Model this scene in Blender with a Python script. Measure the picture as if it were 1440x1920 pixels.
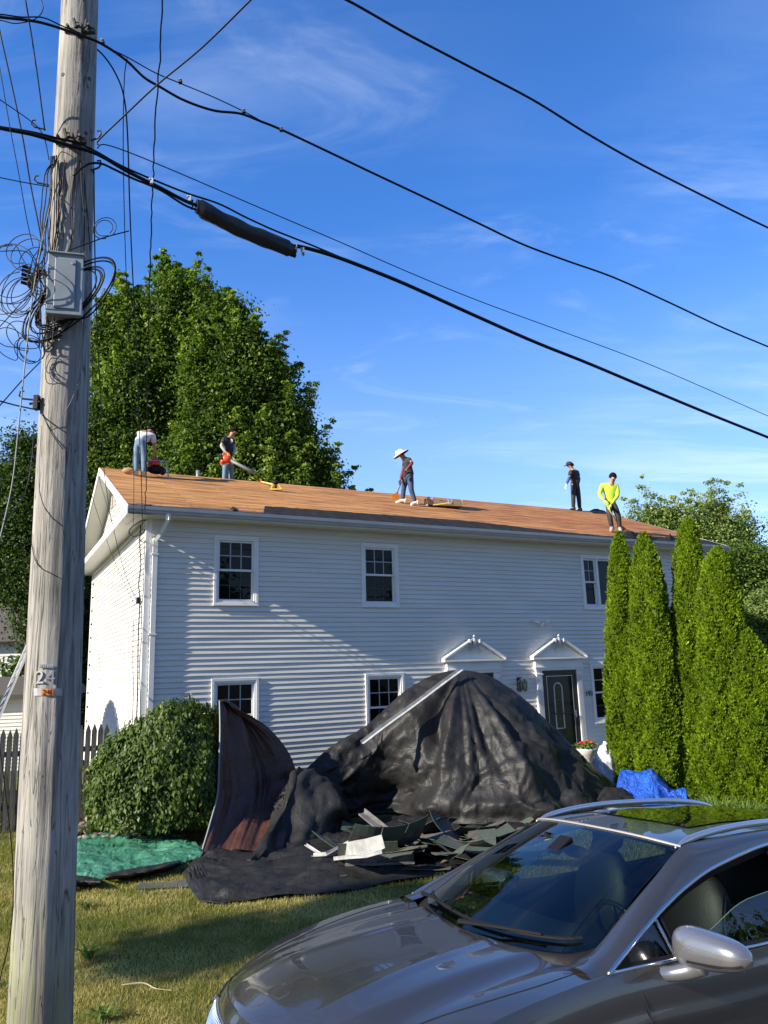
import bpy, bmesh, math, random
import numpy as np
from mathutils import Vector, Matrix, noise

# ------------------------------------------------------------------ camera, sky, sun, exposure
scene = bpy.context.scene
for o in list(bpy.data.objects): bpy.data.objects.remove(o)
FPX, PITCH, ROLL, CAMH = 1412.47, 0.2056, -0.0316, 2.45
FWD = Vector((0, math.cos(PITCH), math.sin(PITCH)))
_up0 = Vector((0, -math.sin(PITCH), math.cos(PITCH))); _r0 = Vector((1, 0, 0))
RGT = math.cos(ROLL)*_r0 + math.sin(ROLL)*_up0
UPV = -math.sin(ROLL)*_r0 + math.cos(ROLL)*_up0
CAM = Vector((0, 0, CAMH))
cam = bpy.data.cameras.new('camera'); camo = bpy.data.objects.new('camera', cam)
scene.collection.objects.link(camo)
m = Matrix((RGT, UPV, -FWD)).transposed().to_4x4(); m.translation = CAM
camo.matrix_world = m
cam.sensor_fit = 'HORIZONTAL'; cam.sensor_width = 36.0; cam.lens = FPX*36/1440
cam.clip_start = 0.05; cam.clip_end = 3000
scene.camera = camo
scene.render.resolution_x = 768; scene.render.resolution_y = 1024
scene.view_settings.view_transform = 'Standard'; scene.view_settings.look = 'None'
scene.view_settings.gamma = 1; scene.view_settings.exposure = EXPO = 0.95

TH = 0.4839                                   # the house's long side turned from the picture plane
U = Vector((math.cos(TH), math.sin(TH), 0)); V = Vector((-math.sin(TH), math.cos(TH), 0))
HO = Vector((-4.517, 14.064, 0))              # front left corner of the house
# light travels along (1, .074, -.525) in house axes
LD = (U*1 + V*0.088 + Vector((0, 0, -0.525))).normalized()
SUNEL = math.asin(-LD.z)
SUNAZ = math.atan2(-LD.x, -LD.y)              # clockwise from +Y
sun = bpy.data.lights.new('sun', 'SUN'); sun.energy = 5.0; sun.angle = math.radians(0.5); sun.color = (1, .91, .76)
suno = bpy.data.objects.new('sun', sun); scene.collection.objects.link(suno)
suno.rotation_mode = 'QUATERNION'; suno.rotation_quaternion = LD.to_track_quat('-Z', 'Y')
world = bpy.data.worlds.new('World'); scene.world = world; world.use_nodes = True
nt = world.node_tree; nt.nodes.clear()
def wn(t, **k):
    n = nt.nodes.new(t)
    for a, b in k.items(): setattr(n, a, b)
    return n
wo = wn('ShaderNodeOutputWorld'); bg = wn('ShaderNodeBackground'); sky = wn('ShaderNodeTexSky')
sky.sky_type = 'NISHITA'; sky.sun_disc = False; sky.sun_elevation = SUNEL; sky.sun_rotation = SUNAZ
sky.altitude = 100; sky.air_density = 1.0; sky.dust_density = 0.3; sky.ozone_density = 3.0
bg.inputs['Strength'].default_value = 0.088
hs = wn('ShaderNodeHueSaturation'); hs.inputs['Saturation'].default_value = 1.22; hs.inputs['Value'].default_value = 1.0
nt.links.new(sky.outputs[0], hs.inputs['Color'])
# thin cirrus: stretched noise on the sky's own direction, mapped onto a flat layer overhead
tc = wn('ShaderNodeTexCoord'); sep = wn('ShaderNodeSeparateXYZ'); nt.links.new(tc.outputs['Generated'], sep.inputs[0])
addz = wn('ShaderNodeMath', operation='ADD'); addz.inputs[1].default_value = 0.12; nt.links.new(sep.outputs['Z'], addz.inputs[0])
dx = wn('ShaderNodeMath', operation='DIVIDE'); dy = wn('ShaderNodeMath', operation='DIVIDE')
nt.links.new(sep.outputs['X'], dx.inputs[0]); nt.links.new(addz.outputs[0], dx.inputs[1])
nt.links.new(sep.outputs['Y'], dy.inputs[0]); nt.links.new(addz.outputs[0], dy.inputs[1])
cmb = wn('ShaderNodeCombineXYZ'); nt.links.new(dx.outputs[0], cmb.inputs[0]); nt.links.new(dy.outputs[0], cmb.inputs[1])
def layer(rot, sc, nscale, det, dist, lo, hi, off=(0, 0, 0)):
    mp = wn('ShaderNodeMapping'); mp.inputs['Rotation'].default_value = (0, 0, rot); mp.inputs['Scale'].default_value = sc; mp.inputs['Location'].default_value = off
    nt.links.new(cmb.outputs[0], mp.inputs[0])
    nz = wn('ShaderNodeTexNoise'); nz.inputs['Scale'].default_value = nscale; nz.inputs['Detail'].default_value = det
    nz.inputs['Roughness'].default_value = .6; nz.inputs['Distortion'].default_value = dist
    nt.links.new(mp.outputs[0], nz.inputs['Vector'])
    mr = wn('ShaderNodeMapRange'); mr.inputs['From Min'].default_value = lo; mr.inputs['From Max'].default_value = hi
    mr.interpolation_type = 'SMOOTHSTEP'
    nt.links.new(nz.outputs['Fac'], mr.inputs['Value']); return mr
a1 = layer(.35, (1, 4.2, 1), .75, 9, .6, .44, .78, (3.1, .4, 0))
a2 = layer(0, (1, 1, 1), .42, 3, 0, .40, .68, (1.7, 5.2, 0))
a3 = layer(-.5, (1, 2.2, 1), 1.6, 8, 1.2, .53, .84, (7.1, 2.2, 0))
mu = wn('ShaderNodeMath', operation='MULTIPLY'); nt.links.new(a1.outputs[0], mu.inputs[0]); nt.links.new(a2.outputs[0], mu.inputs[1])
mx = wn('ShaderNodeMath', operation='MULTIPLY_ADD'); nt.links.new(a3.outputs[0], mx.inputs[0]); mx.inputs[1].default_value = .35; nt.links.new(mu.outputs[0], mx.inputs[2])
ml = wn('ShaderNodeMath', operation='MULTIPLY'); ml.use_clamp = True; nt.links.new(mx.outputs[0], ml.inputs[0]); ml.inputs[1].default_value = .62
mix = wn('ShaderNodeMix', data_type='RGBA'); nt.links.new(ml.outputs[0], mix.inputs[0])
tint = wn('ShaderNodeMix', data_type='RGBA', blend_type='MULTIPLY'); tint.inputs[0].default_value = 1; tint.inputs[7].default_value = (.86, 1.02, 1.34, 1)
nt.links.new(hs.outputs[0], tint.inputs[6])
# haze low in the sky, and the side of the sky away from the sun a little clearer and brighter
hz = wn('ShaderNodeMapRange'); hz.inputs['From Min'].default_value = 0.0; hz.inputs['From Max'].default_value = .55; hz.inputs['To Min'].default_value = .62; hz.inputs['To Max'].default_value = 0.0; hz.interpolation_type = 'SMOOTHSTEP'
tc0 = wn('ShaderNodeTexCoord'); sp0 = wn('ShaderNodeSeparateXYZ'); nt.links.new(tc0.outputs['Generated'], sp0.inputs[0]); nt.links.new(sp0.outputs['Z'], hz.inputs['Value'])
hm = wn('ShaderNodeMix', data_type='RGBA'); nt.links.new(hz.outputs[0], hm.inputs[0]); nt.links.new(tint.outputs[2], hm.inputs[6]); hm.inputs[7].default_value = (2.75, 3.55, 4.9, 1)
sd_ = wn('ShaderNodeMapRange'); sd_.inputs['From Min'].default_value = -.6; sd_.inputs['From Max'].default_value = .8; sd_.inputs['To Min'].default_value = .80; sd_.inputs['To Max'].default_value = 1.30; nt.links.new(sp0.outputs['Y'], sd_.inputs['Value'])
sm_ = wn('ShaderNodeVectorMath', operation='SCALE'); nt.links.new(hm.outputs[2], sm_.inputs[0]); nt.links.new(sd_.outputs[0], sm_.inputs['Scale']); nt.links.new(sm_.outputs[0], mix.inputs[6]); mix.inputs[7].default_value = (6.4, 7.4, 8.6, 1)
nt.links.new(mix.outputs[2], bg.inputs['Color']); nt.links.new(bg.outputs[0], wo.inputs[0])

# ------------------------------------------------------------------ pixel helpers: where a line of sight meets a real surface
def ray(x, y): return (FWD + RGT*((x-720)/FPX) - UPV*((y-960)/FPX))
def hitplane(x, y, p0, n):
    d = ray(x, y); t = (Vector(p0)-CAM).dot(n)/d.dot(n); return CAM + d*t
def onground(x, y, z=0.0): return hitplane(x, y, (0, 0, z), Vector((0, 0, 1)))
def aty(x, y, Y):
    d = ray(x, y); return CAM + d*(Y/d.y)
def H(a, b, z): return HO + U*a + V*b + Vector((0, 0, z))

# ------------------------------------------------------------------ materials
MATS = {}
def mat(name, col, rough=.6, metal=0., noise_amt=0., nscale=8., bump=0., bscale=30., stretch=(1, 1, 1), col2=None, coat=0., spec=.5, subsurf=0., trans=0., lo=.35, hi=.65, coord='Object', detail=6, alpha=None, blend_rough=None, sheen=0.):
    if name in MATS: return MATS[name]
    mt = bpy.data.materials.new(name); mt.use_nodes = True; t = mt.node_tree; b = t.nodes['Principled BSDF']
    b.inputs['Base Color'].default_value = (*col, 1); b.inputs['Roughness'].default_value = rough
    b.inputs['Metallic'].default_value = metal; b.inputs['Specular IOR Level'].default_value = spec
    b.inputs['Coat Weight'].default_value = coat
    if coat: b.inputs['Coat Roughness'].default_value = .03
    if trans: b.inputs['Transmission Weight'].default_value = trans
    if sheen: b.inputs['Sheen Weight'].default_value = sheen
    if col2 is not None or bump:
        tc = t.nodes.new('ShaderNodeTexCoord'); mp = t.nodes.new('ShaderNodeMapping'); mp.inputs['Scale'].default_value = stretch
        t.links.new(tc.outputs[coord], mp.inputs[0])
    if col2 is not None:
        nz = t.nodes.new('ShaderNodeTexNoise'); nz.inputs['Scale'].default_value = nscale; nz.inputs['Detail'].default_value = detail; nz.inputs['Roughness'].default_value = .62
        t.links.new(mp.outputs[0], nz.inputs['Vector'])
        cr = t.nodes.new('ShaderNodeValToRGB'); cr.color_ramp.elements[0].position = lo; cr.color_ramp.elements[1].position = hi
        cr.color_ramp.elements[0].color = (*col, 1); cr.color_ramp.elements[1].color = (*col2, 1)
        t.links.new(nz.outputs['Fac'], cr.inputs[0]); t.links.new(cr.outputs[0], b.inputs['Base Color'])
        mt['ramp'] = 1
    if bump:
        nb = t.nodes.new('ShaderNodeTexNoise'); nb.inputs['Scale'].default_value = bscale; nb.inputs['Detail'].default_value = 5
        t.links.new(mp.outputs[0], nb.inputs['Vector'])
        bp = t.nodes.new('ShaderNodeBump'); bp.inputs['Strength'].default_value = min(1, bump); bp.inputs['Distance'].default_value = .01 if bump <= 1 else .01*bump
        t.links.new(nb.outputs['Fac'], bp.inputs['Height']); t.links.new(bp.outputs[0], b.inputs['Normal'])
    MATS[name] = mt; return mt
def leafmat(name, c1, c2, c3=None, transl=.35, rough=.6, nscale=1.2):
    """foliage: colour varies leaf by leaf (a per-face attribute) and clump by clump; a little light passes through"""
    if name in MATS: return MATS[name]
    mt = bpy.data.materials.new(name); mt.use_nodes = True; t = mt.node_tree; b = t.nodes['Principled BSDF']; out = t.nodes['Material Output']
    at = t.nodes.new('ShaderNodeAttribute'); at.attribute_name = 'tone'
    cr = t.nodes.new('ShaderNodeValToRGB'); e = cr.color_ramp.elements
    e[0].position = 0; e[0].color = (*c1, 1); e[1].position = 1; e[1].color = (*c2, 1)
    if c3: q = e.new(.9); q.color = (*c2, 1); e[2].color = (*c3, 1); e[2].position = 1
    t.links.new(at.outputs['Fac'], cr.inputs[0]); t.links.new(cr.outputs[0], b.inputs['Base Color'])
    b.inputs['Roughness'].default_value = rough; b.inputs['Specular IOR Level'].default_value = .25
    tr = t.nodes.new('ShaderNodeBsdfTranslucent'); mc = t.nodes.new('ShaderNodeMix'); mc.data_type = 'RGBA'; mc.blend_type = 'MULTIPLY'; mc.inputs[0].default_value = 1
    t.links.new(cr.outputs[0], mc.inputs[6]); mc.inputs[7].default_value = (1.5, 1.7, .5, 1); t.links.new(mc.outputs[2], tr.inputs['Color'])
    ms = t.nodes.new('ShaderNodeMixShader'); ms.inputs[0].default_value = transl
    t.links.new(b.outputs[0], ms.inputs[1]); t.links.new(tr.outputs[0], ms.inputs[2]); t.links.new(ms.outputs[0], out.inputs[0])
    MATS[name] = mt; return mt
def glassmat(name, tint, refl=1.0, rough=.0, ior=1.5):
    if name in MATS: return MATS[name]
    mt = bpy.data.materials.new(name); mt.use_nodes = True; t = mt.node_tree; t.nodes.remove(t.nodes['Principled BSDF']); out = t.nodes['Material Output']
    tr = t.nodes.new('ShaderNodeBsdfTransparent'); tr.inputs[0].default_value = (*tint, 1)
    gl = t.nodes.new('ShaderNodeBsdfGlossy'); gl.inputs['Roughness'].default_value = rough; gl.inputs['Color'].default_value = (refl, refl, refl, 1)
    lw = t.nodes.new('ShaderNodeLayerWeight'); lw.inputs[0].default_value = .5; pw = t.nodes.new('ShaderNodeMath'); pw.operation = 'POWER'; pw.inputs[1].default_value = 4.2; t.links.new(lw.outputs['Facing'], pw.inputs[0])
    fr = t.nodes.new('ShaderNodeMath'); fr.operation = 'MULTIPLY_ADD'; fr.inputs[1].default_value = .9; fr.inputs[2].default_value = .07; t.links.new(pw.outputs[0], fr.inputs[0])
    ms = t.nodes.new('ShaderNodeMixShader'); t.links.new(fr.outputs[0], ms.inputs[0]); t.links.new(tr.outputs[0], ms.inputs[1]); t.links.new(gl.outputs[0], ms.inputs[2])
    t.links.new(ms.outputs[0], out.inputs[0]); MATS[name] = mt; return mt

# ------------------------------------------------------------------ mesh and object helpers
COL = scene.collection
class MB:
    def __init__(s): s.v = []; s.f = []
    def add(s, vs, fs):
        n = len(s.v); s.v += [tuple(p) for p in vs]; s.f += [tuple(i+n for i in f) for f in fs]; return s
    def box(s, a, b, M=None):
        (x0, y0, z0), (x1, y1, z1) = a, b
        vs = [Vector(p) for p in ((x0,y0,z0),(x1,y0,z0),(x1,y1,z0),(x0,y1,z0),(x0,y0,z1),(x1,y0,z1),(x1,y1,z1),(x0,y1,z1))]
        if M is not None: vs = [M @ p for p in vs]
        return s.add(vs, [(0,3,2,1),(4,5,6,7),(0,1,5,4),(1,2,6,5),(2,3,7,6),(3,0,4,7)])
    def cbox(s, c, d, M=None, rot=None):
        """box by centre and size, optionally turned by rot about its centre"""
        T = Matrix.Translation(Vector(c)); R = rot.to_4x4() if rot is not None else Matrix.Identity(4)
        T = T @ R
        if M is not None: T = M @ T
        return s.box((-d[0]/2,-d[1]/2,-d[2]/2), (d[0]/2,d[1]/2,d[2]/2), T)
    def quad(s, *p): return s.add(p, [tuple(range(len(p)))])
    def tube(s, pts, r, n=8, cap=True, taper=None):
        pts = [Vector(p) for p in pts]; k = len(pts)
        if k < 2: return s
        rs = [r]*k if not hasattr(r, '__len__') else list(r)
        t0 = (pts[1]-pts[0]).normalized(); ref = Vector((0, 0, 1)) if abs(t0.z) < .9 else Vector((1, 0, 0))
        nrm = (ref - t0*ref.dot(t0)).normalized(); vs = []
        for i, p in enumerate(pts):
            t = ((pts[min(i+1, k-1)] - pts[max(i-1, 0)])); t = t.normalized() if t.length > 1e-9 else t0
            nrm = nrm - t*nrm.dot(t); nrm = nrm.normalized() if nrm.length > 1e-6 else t.orthogonal().normalized(); bn = t.cross(nrm)
            for j in range(n):
                a = 2*math.pi*j/n; vs.append(p + (nrm*math.cos(a)+bn*math.sin(a))*rs[i])
        fs = [(i*n+j, i*n+(j+1)%n, (i+1)*n+(j+1)%n, (i+1)*n+j) for i in range(k-1) for j in range(n)]
        if cap: fs += [tuple(range(n))[::-1], tuple((k-1)*n+j for j in range(n))]
        return s.add(vs, fs)
    def lathe(s, prof, c=(0, 0, 0), n=16, M=None, cap=False):
        vs = []
        for (r, z) in prof:
            for j in range(n):
                a = 2*math.pi*j/n; p = Vector((c[0]+r*math.cos(a), c[1]+r*math.sin(a), c[2]+z)); vs.append(M @ p if M is not None else p)
        k = len(prof); fs = [(i*n+j, i*n+(j+1)%n, (i+1)*n+(j+1)%n, (i+1)*n+j) for i in range(k-1) for j in range(n)]
        if cap: fs += [tuple(range(n))[::-1], tuple((k-1)*n+j for j in range(n))]
        return s.add(vs, fs)
    def ball(s, c, r, nu=12, nv=8, M=None):
        if not hasattr(r, '__len__'): r = (r, r, r)
        vs = []; c = Vector(c)
        for i in range(nv+1):
            ph = math.pi*i/nv
            for j in range(nu):
                a = 2*math.pi*j/nu; p = Vector((r[0]*math.sin(ph)*math.cos(a), r[1]*math.sin(ph)*math.sin(a), -r[2]*math.cos(ph))); 
                if M is not None: p = M.to_3x3() @ p
                vs.append(c+p)
        return s.add(vs, [(i*nu+j, i*nu+(j+1)%nu, (i+1)*nu+(j+1)%nu, (i+1)*nu+j) for i in range(nv) for j in range(nu)])
    def prism(s, poly, d, M=None):
        """poly: 2-D outline in local XZ, extruded along +Y by d"""
        n = len(poly); vs = [Vector((x, 0, z)) for x, z in poly] + [Vector((x, d, z)) for x, z in poly]
        if M is not None: vs = [M @ p for p in vs]
        return s.add(vs, [tuple(range(n)), tuple(range(2*n-1, n-1, -1))] + [(i, i+n, (i+1) % n+n, (i+1) % n) for i in range(n)])
    def grid(s, P, closed=False, flip=False):
        """P[i][j] points"""
        a = len(P); b = len(P[0]); vs = [p for row in P for p in row]
        fs = [(i*b+j, i*b+j+1, (i+1)*b+j+1, (i+1)*b+j) for i in range(a-1) for j in range(b-1)]
        if flip: fs = [f[::-1] for f in fs]
        return s.add(vs, fs)
    def build(s, name, mt, parent=None, smooth=False, angle=None, bevel=0, solid=0, sub=0, loc=None):
        me = bpy.data.meshes.new(name); me.from_pydata(s.v, [], s.f); me.validate(); me.update()
        o = bpy.data.objects.new(name, me); COL.objects.link(o)
        if mt is not None:
            for q in (mt if isinstance(mt, (list, tuple)) else [mt]): me.materials.append(q)
        if smooth:
            for p in me.polygons: p.use_smooth = True
            if angle: me.set_sharp_from_angle(angle=math.radians(angle))
        if parent is not None: o.parent = parent
        if solid: md = o.modifiers.new('s', 'SOLIDIFY'); md.thickness = solid; md.offset = 0
        if bevel: md = o.modifiers.new('b', 'BEVEL'); md.width = bevel; md.segments = 2; md.limit_method = 'ANGLE'; md.angle_limit = math.radians(40)
        if sub: md = o.modifiers.new('u', 'SUBSURF'); md.levels = sub; md.render_levels = sub
        if loc is not None: o.location = loc
        return o
def tag(o, label=None, cat=None, group=None, kind=None):
    if label: o['label'] = label
    if cat: o['category'] = cat
    if group: o['group'] = group
    if kind: o['kind'] = kind
    return o
def empty(name, loc=(0, 0, 0), rz=0, label=None, cat=None, group=None, scale=None):
    o = bpy.data.objects.new(name, None); COL.objects.link(o); o.location = loc; o.rotation_euler = (0, 0, rz); o.empty_display_size = .2
    if scale: o.scale = (scale,)*3
    return tag(o, label, cat, group)
def fastmesh(name, verts, faces_n, idx, mt, parent=None, tone=None, smooth=False):
    """numpy mesh: verts (N,3), idx flat, faces all with faces_n corners"""
    me = bpy.data.meshes.new(name); nf = len(idx)//faces_n
    me.vertices.add(len(verts)); me.vertices.foreach_set('co', verts.astype(np.float32).ravel())
    me.loops.add(len(idx)); me.loops.foreach_set('vertex_index', idx.astype(np.int32))
    me.polygons.add(nf); me.polygons.foreach_set('loop_start', np.arange(0, nf*faces_n, faces_n, dtype=np.int32))
    if smooth: me.polygons.foreach_set('use_smooth', np.ones(nf, dtype=bool))
    me.update(calc_edges=True)
    if tone is not None:
        a = me.attributes.new('tone', 'FLOAT', 'FACE'); a.data.foreach_set('value', np.asarray(tone, dtype=np.float32))
    me.materials.append(mt); o = bpy.data.objects.new(name, me); COL.objects.link(o)
    if parent is not None: o.parent = parent
    return o
def catmull(pts, n=10):
    pts = [Vector(p) for p in pts]; P = [pts[0]*2-pts[1]] + pts + [pts[-1]*2-pts[-2]]; out = []
    for i in range(1, len(P)-2):
        for k in range(n):
            t = k/n; a, b, c, d = P[i-1], P[i], P[i+1], P[i+2]
            out.append(.5*((2*b)+(-a+c)*t+(2*a-5*b+4*c-d)*t*t+(-a+3*b-3*c+d)*t**3))
    out.append(pts[-1]); return out
def copy_tree(o, parent=None):
    c = o.copy(); COL.objects.link(c)
    if parent is not None: c.parent = parent
    for ch in o.children: copy_tree(ch, c)
    return c
def interp(x, pts):
    if x <= pts[0][0]: return pts[0][1]
    for (a, b), (c, d) in zip(pts, pts[1:]):
        if x <= c: return b+(d-b)*(x-a)/(c-a)
    return pts[-1][1]
def smooth01(t): t = max(0., min(1., t)); return t*t*(3-2*t)
# ------------------------------------------------------------------ ground, road
rng = np.random.default_rng(7); random.seed(7)
LAWN = bpy.data.materials.new('lawn_soil'); LAWN.use_nodes = True
def lawn_nodes(mt):
    t = mt.node_tree; b = t.nodes['Principled BSDF']; b.inputs['Roughness'].default_value = .95; b.inputs['Specular IOR Level'].default_value = .15
    tc = t.nodes.new('ShaderNodeTexCoord'); n1 = t.nodes.new('ShaderNodeTexNoise'); n1.inputs['Scale'].default_value = 1.1; n1.inputs['Detail'].default_value = 7; n1.inputs['Roughness'].default_value = .65
    n2 = t.nodes.new('ShaderNodeTexNoise'); n2.inputs['Scale'].default_value = 38; n2.inputs['Detail'].default_value = 5
    t.links.new(tc.outputs['Object'], n1.inputs['Vector']); t.links.new(tc.outputs['Object'], n2.inputs['Vector'])
    cr = t.nodes.new('ShaderNodeValToRGB'); e = cr.color_ramp.elements; e[0].position = .38; e[0].color = (.045, .062, .016, 1); e[1].position = .66; e[1].color = (.19, .155, .065, 1)
    q = e.new(.5); q.color = (.10, .105, .032, 1)
    ad = t.nodes.new('ShaderNodeMath'); ad.operation = 'MULTIPLY_ADD'; ad.inputs[1].default_value = .35; t.links.new(n2.outputs['Fac'], ad.inputs[0])
    sb = t.nodes.new('ShaderNodeMath'); sb.operation = 'SUBTRACT'; sb.inputs[1].default_value = .17; t.links.new(n1.outputs['Fac'], sb.inputs[0]); t.links.new(sb.outputs[0], ad.inputs[2])
    t.links.new(ad.outputs[0], cr.inputs[0]); t.links.new(cr.outputs[0], b.inputs['Base Color'])
    bp = t.nodes.new('ShaderNodeBump'); bp.inputs['Strength'].default_value = .8; bp.inputs['Distance'].default_value = .03; t.links.new(n2.outputs['Fac'], bp.inputs['Height']); t.links.new(bp.outputs[0], b.inputs['Normal'])
lawn_nodes(LAWN)
# the road edge runs parallel to the parked car, just beyond its right side
CARANG = math.radians(209.43)
RD = Vector((math.cos(CARANG), math.sin(CARANG), 0)); RN = Vector((-RD.y, RD.x, 0)) * -1      # RN points from the road to the house
EDGE = Vector((-.37, 5.52, 0))
def on_lawn(x, y): return (Vector((x, y, 0))-EDGE).dot(RN) > 0
far = 900
mb = MB(); a = EDGE - RD*far; b = EDGE + RD*far
mb.quad(a, a+RN*far, b+RN*far, b)
g = mb.build('ground', LAWN); tag(g, kind='structure')
ASPH = mat('asphalt', (.045, .045, .047), .9, col2=(.075, .073, .07), nscale=40, bump=.6, bscale=160)
mb = MB(); z = Vector((0, 0, -.11)); mb.quad(a-RN*.12+z, b-RN*.12+z, b-RN*far+z, a-RN*far+z)
tag(mb.build('road', ASPH), kind='structure')
CONC = mat('kerb_concrete', (.30, .29, .27), .85, col2=(.42, .40, .37), nscale=6, bump=.5, bscale=60)
mb = MB(); A = EDGE-RD*60; B = EDGE+RD*60; up = Vector((0, 0, .004)); dn = Vector((0, 0, -.11))
mb.quad(A+up, B+up, B-RN*.115+up, A-RN*.115+up); mb.quad(A-RN*.115+up, B-RN*.115+up, B-RN*.125+dn, A-RN*.125+dn)
tag(mb.build('kerb', CONC), kind='structure')
# ------------------------------------------------------------------ the house
HL, HW, SOF, EAV, RID, OVF, OVG = 15.29, 8.32, 5.40, 5.53, 7.41, .45, .42
VINYL = mat('white_vinyl_siding', (.71, .69, .63), .42, col2=(.63, .615, .57), nscale=1.3, bump=.25, bscale=3.5, stretch=(.6, .6, 3))
TRIM = mat('white_trim', (.80, .80, .78), .4, col2=(.72, .72, .70), nscale=3)
ALU = mat('aluminium_gutter', (.40, .43, .45), .4, col2=(.33, .355, .37), nscale=2.5)
SOFM = mat('vented_soffit', (.66, .66, .62), .5)
DARK = mat('dark_interior', (.012, .013, .015), .9)
hroot = empty('house', HO, TH, 'two-storey white clapboard house with a stripped plywood roof and workers on it', 'house')

def siding(name, P, s0, s1, z0, z1, openings=(), lim=None, h=.1016, lip=.022, parent=hroot):
    """lapped boards: every course leans out at its lower edge and has a real lip"""
    mb = MB(); n = int(math.ceil((z1-z0)/h))
    for k in range(n):
        c0 = z0+k*h; c1 = min(z1, c0+h); cuts = sorted({c0, c1} | {z for o in openings for z in (o[2], o[3]) if c0 < z < c1})
        for i, (za, zb) in enumerate(zip(cuts, cuts[1:])):
            zm = (za+zb)/2; segs = [(s0, s1)]
            for (o0, o1, oz0, oz1) in openings:
                if oz0 <= zm <= oz1:
                    ns = []
                    for (a, b) in segs:
                        if o1 <= a or o0 >= b: ns.append((a, b)); continue
                        if o0 > a: ns.append((a, o0))
                        if o1 < b: ns.append((o1, b))
                    segs = ns
            oa = lip*(1-(za-c0)/h); ob = lip*(1-(zb-c0)/h)
            for (a, b) in segs:
                if lim:
                    la, lb = lim(za); ua, ub = lim(zb); a0, b0, a1, b1 = max(a, la), min(b, lb), max(a, ua), min(b, ub)
                    if b0 <= a0: continue
                    if b1 < a1: a1 = b1 = (a1+b1)/2
                else: a0 = a1 = a; b0 = b1 = b
                # long runs are cut so the vinyl can wave a little between nails
                m = max(1, int((b0-a0)/.8)); 
                for q in range(m):
                    t0, t1 = q/m, (q+1)/m
                    p0, p1, p2, p3 = a0+(b0-a0)*t0, a0+(b0-a0)*t1, a1+(b1-a1)*t1, a1+(b1-a1)*t0
                    w0 = .0022*math.sin(p0*5.3+k*1.9)+.0015*math.sin(p0*13.1+k*.7); w1 = .0022*math.sin(p1*5.3+k*1.9)+.0015*math.sin(p1*13.1+k*.7)
                    mb.quad(P(p0, za, oa+w0), P(p1, za, oa+w1), P(p2, zb, ob), P(p3, zb, ob))
                    if i == 0: mb.quad(P(p0, za, -.002), P(p1, za, -.002), P(p1, za, oa+w1), P(p0, za, oa+w0))
    return mb.build(name, VINYL, parent)
front = lambda s, z, o: (s, -o, z)
WIN = []      # openings (u0,u1,z0,z1)
wins = [('upper', 1.29, .904, 3.767, 1.38), ('upper', 4.50, .904, 3.767, 1.38), ('lower', 1.279, .927, .95, 1.42), ('lower', 4.52, .927, .95, 1.42), ('side', 10.70, .86, 1.0, 1.43)]
for w in wins: WIN.append((w[1]+.02, w[1]+w[2]-.02, w[3]+.02, w[3]+w[4]-.02))
TRI = (10.67, 12.72, 3.767, 5.147); WIN.append((TRI[0]+.02, TRI[1]-.02, TRI[2]+.02, TRI[3]-.02))
DOORS = [(6.71, 7.76), (9.16, 10.21)]
for a, b in DOORS: WIN.append((a-.1, b+.1, .1, 2.33))
siding('front_siding', front, .09, HL-.09, .30, SOF, WIN)
gab = lambda s, z, o: (-o, s, z)
siding('gable_siding', gab, .09, HW-.09, .30, SOF)
pit = (RID-EAV)/(HW/2+OVF)
def rafter(b): return EAV + pit*((b+OVF) if b < HW/2 else (HW+OVF-b))     # roof height above wall distance b
glim = lambda z: ((z+.17-EAV)/pit-OVF, HW+OVF-(z+.17-EAV)/pit)
siding('gable_siding', gab, -.3, HW+.3, EAV+.02, RID-.12, lim=glim)
siding('gable_siding', lambda s, z, o: (HL+o, s, z), .09, HW-.09, .30, SOF)
siding('gable_siding', lambda s, z, o: (HL+o, s, z), -.3, HW+.3, EAV+.02, RID-.12, lim=glim)
siding('rear_siding', lambda s, z, o: (s, HW+o, z), .09, HL-.09, .30, SOF)
mb = MB(); mb.box((.03, .06, 0), (HL-.03, HW-.06, .30)); mb.build('foundation', CONC, hroot)
for (x0, x1, y0, y1) in ((-.019, .09, -.019, .09), (HL-.09, HL+.019, -.019, .09), (-.019, .09, HW-.09, HW+.019), (HL-.09, HL+.019, HW-.09, HW+.019)):
    mb = MB(); mb.box((x0, y0, .29), (x1, y1, SOF)); mb.build('corner_post', TRIM, hroot, bevel=.004)
# inner shell: dark room behind the glass and a floor between the storeys
mb = MB(); mb.quad((.05, 1.6, .3), (HL-.05, 1.6, .3), (HL-.05, 1.6, 5.39), (.05, 1.6, 5.39)); mb.quad((.05, .03, 2.9), (HL-.05, .03, 2.9), (HL-.05, 1.6, 2.9), (.05, 1.6, 2.9))
mb.quad((.05, .03, .305), (HL-.05, .03, .305), (HL-.05, 1.6, .305), (.05, 1.6, .305))
mb.build('inner_wall', DARK, hroot)
mb = MB(); mb.box((-.005+.01, -.005+.01, SOF-.16), (HL-.01, .02, SOF-.001)); mb.build('frieze_board', VINYL, hroot)
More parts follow.
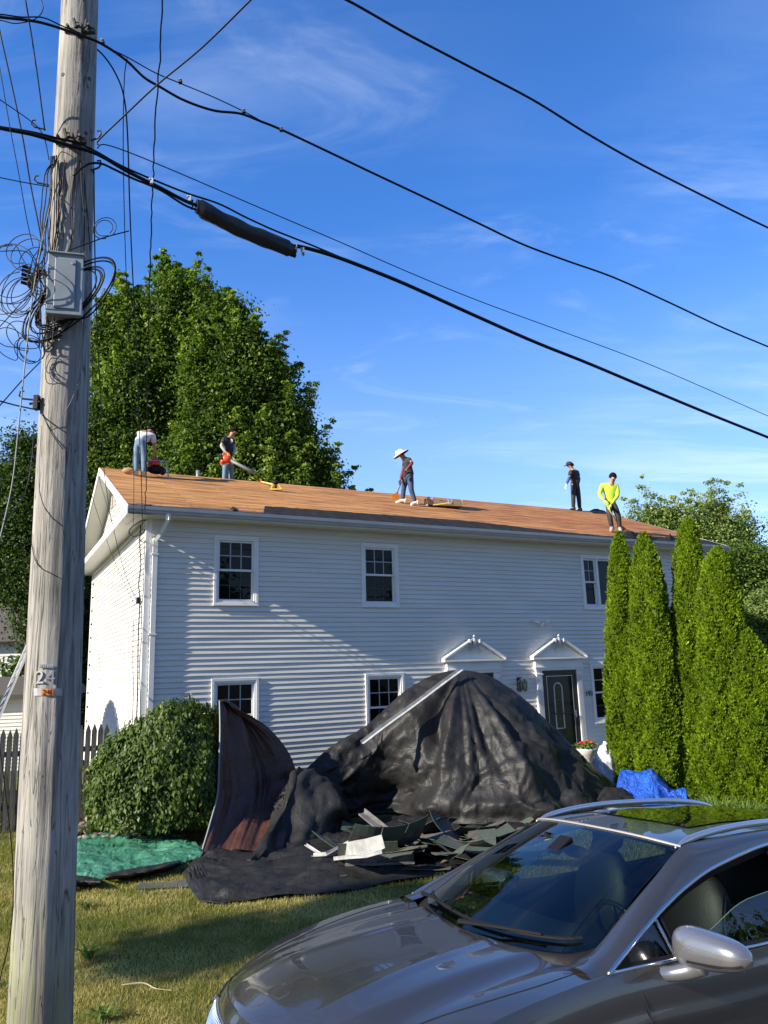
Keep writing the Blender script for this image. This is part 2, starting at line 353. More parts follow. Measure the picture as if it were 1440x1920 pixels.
# soffits: strips with grooves
def soffit(P, s0, s1, w):
    mb = MB(); s = s0; k = 0
    while s < s1:
        e = min(s1, s+.095); mb.quad(P(s, 0, 0), P(e, 0, 0), P(e, w, 0), P(s, w, 0))
        mb.quad(P(e, 0, 0), P(e+.004, 0, .008), P(e+.004, w, .008), P(e, w, 0)); mb.quad(P(e+.004, 0, .008), P(e+.008, 0, 0), P(e+.008, w, 0), P(e+.004, w, .008)); s = e+.008
    return mb
soffit(lambda s, w, d: (s, -w, SOF+d), -.0, HL, .36).build('soffit', SOFM, hroot)
soffit(lambda s, w, d: (s, HW+w, SOF+d), 0, HL, OVF).build('soffit', SOFM, hroot)
for sg, x in ((-1, 0), (1, HL)):
    soffit(lambda s, w, d: (x+sg*w, s, SOF+d), -OVF+.01, HW+OVF-.01, OVG-.005).build('cornice_soffit', SOFM, hroot)
    for side in (0, 1):
        f = (lambda s, w, d: (x+sg*w, s, rafter(s)-.145+d)) if side == 0 else (lambda s, w, d: (x+sg*w, HW-s, rafter(HW-s)-.145+d))
        soffit(f, -OVF+.02, HW/2, OVG-.004).build('rake_soffit', SOFM, hroot)
# fascias, rakes, cornice
for sg, x in ((-1, -OVG), (1, HL+OVG)):
    x0, x1 = (x-.02, x) if sg < 0 else (x, x+.02)
    mb = MB(); mb.box((x0, -OVF-.02, SOF-.012), (x1, HW+OVF+.02, EAV-.005)); mb.build('cornice_fascia', TRIM, hroot, bevel=.003)
for sg, x in ((-1, -OVG), (1, HL+OVG)):
    x0, x1 = (x-.024, x-.003) if sg < 0 else (x+.003, x+.024)
    M = MB()
    for b0, b1 in ((-OVF-.02, HW/2), (HW/2, HW+OVF+.02)):
        z0, z1 = EAV if b0 < 0 else RID, RID if b0 < 0 else EAV
        if b0 < 0: z0 = EAV-.0; 
        M.add([(x0,b0,z0-.155),(x1,b0,z0-.155),(x1,b1,z1-.155),(x0,b1,z1-.155),(x0,b0,z0+.012),(x1,b0,z0+.012),(x1,b1,z1+.012),(x0,b1,z1+.012)],
              [(0,1,2,3),(4,7,6,5),(0,4,5,1),(2,6,7,3),(0,3,7,4),(1,5,6,2)])
    M.build('rake_board', TRIM, hroot)
FLASH = mat('brown_flashing', (.10, .085, .07), .6)
for sg in (-1, 1):
    mb = MB(); xo = -OVG if sg < 0 else HL+OVG; xi = 0 if sg < 0 else HL
    mb.quad((xo-.02*-sg*-1 if 0 else xo, -OVF, EAV), (xi, -OVF, EAV+.05), (xi, HW+OVF, EAV+.05), (xo, HW+OVF, EAV)); mb.build('cornice_flashing', FLASH, hroot)
mb = MB(); mb.box((-OVG, -.40, SOF-.012), (HL+OVG, -.38, EAV-.01)); mb.build('fascia', TRIM, hroot); mb = MB(); mb.box((-OVG, HW+OVF-.02, SOF-.012), (HL+OVG, HW+OVF, EAV-.01)); mb.build('fascia', TRIM, hroot)
# K-style gutter along the front eave
prof = [(-.405, 5.525), (-.405, 5.42), (-.475, 5.415), (-.485, 5.45), (-.515, 5.475), (-.52, 5.535), (-.50, 5.54), (-.50, 5.525), (-.512, 5.525), (-.507, 5.48), (-.478, 5.455), (-.470, 5.425), (-.412, 5.43), (-.412, 5.525)]
mb = MB(); n = len(prof); x0, x1 = -OVG-.015, HL+OVG+.015
mb.add([(x0, y, z) for y, z in prof]+[(x1, y, z) for y, z in prof], [(i, (i+1) % n, (i+1) % n+n, i+n) for i in range(n)]+[tuple(range(n)), tuple(range(2*n-1, n-1, -1))])
gut = mb.build('gutter', ALU, hroot)
x = .3
while x < HL: mb = MB(); mb.box((x, -.513, 5.528), (x+.02, -.40, 5.534)); mb.build('gutter_hanger', ALU, gut); x += .75
mb = MB()
mb.tube([(.30, -.45, 5.42), (.30, -.45, 5.30)], .05, 4); mb.tube([(.30, -.45, 5.31), (.22, -.25, 5.10), (.155, -.075, 4.98)], .042, 4)
mb.box((.11, -.072, .35), (.20, -.020, 5.02)); mb.tube([(.155, -.046, .42), (.155, -.16, .30)], .045, 4)
ds = mb.build('downspout', TRIM, hroot)
for z in (4.7, 3.2, 1.6): mb = MB(); mb.box((.085, -.078, z), (.225, -.016, z+.03)); mb.build('downspout_strap', TRIM, ds)
# roof deck: bare sheathing boards
DECK = bpy.data.materials.new('bare_roof_sheathing'); DECK.use_nodes = True
def deck_nodes(mt):
    t = mt.node_tree; b = t.nodes['Principled BSDF']; b.inputs['Roughness'].default_value = .75; b.inputs['Specular IOR Level'].default_value = .3
    N = t.nodes.new; Lk = t.links.new; tc = N('ShaderNodeTexCoord')
    br = N('ShaderNodeTexBrick'); br.offset = .5; br.inputs['Scale'].default_value = 1; br.inputs['Brick Width'].default_value = 2.44; br.inputs['Row Height'].default_value = .255; br.inputs['Mortar Size'].default_value = .006; br.inputs['Mortar Smooth'].default_value = .2
    br.inputs['Color1'].default_value = (.53, .265, .090, 1); br.inputs['Color2'].default_value = (.43, .200, .068, 1); br.inputs['Mortar'].default_value = (.15, .06, .03, 1)
    mpb = N('ShaderNodeMapping'); mpb.inputs['Location'].default_value = (.4, .62, 0); Lk(tc.outputs['Object'], mpb.inputs[0]); Lk(mpb.outputs[0], br.inputs['Vector'])
    mp = N('ShaderNodeMapping'); mp.inputs['Scale'].default_value = (.28, 4, 4); Lk(tc.outputs['Object'], mp.inputs[0])
    n1 = N('ShaderNodeTexNoise'); n1.inputs['Scale'].default_value = 3.2; n1.inputs['Detail'].default_value = 8; n1.inputs['Roughness'].default_value = .7; Lk(mp.outputs[0], n1.inputs['Vector'])
    r1 = N('ShaderNodeValToRGB'); e = r1.color_ramp.elements; e[0].position = .40; e[0].color = (.42, .36, .32, 1); e[1].position = .60; e[1].color = (1.25, 1.30, 1.30, 1); Lk(n1.outputs['Fac'], r1.inputs[0])
    m1 = N('ShaderNodeMix'); m1.data_type = 'RGBA'; m1.blend_type = 'MULTIPLY'; m1.inputs[0].default_value = 1; Lk(br.outputs['Color'], m1.inputs[6]); Lk(r1.outputs[0], m1.inputs[7])
    n2 = N('ShaderNodeTexNoise'); n2.inputs['Scale'].default_value = .35; n2.inputs['Detail'].default_value = 4; Lk(tc.outputs['Object'], n2.inputs['Vector'])
    sx = N('ShaderNodeSeparateXYZ'); Lk(tc.outputs['Object'], sx.inputs[0])
    mr = N('ShaderNodeMapRange'); mr.inputs['From Min'].default_value = 4; mr.inputs['From Max'].default_value = 15; Lk(sx.outputs['X'], mr.inputs['Value'])
    ma = N('ShaderNodeMath'); ma.operation = 'MULTIPLY_ADD'; ma.inputs[1].default_value = .5; Lk(mr.outputs[0], ma.inputs[0]); Lk(n2.outputs['Fac'], ma.inputs[2])
    m2 = N('ShaderNodeMix'); m2.data_type = 'RGBA'; m2.blend_type = 'MULTIPLY'; m2.inputs[7].default_value = (.80, .68, .62, 1)
    ms = N('ShaderNodeMapRange'); ms.inputs['From Min'].default_value = .45; ms.inputs['From Max'].default_value = .95; Lk(ma.outputs[0], ms.inputs['Value'])
    Lk(ms.outputs[0], m2.inputs[0]); Lk(m1.outputs[2], m2.inputs[6])
    # stains left by the old felt, low on the slope
    n3 = N('ShaderNodeTexNoise'); n3.inputs['Scale'].default_value = 2.0; n3.inputs['Detail'].default_value = 8; n3.inputs['Roughness'].default_value = .75
    mp3 = N('ShaderNodeMapping'); mp3.inputs['Scale'].default_value = (.55, 1.6, 1); Lk(tc.outputs['Object'], mp3.inputs[0]); Lk(mp3.outputs[0], n3.inputs['Vector'])
    my = N('ShaderNodeMapRange'); my.inputs['From Min'].default_value = -.45; my.inputs['From Max'].default_value = .75; my.inputs['To Min'].default_value = .22; my.inputs['To Max'].default_value = -.25; Lk(sx.outputs['Y'], my.inputs['Value'])
    mz = N('ShaderNodeMath'); mz.operation = 'ADD'; Lk(my.outputs[0], mz.inputs[0]); Lk(n3.outputs['Fac'], mz.inputs[1])
    mt2 = N('ShaderNodeMapRange'); mt2.inputs['From Min'].default_value = .56; mt2.inputs['From Max'].default_value = .64; Lk(mz.outputs[0], mt2.inputs['Value'])
    m3 = N('ShaderNodeMix'); m3.data_type = 'RGBA'; m3.inputs[7].default_value = (.07, .055, .05, 1)
    mk = N('ShaderNodeMath'); mk.operation = 'MULTIPLY'; mk.inputs[1].default_value = .8; Lk(mt2.outputs[0], mk.inputs[0]); Lk(mk.outputs[0], m3.inputs[0]); Lk(m2.outputs[2], m3.inputs[6])
    Lk(m3.outputs[2], b.inputs['Base Color'])
    bp = N('ShaderNodeBump'); bp.inputs['Strength'].default_value = .6; bp.inputs['Distance'].default_value = .01; Lk(n1.outputs['Fac'], bp.inputs['Height']); Lk(bp.outputs[0], b.inputs['Normal'])
deck_nodes(DECK)
mb = MB(); x0, x1 = -OVG-.002, HL+OVG+.002; T = .016
ye = -OVF-.02; ze = EAV-pit*.02
for (ya, za, yb, zb) in ((ye, ze, HW/2, RID), (HW-ye, ze, HW/2, RID)):
    mb.add([(x0,ya,za),(x1,ya,za),(x1,yb,zb),(x0,yb,zb),(x0,ya,za+T),(x1,ya,za+T),(x1,yb,zb+T),(x0,yb,zb+T)], [(0,3,2,1),(4,5,6,7),(0,1,5,4),(3,0,4,7),(1,2,6,5)])
roof = mb.build('roof', DECK, hroot)
def slope_z(b, up=0): return EAV + pit*(b+OVF) + T + up
# torn felt left along the lower edge
FELT = mat('torn_roofing_felt', (.012, .012, .013), .95, col2=(.032, .032, .034), nscale=5, bump=.5, bscale=40, spec=.1)
rs = random.Random(3)
def felt(u0, u1, prof, lo=-.44):
    mb = MB(); n = int((u1-u0)/.06); prev = None
    for i in range(n+1):
        u = u0+(u1-u0)*i/n; w = prof(u); a = (u, lo, slope_z(lo, .006)); c = (u, lo+max(.01, w), slope_z(lo+max(.01, w), .006)); m_ = (u, lo+.5*max(.01, w), slope_z(lo+.5*max(.01, w), .006+.012*max(0, noise.noise((u*3, 1, 0)))))
        if prev: mb.quad(prev[0], a, m_, prev[1]); mb.quad(prev[1], m_, c, prev[2])
        prev = (a, m_, c)
    return mb.build('felt_strip', FELT, hroot)
felt(2.2, 10.9, lambda u: .92*min(1, (u-2.15)/.35)*(1-.72*smooth01((u-7.2)/3.6)) + .05*noise.noise((u*4, 0, 0)) + .03*noise.noise((u*17, 3, 0)))
felt(10.9, 12.6, lambda u: .20+.12*noise.noise((u*1.3, 5, 0))+.05*noise.noise((u*9, 3, 0)))
felt(12.5, 15.68, lambda u: .62+.20*noise.noise((u*1.6, 9, 0))+.06*noise.noise((u*11, 3, 0)))
felt(-.38, 2.2, lambda u: .06+.035*noise.noise((u*3.3, 15, 0))+.03*noise.noise((u*13, 3, 0)))
DRIP = mat('drip_edge', (.55, .56, .56), .4)
mb = MB(); mb.quad((x0, ye-.012, ze-.02), (x1, ye-.012, ze-.02), (x1, ye+.035, slope_z(ye+.035, .002)), (x0, ye+.035, slope_z(ye+.035, .002))); mb.build('drip_edge', DRIP, hroot)
# gable vent
vp = hitplane(216, 928, HO, U) - HO; vb, vz = vp.dot(V), vp.z
mb = MB(); mb.box((-.03, vb-.24, vz-.32), (-.018, vb+.24, vz+.32)); 
fr = mb.build('gable_vent', TRIM, hroot)
mb = MB()
for k in range(13):
    z = vz-.30+k*.048; mb.quad((-.032, vb-.21, z+.03), (-.032, vb+.21, z+.03), (-.055, vb+.21, z), (-.055, vb-.21, z))
for yy in (vb-.24, vb+.21): mb.box((-.06, yy, vz-.33), (-.031, yy+.03, vz+.33))
mb.build('louver', TRIM, fr)

# ---- windows
GLASS = glassmat('window_glass', (.34, .40, .40), .32)
GLASSD = glassmat('dark_window_glass', (.30, .34, .36), .9)
BLIND = mat('venetian_blind', (.045, .055, .05), .7)
MUNT = mat('muntin_grey', (.34, .36, .37), .5); MUNTD = mat('screened_muntin', (.05, .055, .06), .6)
def ring(mb, u0, u1, z0, z1, w, y0, y1, bw=None, tw=None):
    bw = bw or w; tw = tw or w
    mb.box((u0, y0, z0+bw), (u0+w, y1, z1-tw)); mb.box((u1-w, y0, z0+bw), (u1, y1, z1-tw)); mb.box((u0, y0, z1-tw), (u1, y1, z1)); mb.box((u0, y0, z0), (u1, y1, z0+bw))
def sash(win, u0, u1, z0, z1, y, cols, rows, blind=True, munt=.011):
    mb = MB(); ring(mb, u0, u1, z0, z1, .042, y-.014, y+.014); mb.build('sash', TRIM, win, bevel=.003)
    mb = MB(); mb.quad((u0+.04, y+.006, z0+.04), (u1-.04, y+.006, z0+.04), (u1-.04, y+.006, z1-.04), (u0+.04, y+.006, z1-.04)); mb.build('pane', GLASS, win)
    if cols:
        mb = MB()
        for i in range(1, cols): x = u0+.04+(u1-u0-.08)*i/cols; mb.box((x-munt, y-.001, z0+.04), (x+munt, y+.004, z1-.04))
        for j in range(1, rows): z = z0+.04+(z1-z0-.08)*j/rows; mb.box((u0+.04, y-.003, z-munt), (u1-.04, y+.002, z+munt))
        mb.build('muntin', MUNT if y < .04 else MUNTD, win)
def double_hung(u0, w, z0, h, cols=3, blind=True, casing=.085, curtain=None):
    u1 = u0+w; z1 = z0+h; mb = MB()
    ring(mb, u0, u1, z0, z1, casing*.62, -.042, .02); ring(mb, u0+casing*.62, u1-casing*.62, z0+casing*.62, z1-casing*.62, casing*.45, -.030, .075)
    mb.box((u0-.01, -.055, z0-.012), (u1+.01, -.002, z0+.018))
    win = mb.build('window', TRIM, hroot, bevel=.003)
    c = casing; zm = z0+h*.505
    sash(win, u0+c, u1-c, zm-.02, z1-c, .028, cols, 2); sash(win, u0+c, u1-c, z0+c, zm+.022, .062, cols, 2, munt=.008)
    if blind:
        mb = MB(); z = z1-c-.02; zb = zm-.0 if blind == 'half' else z0+c
        while z > zb: mb.quad((u0+c, .115, z), (u1-c, .115, z), (u1-c, .135, z-.030), (u0+c, .135, z-.030)); z -= .036
        mb.build('blind', BLIND, win)
    return win
for i, w in enumerate(wins): double_hung(w[1], w[2], w[3], w[4], 3 if i < 4 else 2, True if i != 4 else False)
# triple window on the upper right
u0, u1, z0, z1 = TRI; mb = MB(); ring(mb, u0, u1, z0, z1, .09, -.042, .06)
for x in (u0+.50, u1-.56): mb.box((x, -.036, z0+.09), (x+.07, .06, z1-.09))
mb.box((u0-.01, -.055, z0-.012), (u1+.01, -.002, z0+.018))
win = mb.build('window', TRIM, hroot, bevel=.003)
zm = (z0+z1)/2
for a, b in ((u0+.09, u0+.50), (u1-.49, u1-.09)): sash(win, a, b, zm-.02, z1-.09, .02, 2, 2); sash(win, a, b, z0+.09, zm+.02, .05, 0, 0)
sash(win, u0+.57, u1-.56, z0+.09, z1-.09, .03, 0, 0)
CURT = mat('pale_curtain', (.30, .33, .36), .9)
mb = MB()
for k in range(60):
    x = u0+.1+(u1-u0-.2)*k/60; xn = u0+.1+(u1-u0-.2)*(k+1)/60; ya = .16+.02*math.sin(k*1.9); yb = .16+.02*math.sin((k+1)*1.9)
    if not (8 < k < 14): mb.quad((x, ya, z0+.09+.62*(k < 15)), (xn, yb, z0+.09+.62*(k < 15)), (xn, yb, z1-.09), (x, ya, z1-.09))
mb.build('curtain', CURT, win)
# window boards of the lower right one: a shallow head
# ---- entrance surrounds with broken pediment and eagle
GREEN = mat('dark_green_door', (.004, .014, .010), .25, coat=.4)
BLK = mat('black_storm_door', (.012, .013, .014), .3)
ORN = mat('grey_ornament', (.45, .47, .48), .5)
def entrance(a, b):
    A, B, zt = a-.30, b+.31, 2.59; mb = MB(); c = (A+B)/2
    # pilasters
    for x in (a-.17, b+.005): mb.box((x, -.075, .35), (x+.165, .0, 2.30)); mb.box((x-.015, -.095, 2.20), (x+.18, .0, 2.235)); mb.box((x-.015, -.095, .35), (x+.18, 0, .55))
    mb.box((a-.2, -.10, 2.30), (b+.2, 0, 2.39)); mb.box((a-.23, -.13, 2.36), (b+.23, 0, 2.395))
    mb.box((a-.2, -.09, 2.395), (b+.2, 0, 2.56)); mb.box((A, -.17, 2.56), (B, 0, 2.60))
    hp = .46; gap = .13
    for s in (-1, 1):
        x0_ = c+s*(B-A)/2; x1_ = c+s*gap; z1_ = 2.60+hp*(1-gap/((B-A)/2))
        P = [(x0_, 2.60), (x1_, z1_), (x1_, z1_+.045), (x0_-s*.0, 2.645)]
        if s > 0: P = P[::-1]
        mb.prism(P, .17, Matrix.Translation((0, -.17, 0)))
        mb.box((x1_-.02, -.175, z1_-.02), (x1_+.02, -.02, z1_+.06))
    n0 = len(mb.v)
    mb.add([(A+.06, -.05, 2.60), (B-.06, -.05, 2.60), (c+.13, -.05, 2.60+hp*.82), (c-.13, -.05, 2.60+hp*.82)], [(0, 1, 2, 3)])
    sur = mb.build('door_surround', TRIM, hroot, bevel=.003)
    mb = MB(); k = a-.19
    while k < b+.19: mb.box((k, -.112, 2.52), (k+.02, -.088, 2.555)); k += .042
    mb.build('dentil', TRIM, sur)
    # lattice lines on the pilasters
    mb = MB()
    for x in (a-.155, b+.02):
        z = .60
        while z < 2.16: 
            mb.tube([(x, -.079, z), (x+.135, -.079, z+.06)], .004, 4); mb.tube([(x+.135, -.079, z), (x, -.079, z+.06)], .004, 4); z += .06
    mb.build('lattice', ORN, sur)
    # eagle: body, head, folded wings, perch and scrolls
    mb = MB(); y = -.13
    mb.ball((c, y, 2.98), (.055, .04, .11), 12, 8); mb.ball((c-.005, y-.01, 3.11), (.032, .03, .04), 10, 6); mb.tube([(c-.02, y-.02, 3.112), (c-.055, y-.03, 3.10)], [.014, .003], 6)
    for s in (-1, 1):
        mb.tube([(c+s*.03, y, 3.05), (c+s*.10, y+.01, 3.00), (c+s*.115, y+.01, 2.90), (c+s*.09, y, 2.80)], [.02, .028, .022, .008], 7)
        mb.tube([(c, y, 2.845), (c+s*.12, y, 2.835), (c+s*.17, y, 2.79), (c+s*.14, y, 2.73), (c+s*.10, y, 2.76)], [.014, .012, .011, .010, .006], 6)
        mb.tube([(c+s*.03, y, 2.88), (c+s*.035, y, 2.84)], .012, 6)
    mb.build('eagle_ornament', ORN, sur, smooth=True)
    # inner door and storm door
    mb = MB(); mb.box((a+.03, .02, .36), (b-.03, .06, 2.28)); d = mb.build('front_door', GREEN, hroot)
    mb = MB(); cc = (a+b)/2-.02; pts = [(cc-.12, .012, .95)]+[(cc-.12*math.cos(t), .012, 1.88+.12*math.sin(t)) for t in [math.pi*i/12 for i in range(13)]]+[(cc+.12, .012, .95), (cc-.12, .012, .95)]
    mb.tube(pts, .018, 6); mb.build('arched_glass_trim', TRIM, d)
    mb = MB(); P = [(cc-.105, .95)]+[(cc-.105*math.cos(t), 1.88+.105*math.sin(t)) for t in [math.pi*i/12 for i in range(13)]]+[(cc+.105, .95)]
    mb.prism(P, .006, Matrix.Translation((0, .012, 0))); mb.build('stained_glass', mat('stained_glass', (.03, .035, .012), .15, col2=(.16, .11, .02), nscale=14, lo=.5, hi=.62), d)
    mb = MB(); ring(mb, a, b, .36, 2.30, .055, -.055, .02); ring(mb, a+.055, b-.055, .36, 2.245, .075, -.045, -.018); mb.box((a+.13, -.043, 1.28), (b-.13, -.020, 1.31)); s_ = mb.build('storm_door', BLK, hroot, bevel=.003)
    mb = MB()
    ring(mb, a+.13, b-.13, .44, 2.17, .012, -.046, -.040); mb.build('storm_trim', mat('bright_metal', (.55, .56, .56), .3, metal=.8), s_)
    mb = MB(); mb.quad((a+.13, -.03, .43), (b-.13, -.03, .43), (b-.13, -.03, 2.17), (a+.13, -.03, 2.17)); mb.build('pane', glassmat('storm_glass', (.86, .90, .88), .4), s_)
    mb = MB(); mb.tube([(b-.10, -.05, 1.24), (b-.10, -.09, 1.24), (b-.19, -.095, 1.26)], .010, 8); mb.box((b-.115, -.056, 1.18), (b-.085, -.045, 1.34)); mb.build('handle', MATS['bright_metal'], s_)
for a, b in DOORS: entrance(a, b)
STEP = CONC
mb = MB(); mb.box((6.3, -1.3, 0), (10.65, -.02, .18)); mb.box((6.3, -1.0, .18), (10.65, -.03, .34)); mb.build('door_step', STEP, hroot, bevel=.01)
# house number
def glyphs(name, txt, size, loc, M, mt, parent, depth=.008):
    cu = bpy.data.curves.new(name, 'FONT'); cu.body = txt; cu.size = size; cu.extrude = depth; cu.align_x = 'CENTER'; cu.align_y = 'CENTER'; cu.resolution_u = 4
    o = bpy.data.objects.new(name, cu); dg = bpy.context.evaluated_depsgraph_get(); COL.objects.link(o); dg.update()
    me = bpy.data.meshes.new_from_object(o.evaluated_get(bpy.context.evaluated_depsgraph_get())); bpy.data.objects.remove(o); bpy.data.curves.remove(cu)
    me.name = name; me.materials.clear(); me.materials.append(mt); q = bpy.data.objects.new(name, me); COL.objects.link(q); q.parent = parent; q.matrix_local = Matrix.Translation(loc) @ M; return q
num = glyphs('house_number', '193', .17, (10.60, -.03, 1.71), Matrix.Rotation(math.pi/2, 4, 'X'), BLK, hroot, .006)
# a row of cable clips down the far edge of the gable wall
for k in range(11): mb = MB(); mb.box((-.045, HW-.48, 1.3+k*.37), (-.01, HW-.40, 1.3+k*.37+.05)); mb.build('cable_clip', BLK, hroot)
# ------------------------------------------------------------------ vegetation
BARK = mat('bark', (.07, .055, .04), .9, col2=(.14, .12, .10), nscale=14, bump=1, bscale=25, stretch=(1, 1, .25))
LF_BIG = leafmat('maple_leaf', (.026, .055, .010), (.125, .200, .028), (.28, .36, .07), transl=.32)
LF_DK = leafmat('dark_tree_leaf', (.020, .042, .010), (.07, .12, .022), (.14, .20, .045), transl=.22)
LF_LT = leafmat('pale_tree_leaf', (.07, .115, .025), (.24, .31, .085), (.42, .46, .20), transl=.30)
LF_CY = leafmat('arborvitae_spray', (.070, .125, .008), (.240, .345, .014), (.42, .50, .045), transl=.30, rough=.6)
LF_SH = leafmat('weeping_leaf', (.030, .058, .010), (.105, .155, .026), (.24, .25, .07), transl=.15, rough=.5)
LF_GR = leafmat('strap_leaf', (.05, .10, .02), (.18, .26, .05), (.40, .42, .14), transl=.3)
def leafcards(C, D, N, ln, wd, tone, name, mt, parent, fold=.25):
    """C centres, D long axes, N normals (n,3); diamond leaves folded along the rib"""
    D = D/np.maximum(np.linalg.norm(D, axis=1, keepdims=True), 1e-9); S = np.cross(D, N); S /= np.maximum(np.linalg.norm(S, axis=1, keepdims=True), 1e-9); Nn = np.cross(S, D)
    ln = ln[:, None]; wd = wd[:, None]; n = len(C)
    v = np.empty((n, 4, 3)); v[:, 0] = C-D*ln*.5; v[:, 1] = C+S*wd*.5+Nn*wd*fold; v[:, 2] = C+D*ln*.5; v[:, 3] = C-S*wd*.5+Nn*wd*fold
    return fastmesh(name, v.reshape(-1, 3), 4, np.arange(n*4), mt, parent, tone)
def crown(name, lobes, nclump, per, leaf, mt, parent, seed=1, csize=.45, shell=.45, droop=.15, gap=.0, loc=None, shoots=0):
    r = np.random.default_rng(seed); sub_ = []
    for l in lobes:          # each lobe breaks up into tufts so the outline is uneven and gaps open between them
        k = 13 if l[3] > 1.0 else 8
        for _ in range(k):
            d = r.normal(size=3); d /= np.linalg.norm(d); q = .30+.52*r.random(); s = .26+.24*r.random(); sub_.append((l[0]+d[0]*l[3]*q, l[1]+d[1]*l[4]*q, l[2]+d[2]*l[5]*q, l[3]*s, l[4]*s, l[5]*s*1.2))
        sub_.append((l[0], l[1], l[2], l[3]*.6, l[4]*.6, l[5]*.6))
    lobes = sub_; vol = np.array([l[3]*l[4]*l[5] for l in lobes])**.75; vol /= vol.sum()
    which = r.choice(len(lobes), nclump, p=vol); L = np.array([l[:6] for l in lobes])[which]
    d = r.normal(size=(nclump, 3)); d /= np.linalg.norm(d, axis=1, keepdims=True)
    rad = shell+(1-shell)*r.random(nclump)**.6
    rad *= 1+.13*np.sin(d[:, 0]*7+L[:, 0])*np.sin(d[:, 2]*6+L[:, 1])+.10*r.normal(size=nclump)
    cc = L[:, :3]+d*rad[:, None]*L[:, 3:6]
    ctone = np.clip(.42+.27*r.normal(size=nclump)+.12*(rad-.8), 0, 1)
    if shoots:       # upright leafy shoots that make the outline ragged
        si = r.choice(len(lobes), shoots, p=vol); Ls = np.array([l[:6] for l in lobes])[si]; ds = r.normal(size=(shoots, 3)); ds[:, 2] = abs(ds[:, 2])+.25; ds /= np.linalg.norm(ds, axis=1, keepdims=True)
        b_ = Ls[:, :3]+ds*.85*Ls[:, 3:6]; up = ds*.9+np.array([0, 0, .6]); ln_ = csize*(.9+1.2*r.random(shoots)); k5 = 5
        pts = (b_[:, None, :]+up[:, None, :]*ln_[:, None, None]*np.linspace(0, 1, k5)[None, :, None]).reshape(-1, 3); cc = np.concatenate([cc, pts]); d = np.concatenate([d, np.repeat(ds, k5, 0)]); ctone = np.concatenate([ctone, np.clip(np.repeat(.5+.2*r.normal(size=shoots), k5)+.06*np.tile(np.arange(k5), shoots), 0, 1)])
        szs = np.concatenate([.6+.8*r.random(nclump), np.tile(np.linspace(.85, .22, k5), shoots)]); nclump = len(cc)
    else: szs = .6+.8*r.random(nclump)
    C = np.repeat(cc, per, 0); n = len(C); cs = np.repeat(csize*szs, per)
    off = r.normal(size=(n, 3))*np.array([1, 1, .55])*cs[:, None]*.5; C = C+off
    outd = np.repeat(d, per, 0)
    D = outd*.5+r.normal(size=(n, 3))*.8; D[:, 2] -= droop*2
    N = outd*.6+r.normal(size=(n, 3))*.7; N[:, 2] += .6
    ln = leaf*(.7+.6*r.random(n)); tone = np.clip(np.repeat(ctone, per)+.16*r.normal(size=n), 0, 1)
    if loc is not None: C = C-np.array(loc)
    return leafcards(C, D, N, ln, ln*.62, tone, name, mt, parent)
def limbs(mb, base, top, lobes, r0, seed, nl=10):
    rs = random.Random(seed); base = Vector(base); top = Vector(top)
    pts = catmull([base, base.lerp(top, .35)+Vector((rs.uniform(-.2, .2), rs.uniform(-.2, .2), 0)), base.lerp(top, .7)+Vector((rs.uniform(-.3, .3), 0, 0)), top], 5)
    mb.tube(pts, [r0*(1-.85*i/(len(pts)-1)) for i in range(len(pts))], 9)
    for k in range(nl):
        l = rs.choice(lobes); t = rs.uniform(.25, .85); a = base.lerp(top, t); b = Vector(l[:3])+Vector([rs.uniform(-.6, .6)*l[3+i] for i in range(3)])
        mid = a.lerp(b, .5)+Vector((0, 0, -.2)); rr = r0*.42*(1-t*.6)
        pp = catmull([a, mid, b], 5); mb.tube(pp, [rr*(1-.8*i/(len(pp)-1)) for i in range(len(pp))], 6)
        for q in range(3):
            c = pp[rs.randint(4, len(pp)-2)]; e = c+Vector((rs.uniform(-1, 1), rs.uniform(-1, 1), rs.uniform(-.2, 1.1)))*l[3]*.45; mb.tube([c, c.lerp(e, .5)+Vector((0, 0, .1)), e], [rr*.4, rr*.28, rr*.1], 5)
def pxlobes(L, Y, ky=.8):
    out = []
    for (x, y, rx, ry) in L:
        c = aty(x, y, Y); k = (c-CAM).dot(FWD)/FPX; out.append((c.x, c.y, c.z, rx*k, rx*k*ky, ry*k))
    return out
def tree(name, label, lobes, nclump, per, leaf, mt, base, trunk_r, seed, group=None, shell=.45, csize=.5, top=None, nl=12, shoots=0):
    base = Vector(base); t = empty(name, base, 0, label, 'tree', group)
    top = Vector(top) if top is not None else Vector(lobes[0][:3]); rel = [tuple(Vector(l[:3])-base)+tuple(l[3:]) for l in lobes]
    mb = MB(); limbs(mb, (0, 0, 0), top-base, rel, trunk_r, seed, nl); mb.build('trunk', BARK, t, smooth=True)
    crown('crown', lobes, nclump, per, leaf, mt, t, seed, csize, shell, loc=base, shoots=shoots); return t
L1 = pxlobes([(275, 780, 100, 150), (335, 600, 62, 72), (345, 555, 46, 28), (235, 610, 45, 50), (300, 690, 85, 90), (205, 690, 45, 65), (190, 840, 55, 110), (175, 990, 50, 130), (300, 920, 110, 80), (255, 560, 24, 26), (185, 1120, 40, 70)], 31)
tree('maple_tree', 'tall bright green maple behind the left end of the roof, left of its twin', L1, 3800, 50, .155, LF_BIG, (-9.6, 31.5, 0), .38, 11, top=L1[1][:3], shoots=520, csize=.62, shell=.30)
L2 = pxlobes([(430, 782, 95, 120), (412, 602, 34, 46), (440, 602, 30, 40), (408, 567, 14, 20), (458, 662, 48, 56), (500, 722, 44, 60), (535, 802, 48, 66), (568, 872, 44, 60), (600, 927, 36, 48), (560, 972, 90, 60), (480, 892, 110, 80), (400, 932, 110, 80), (395, 702, 50, 80)], 29.5)
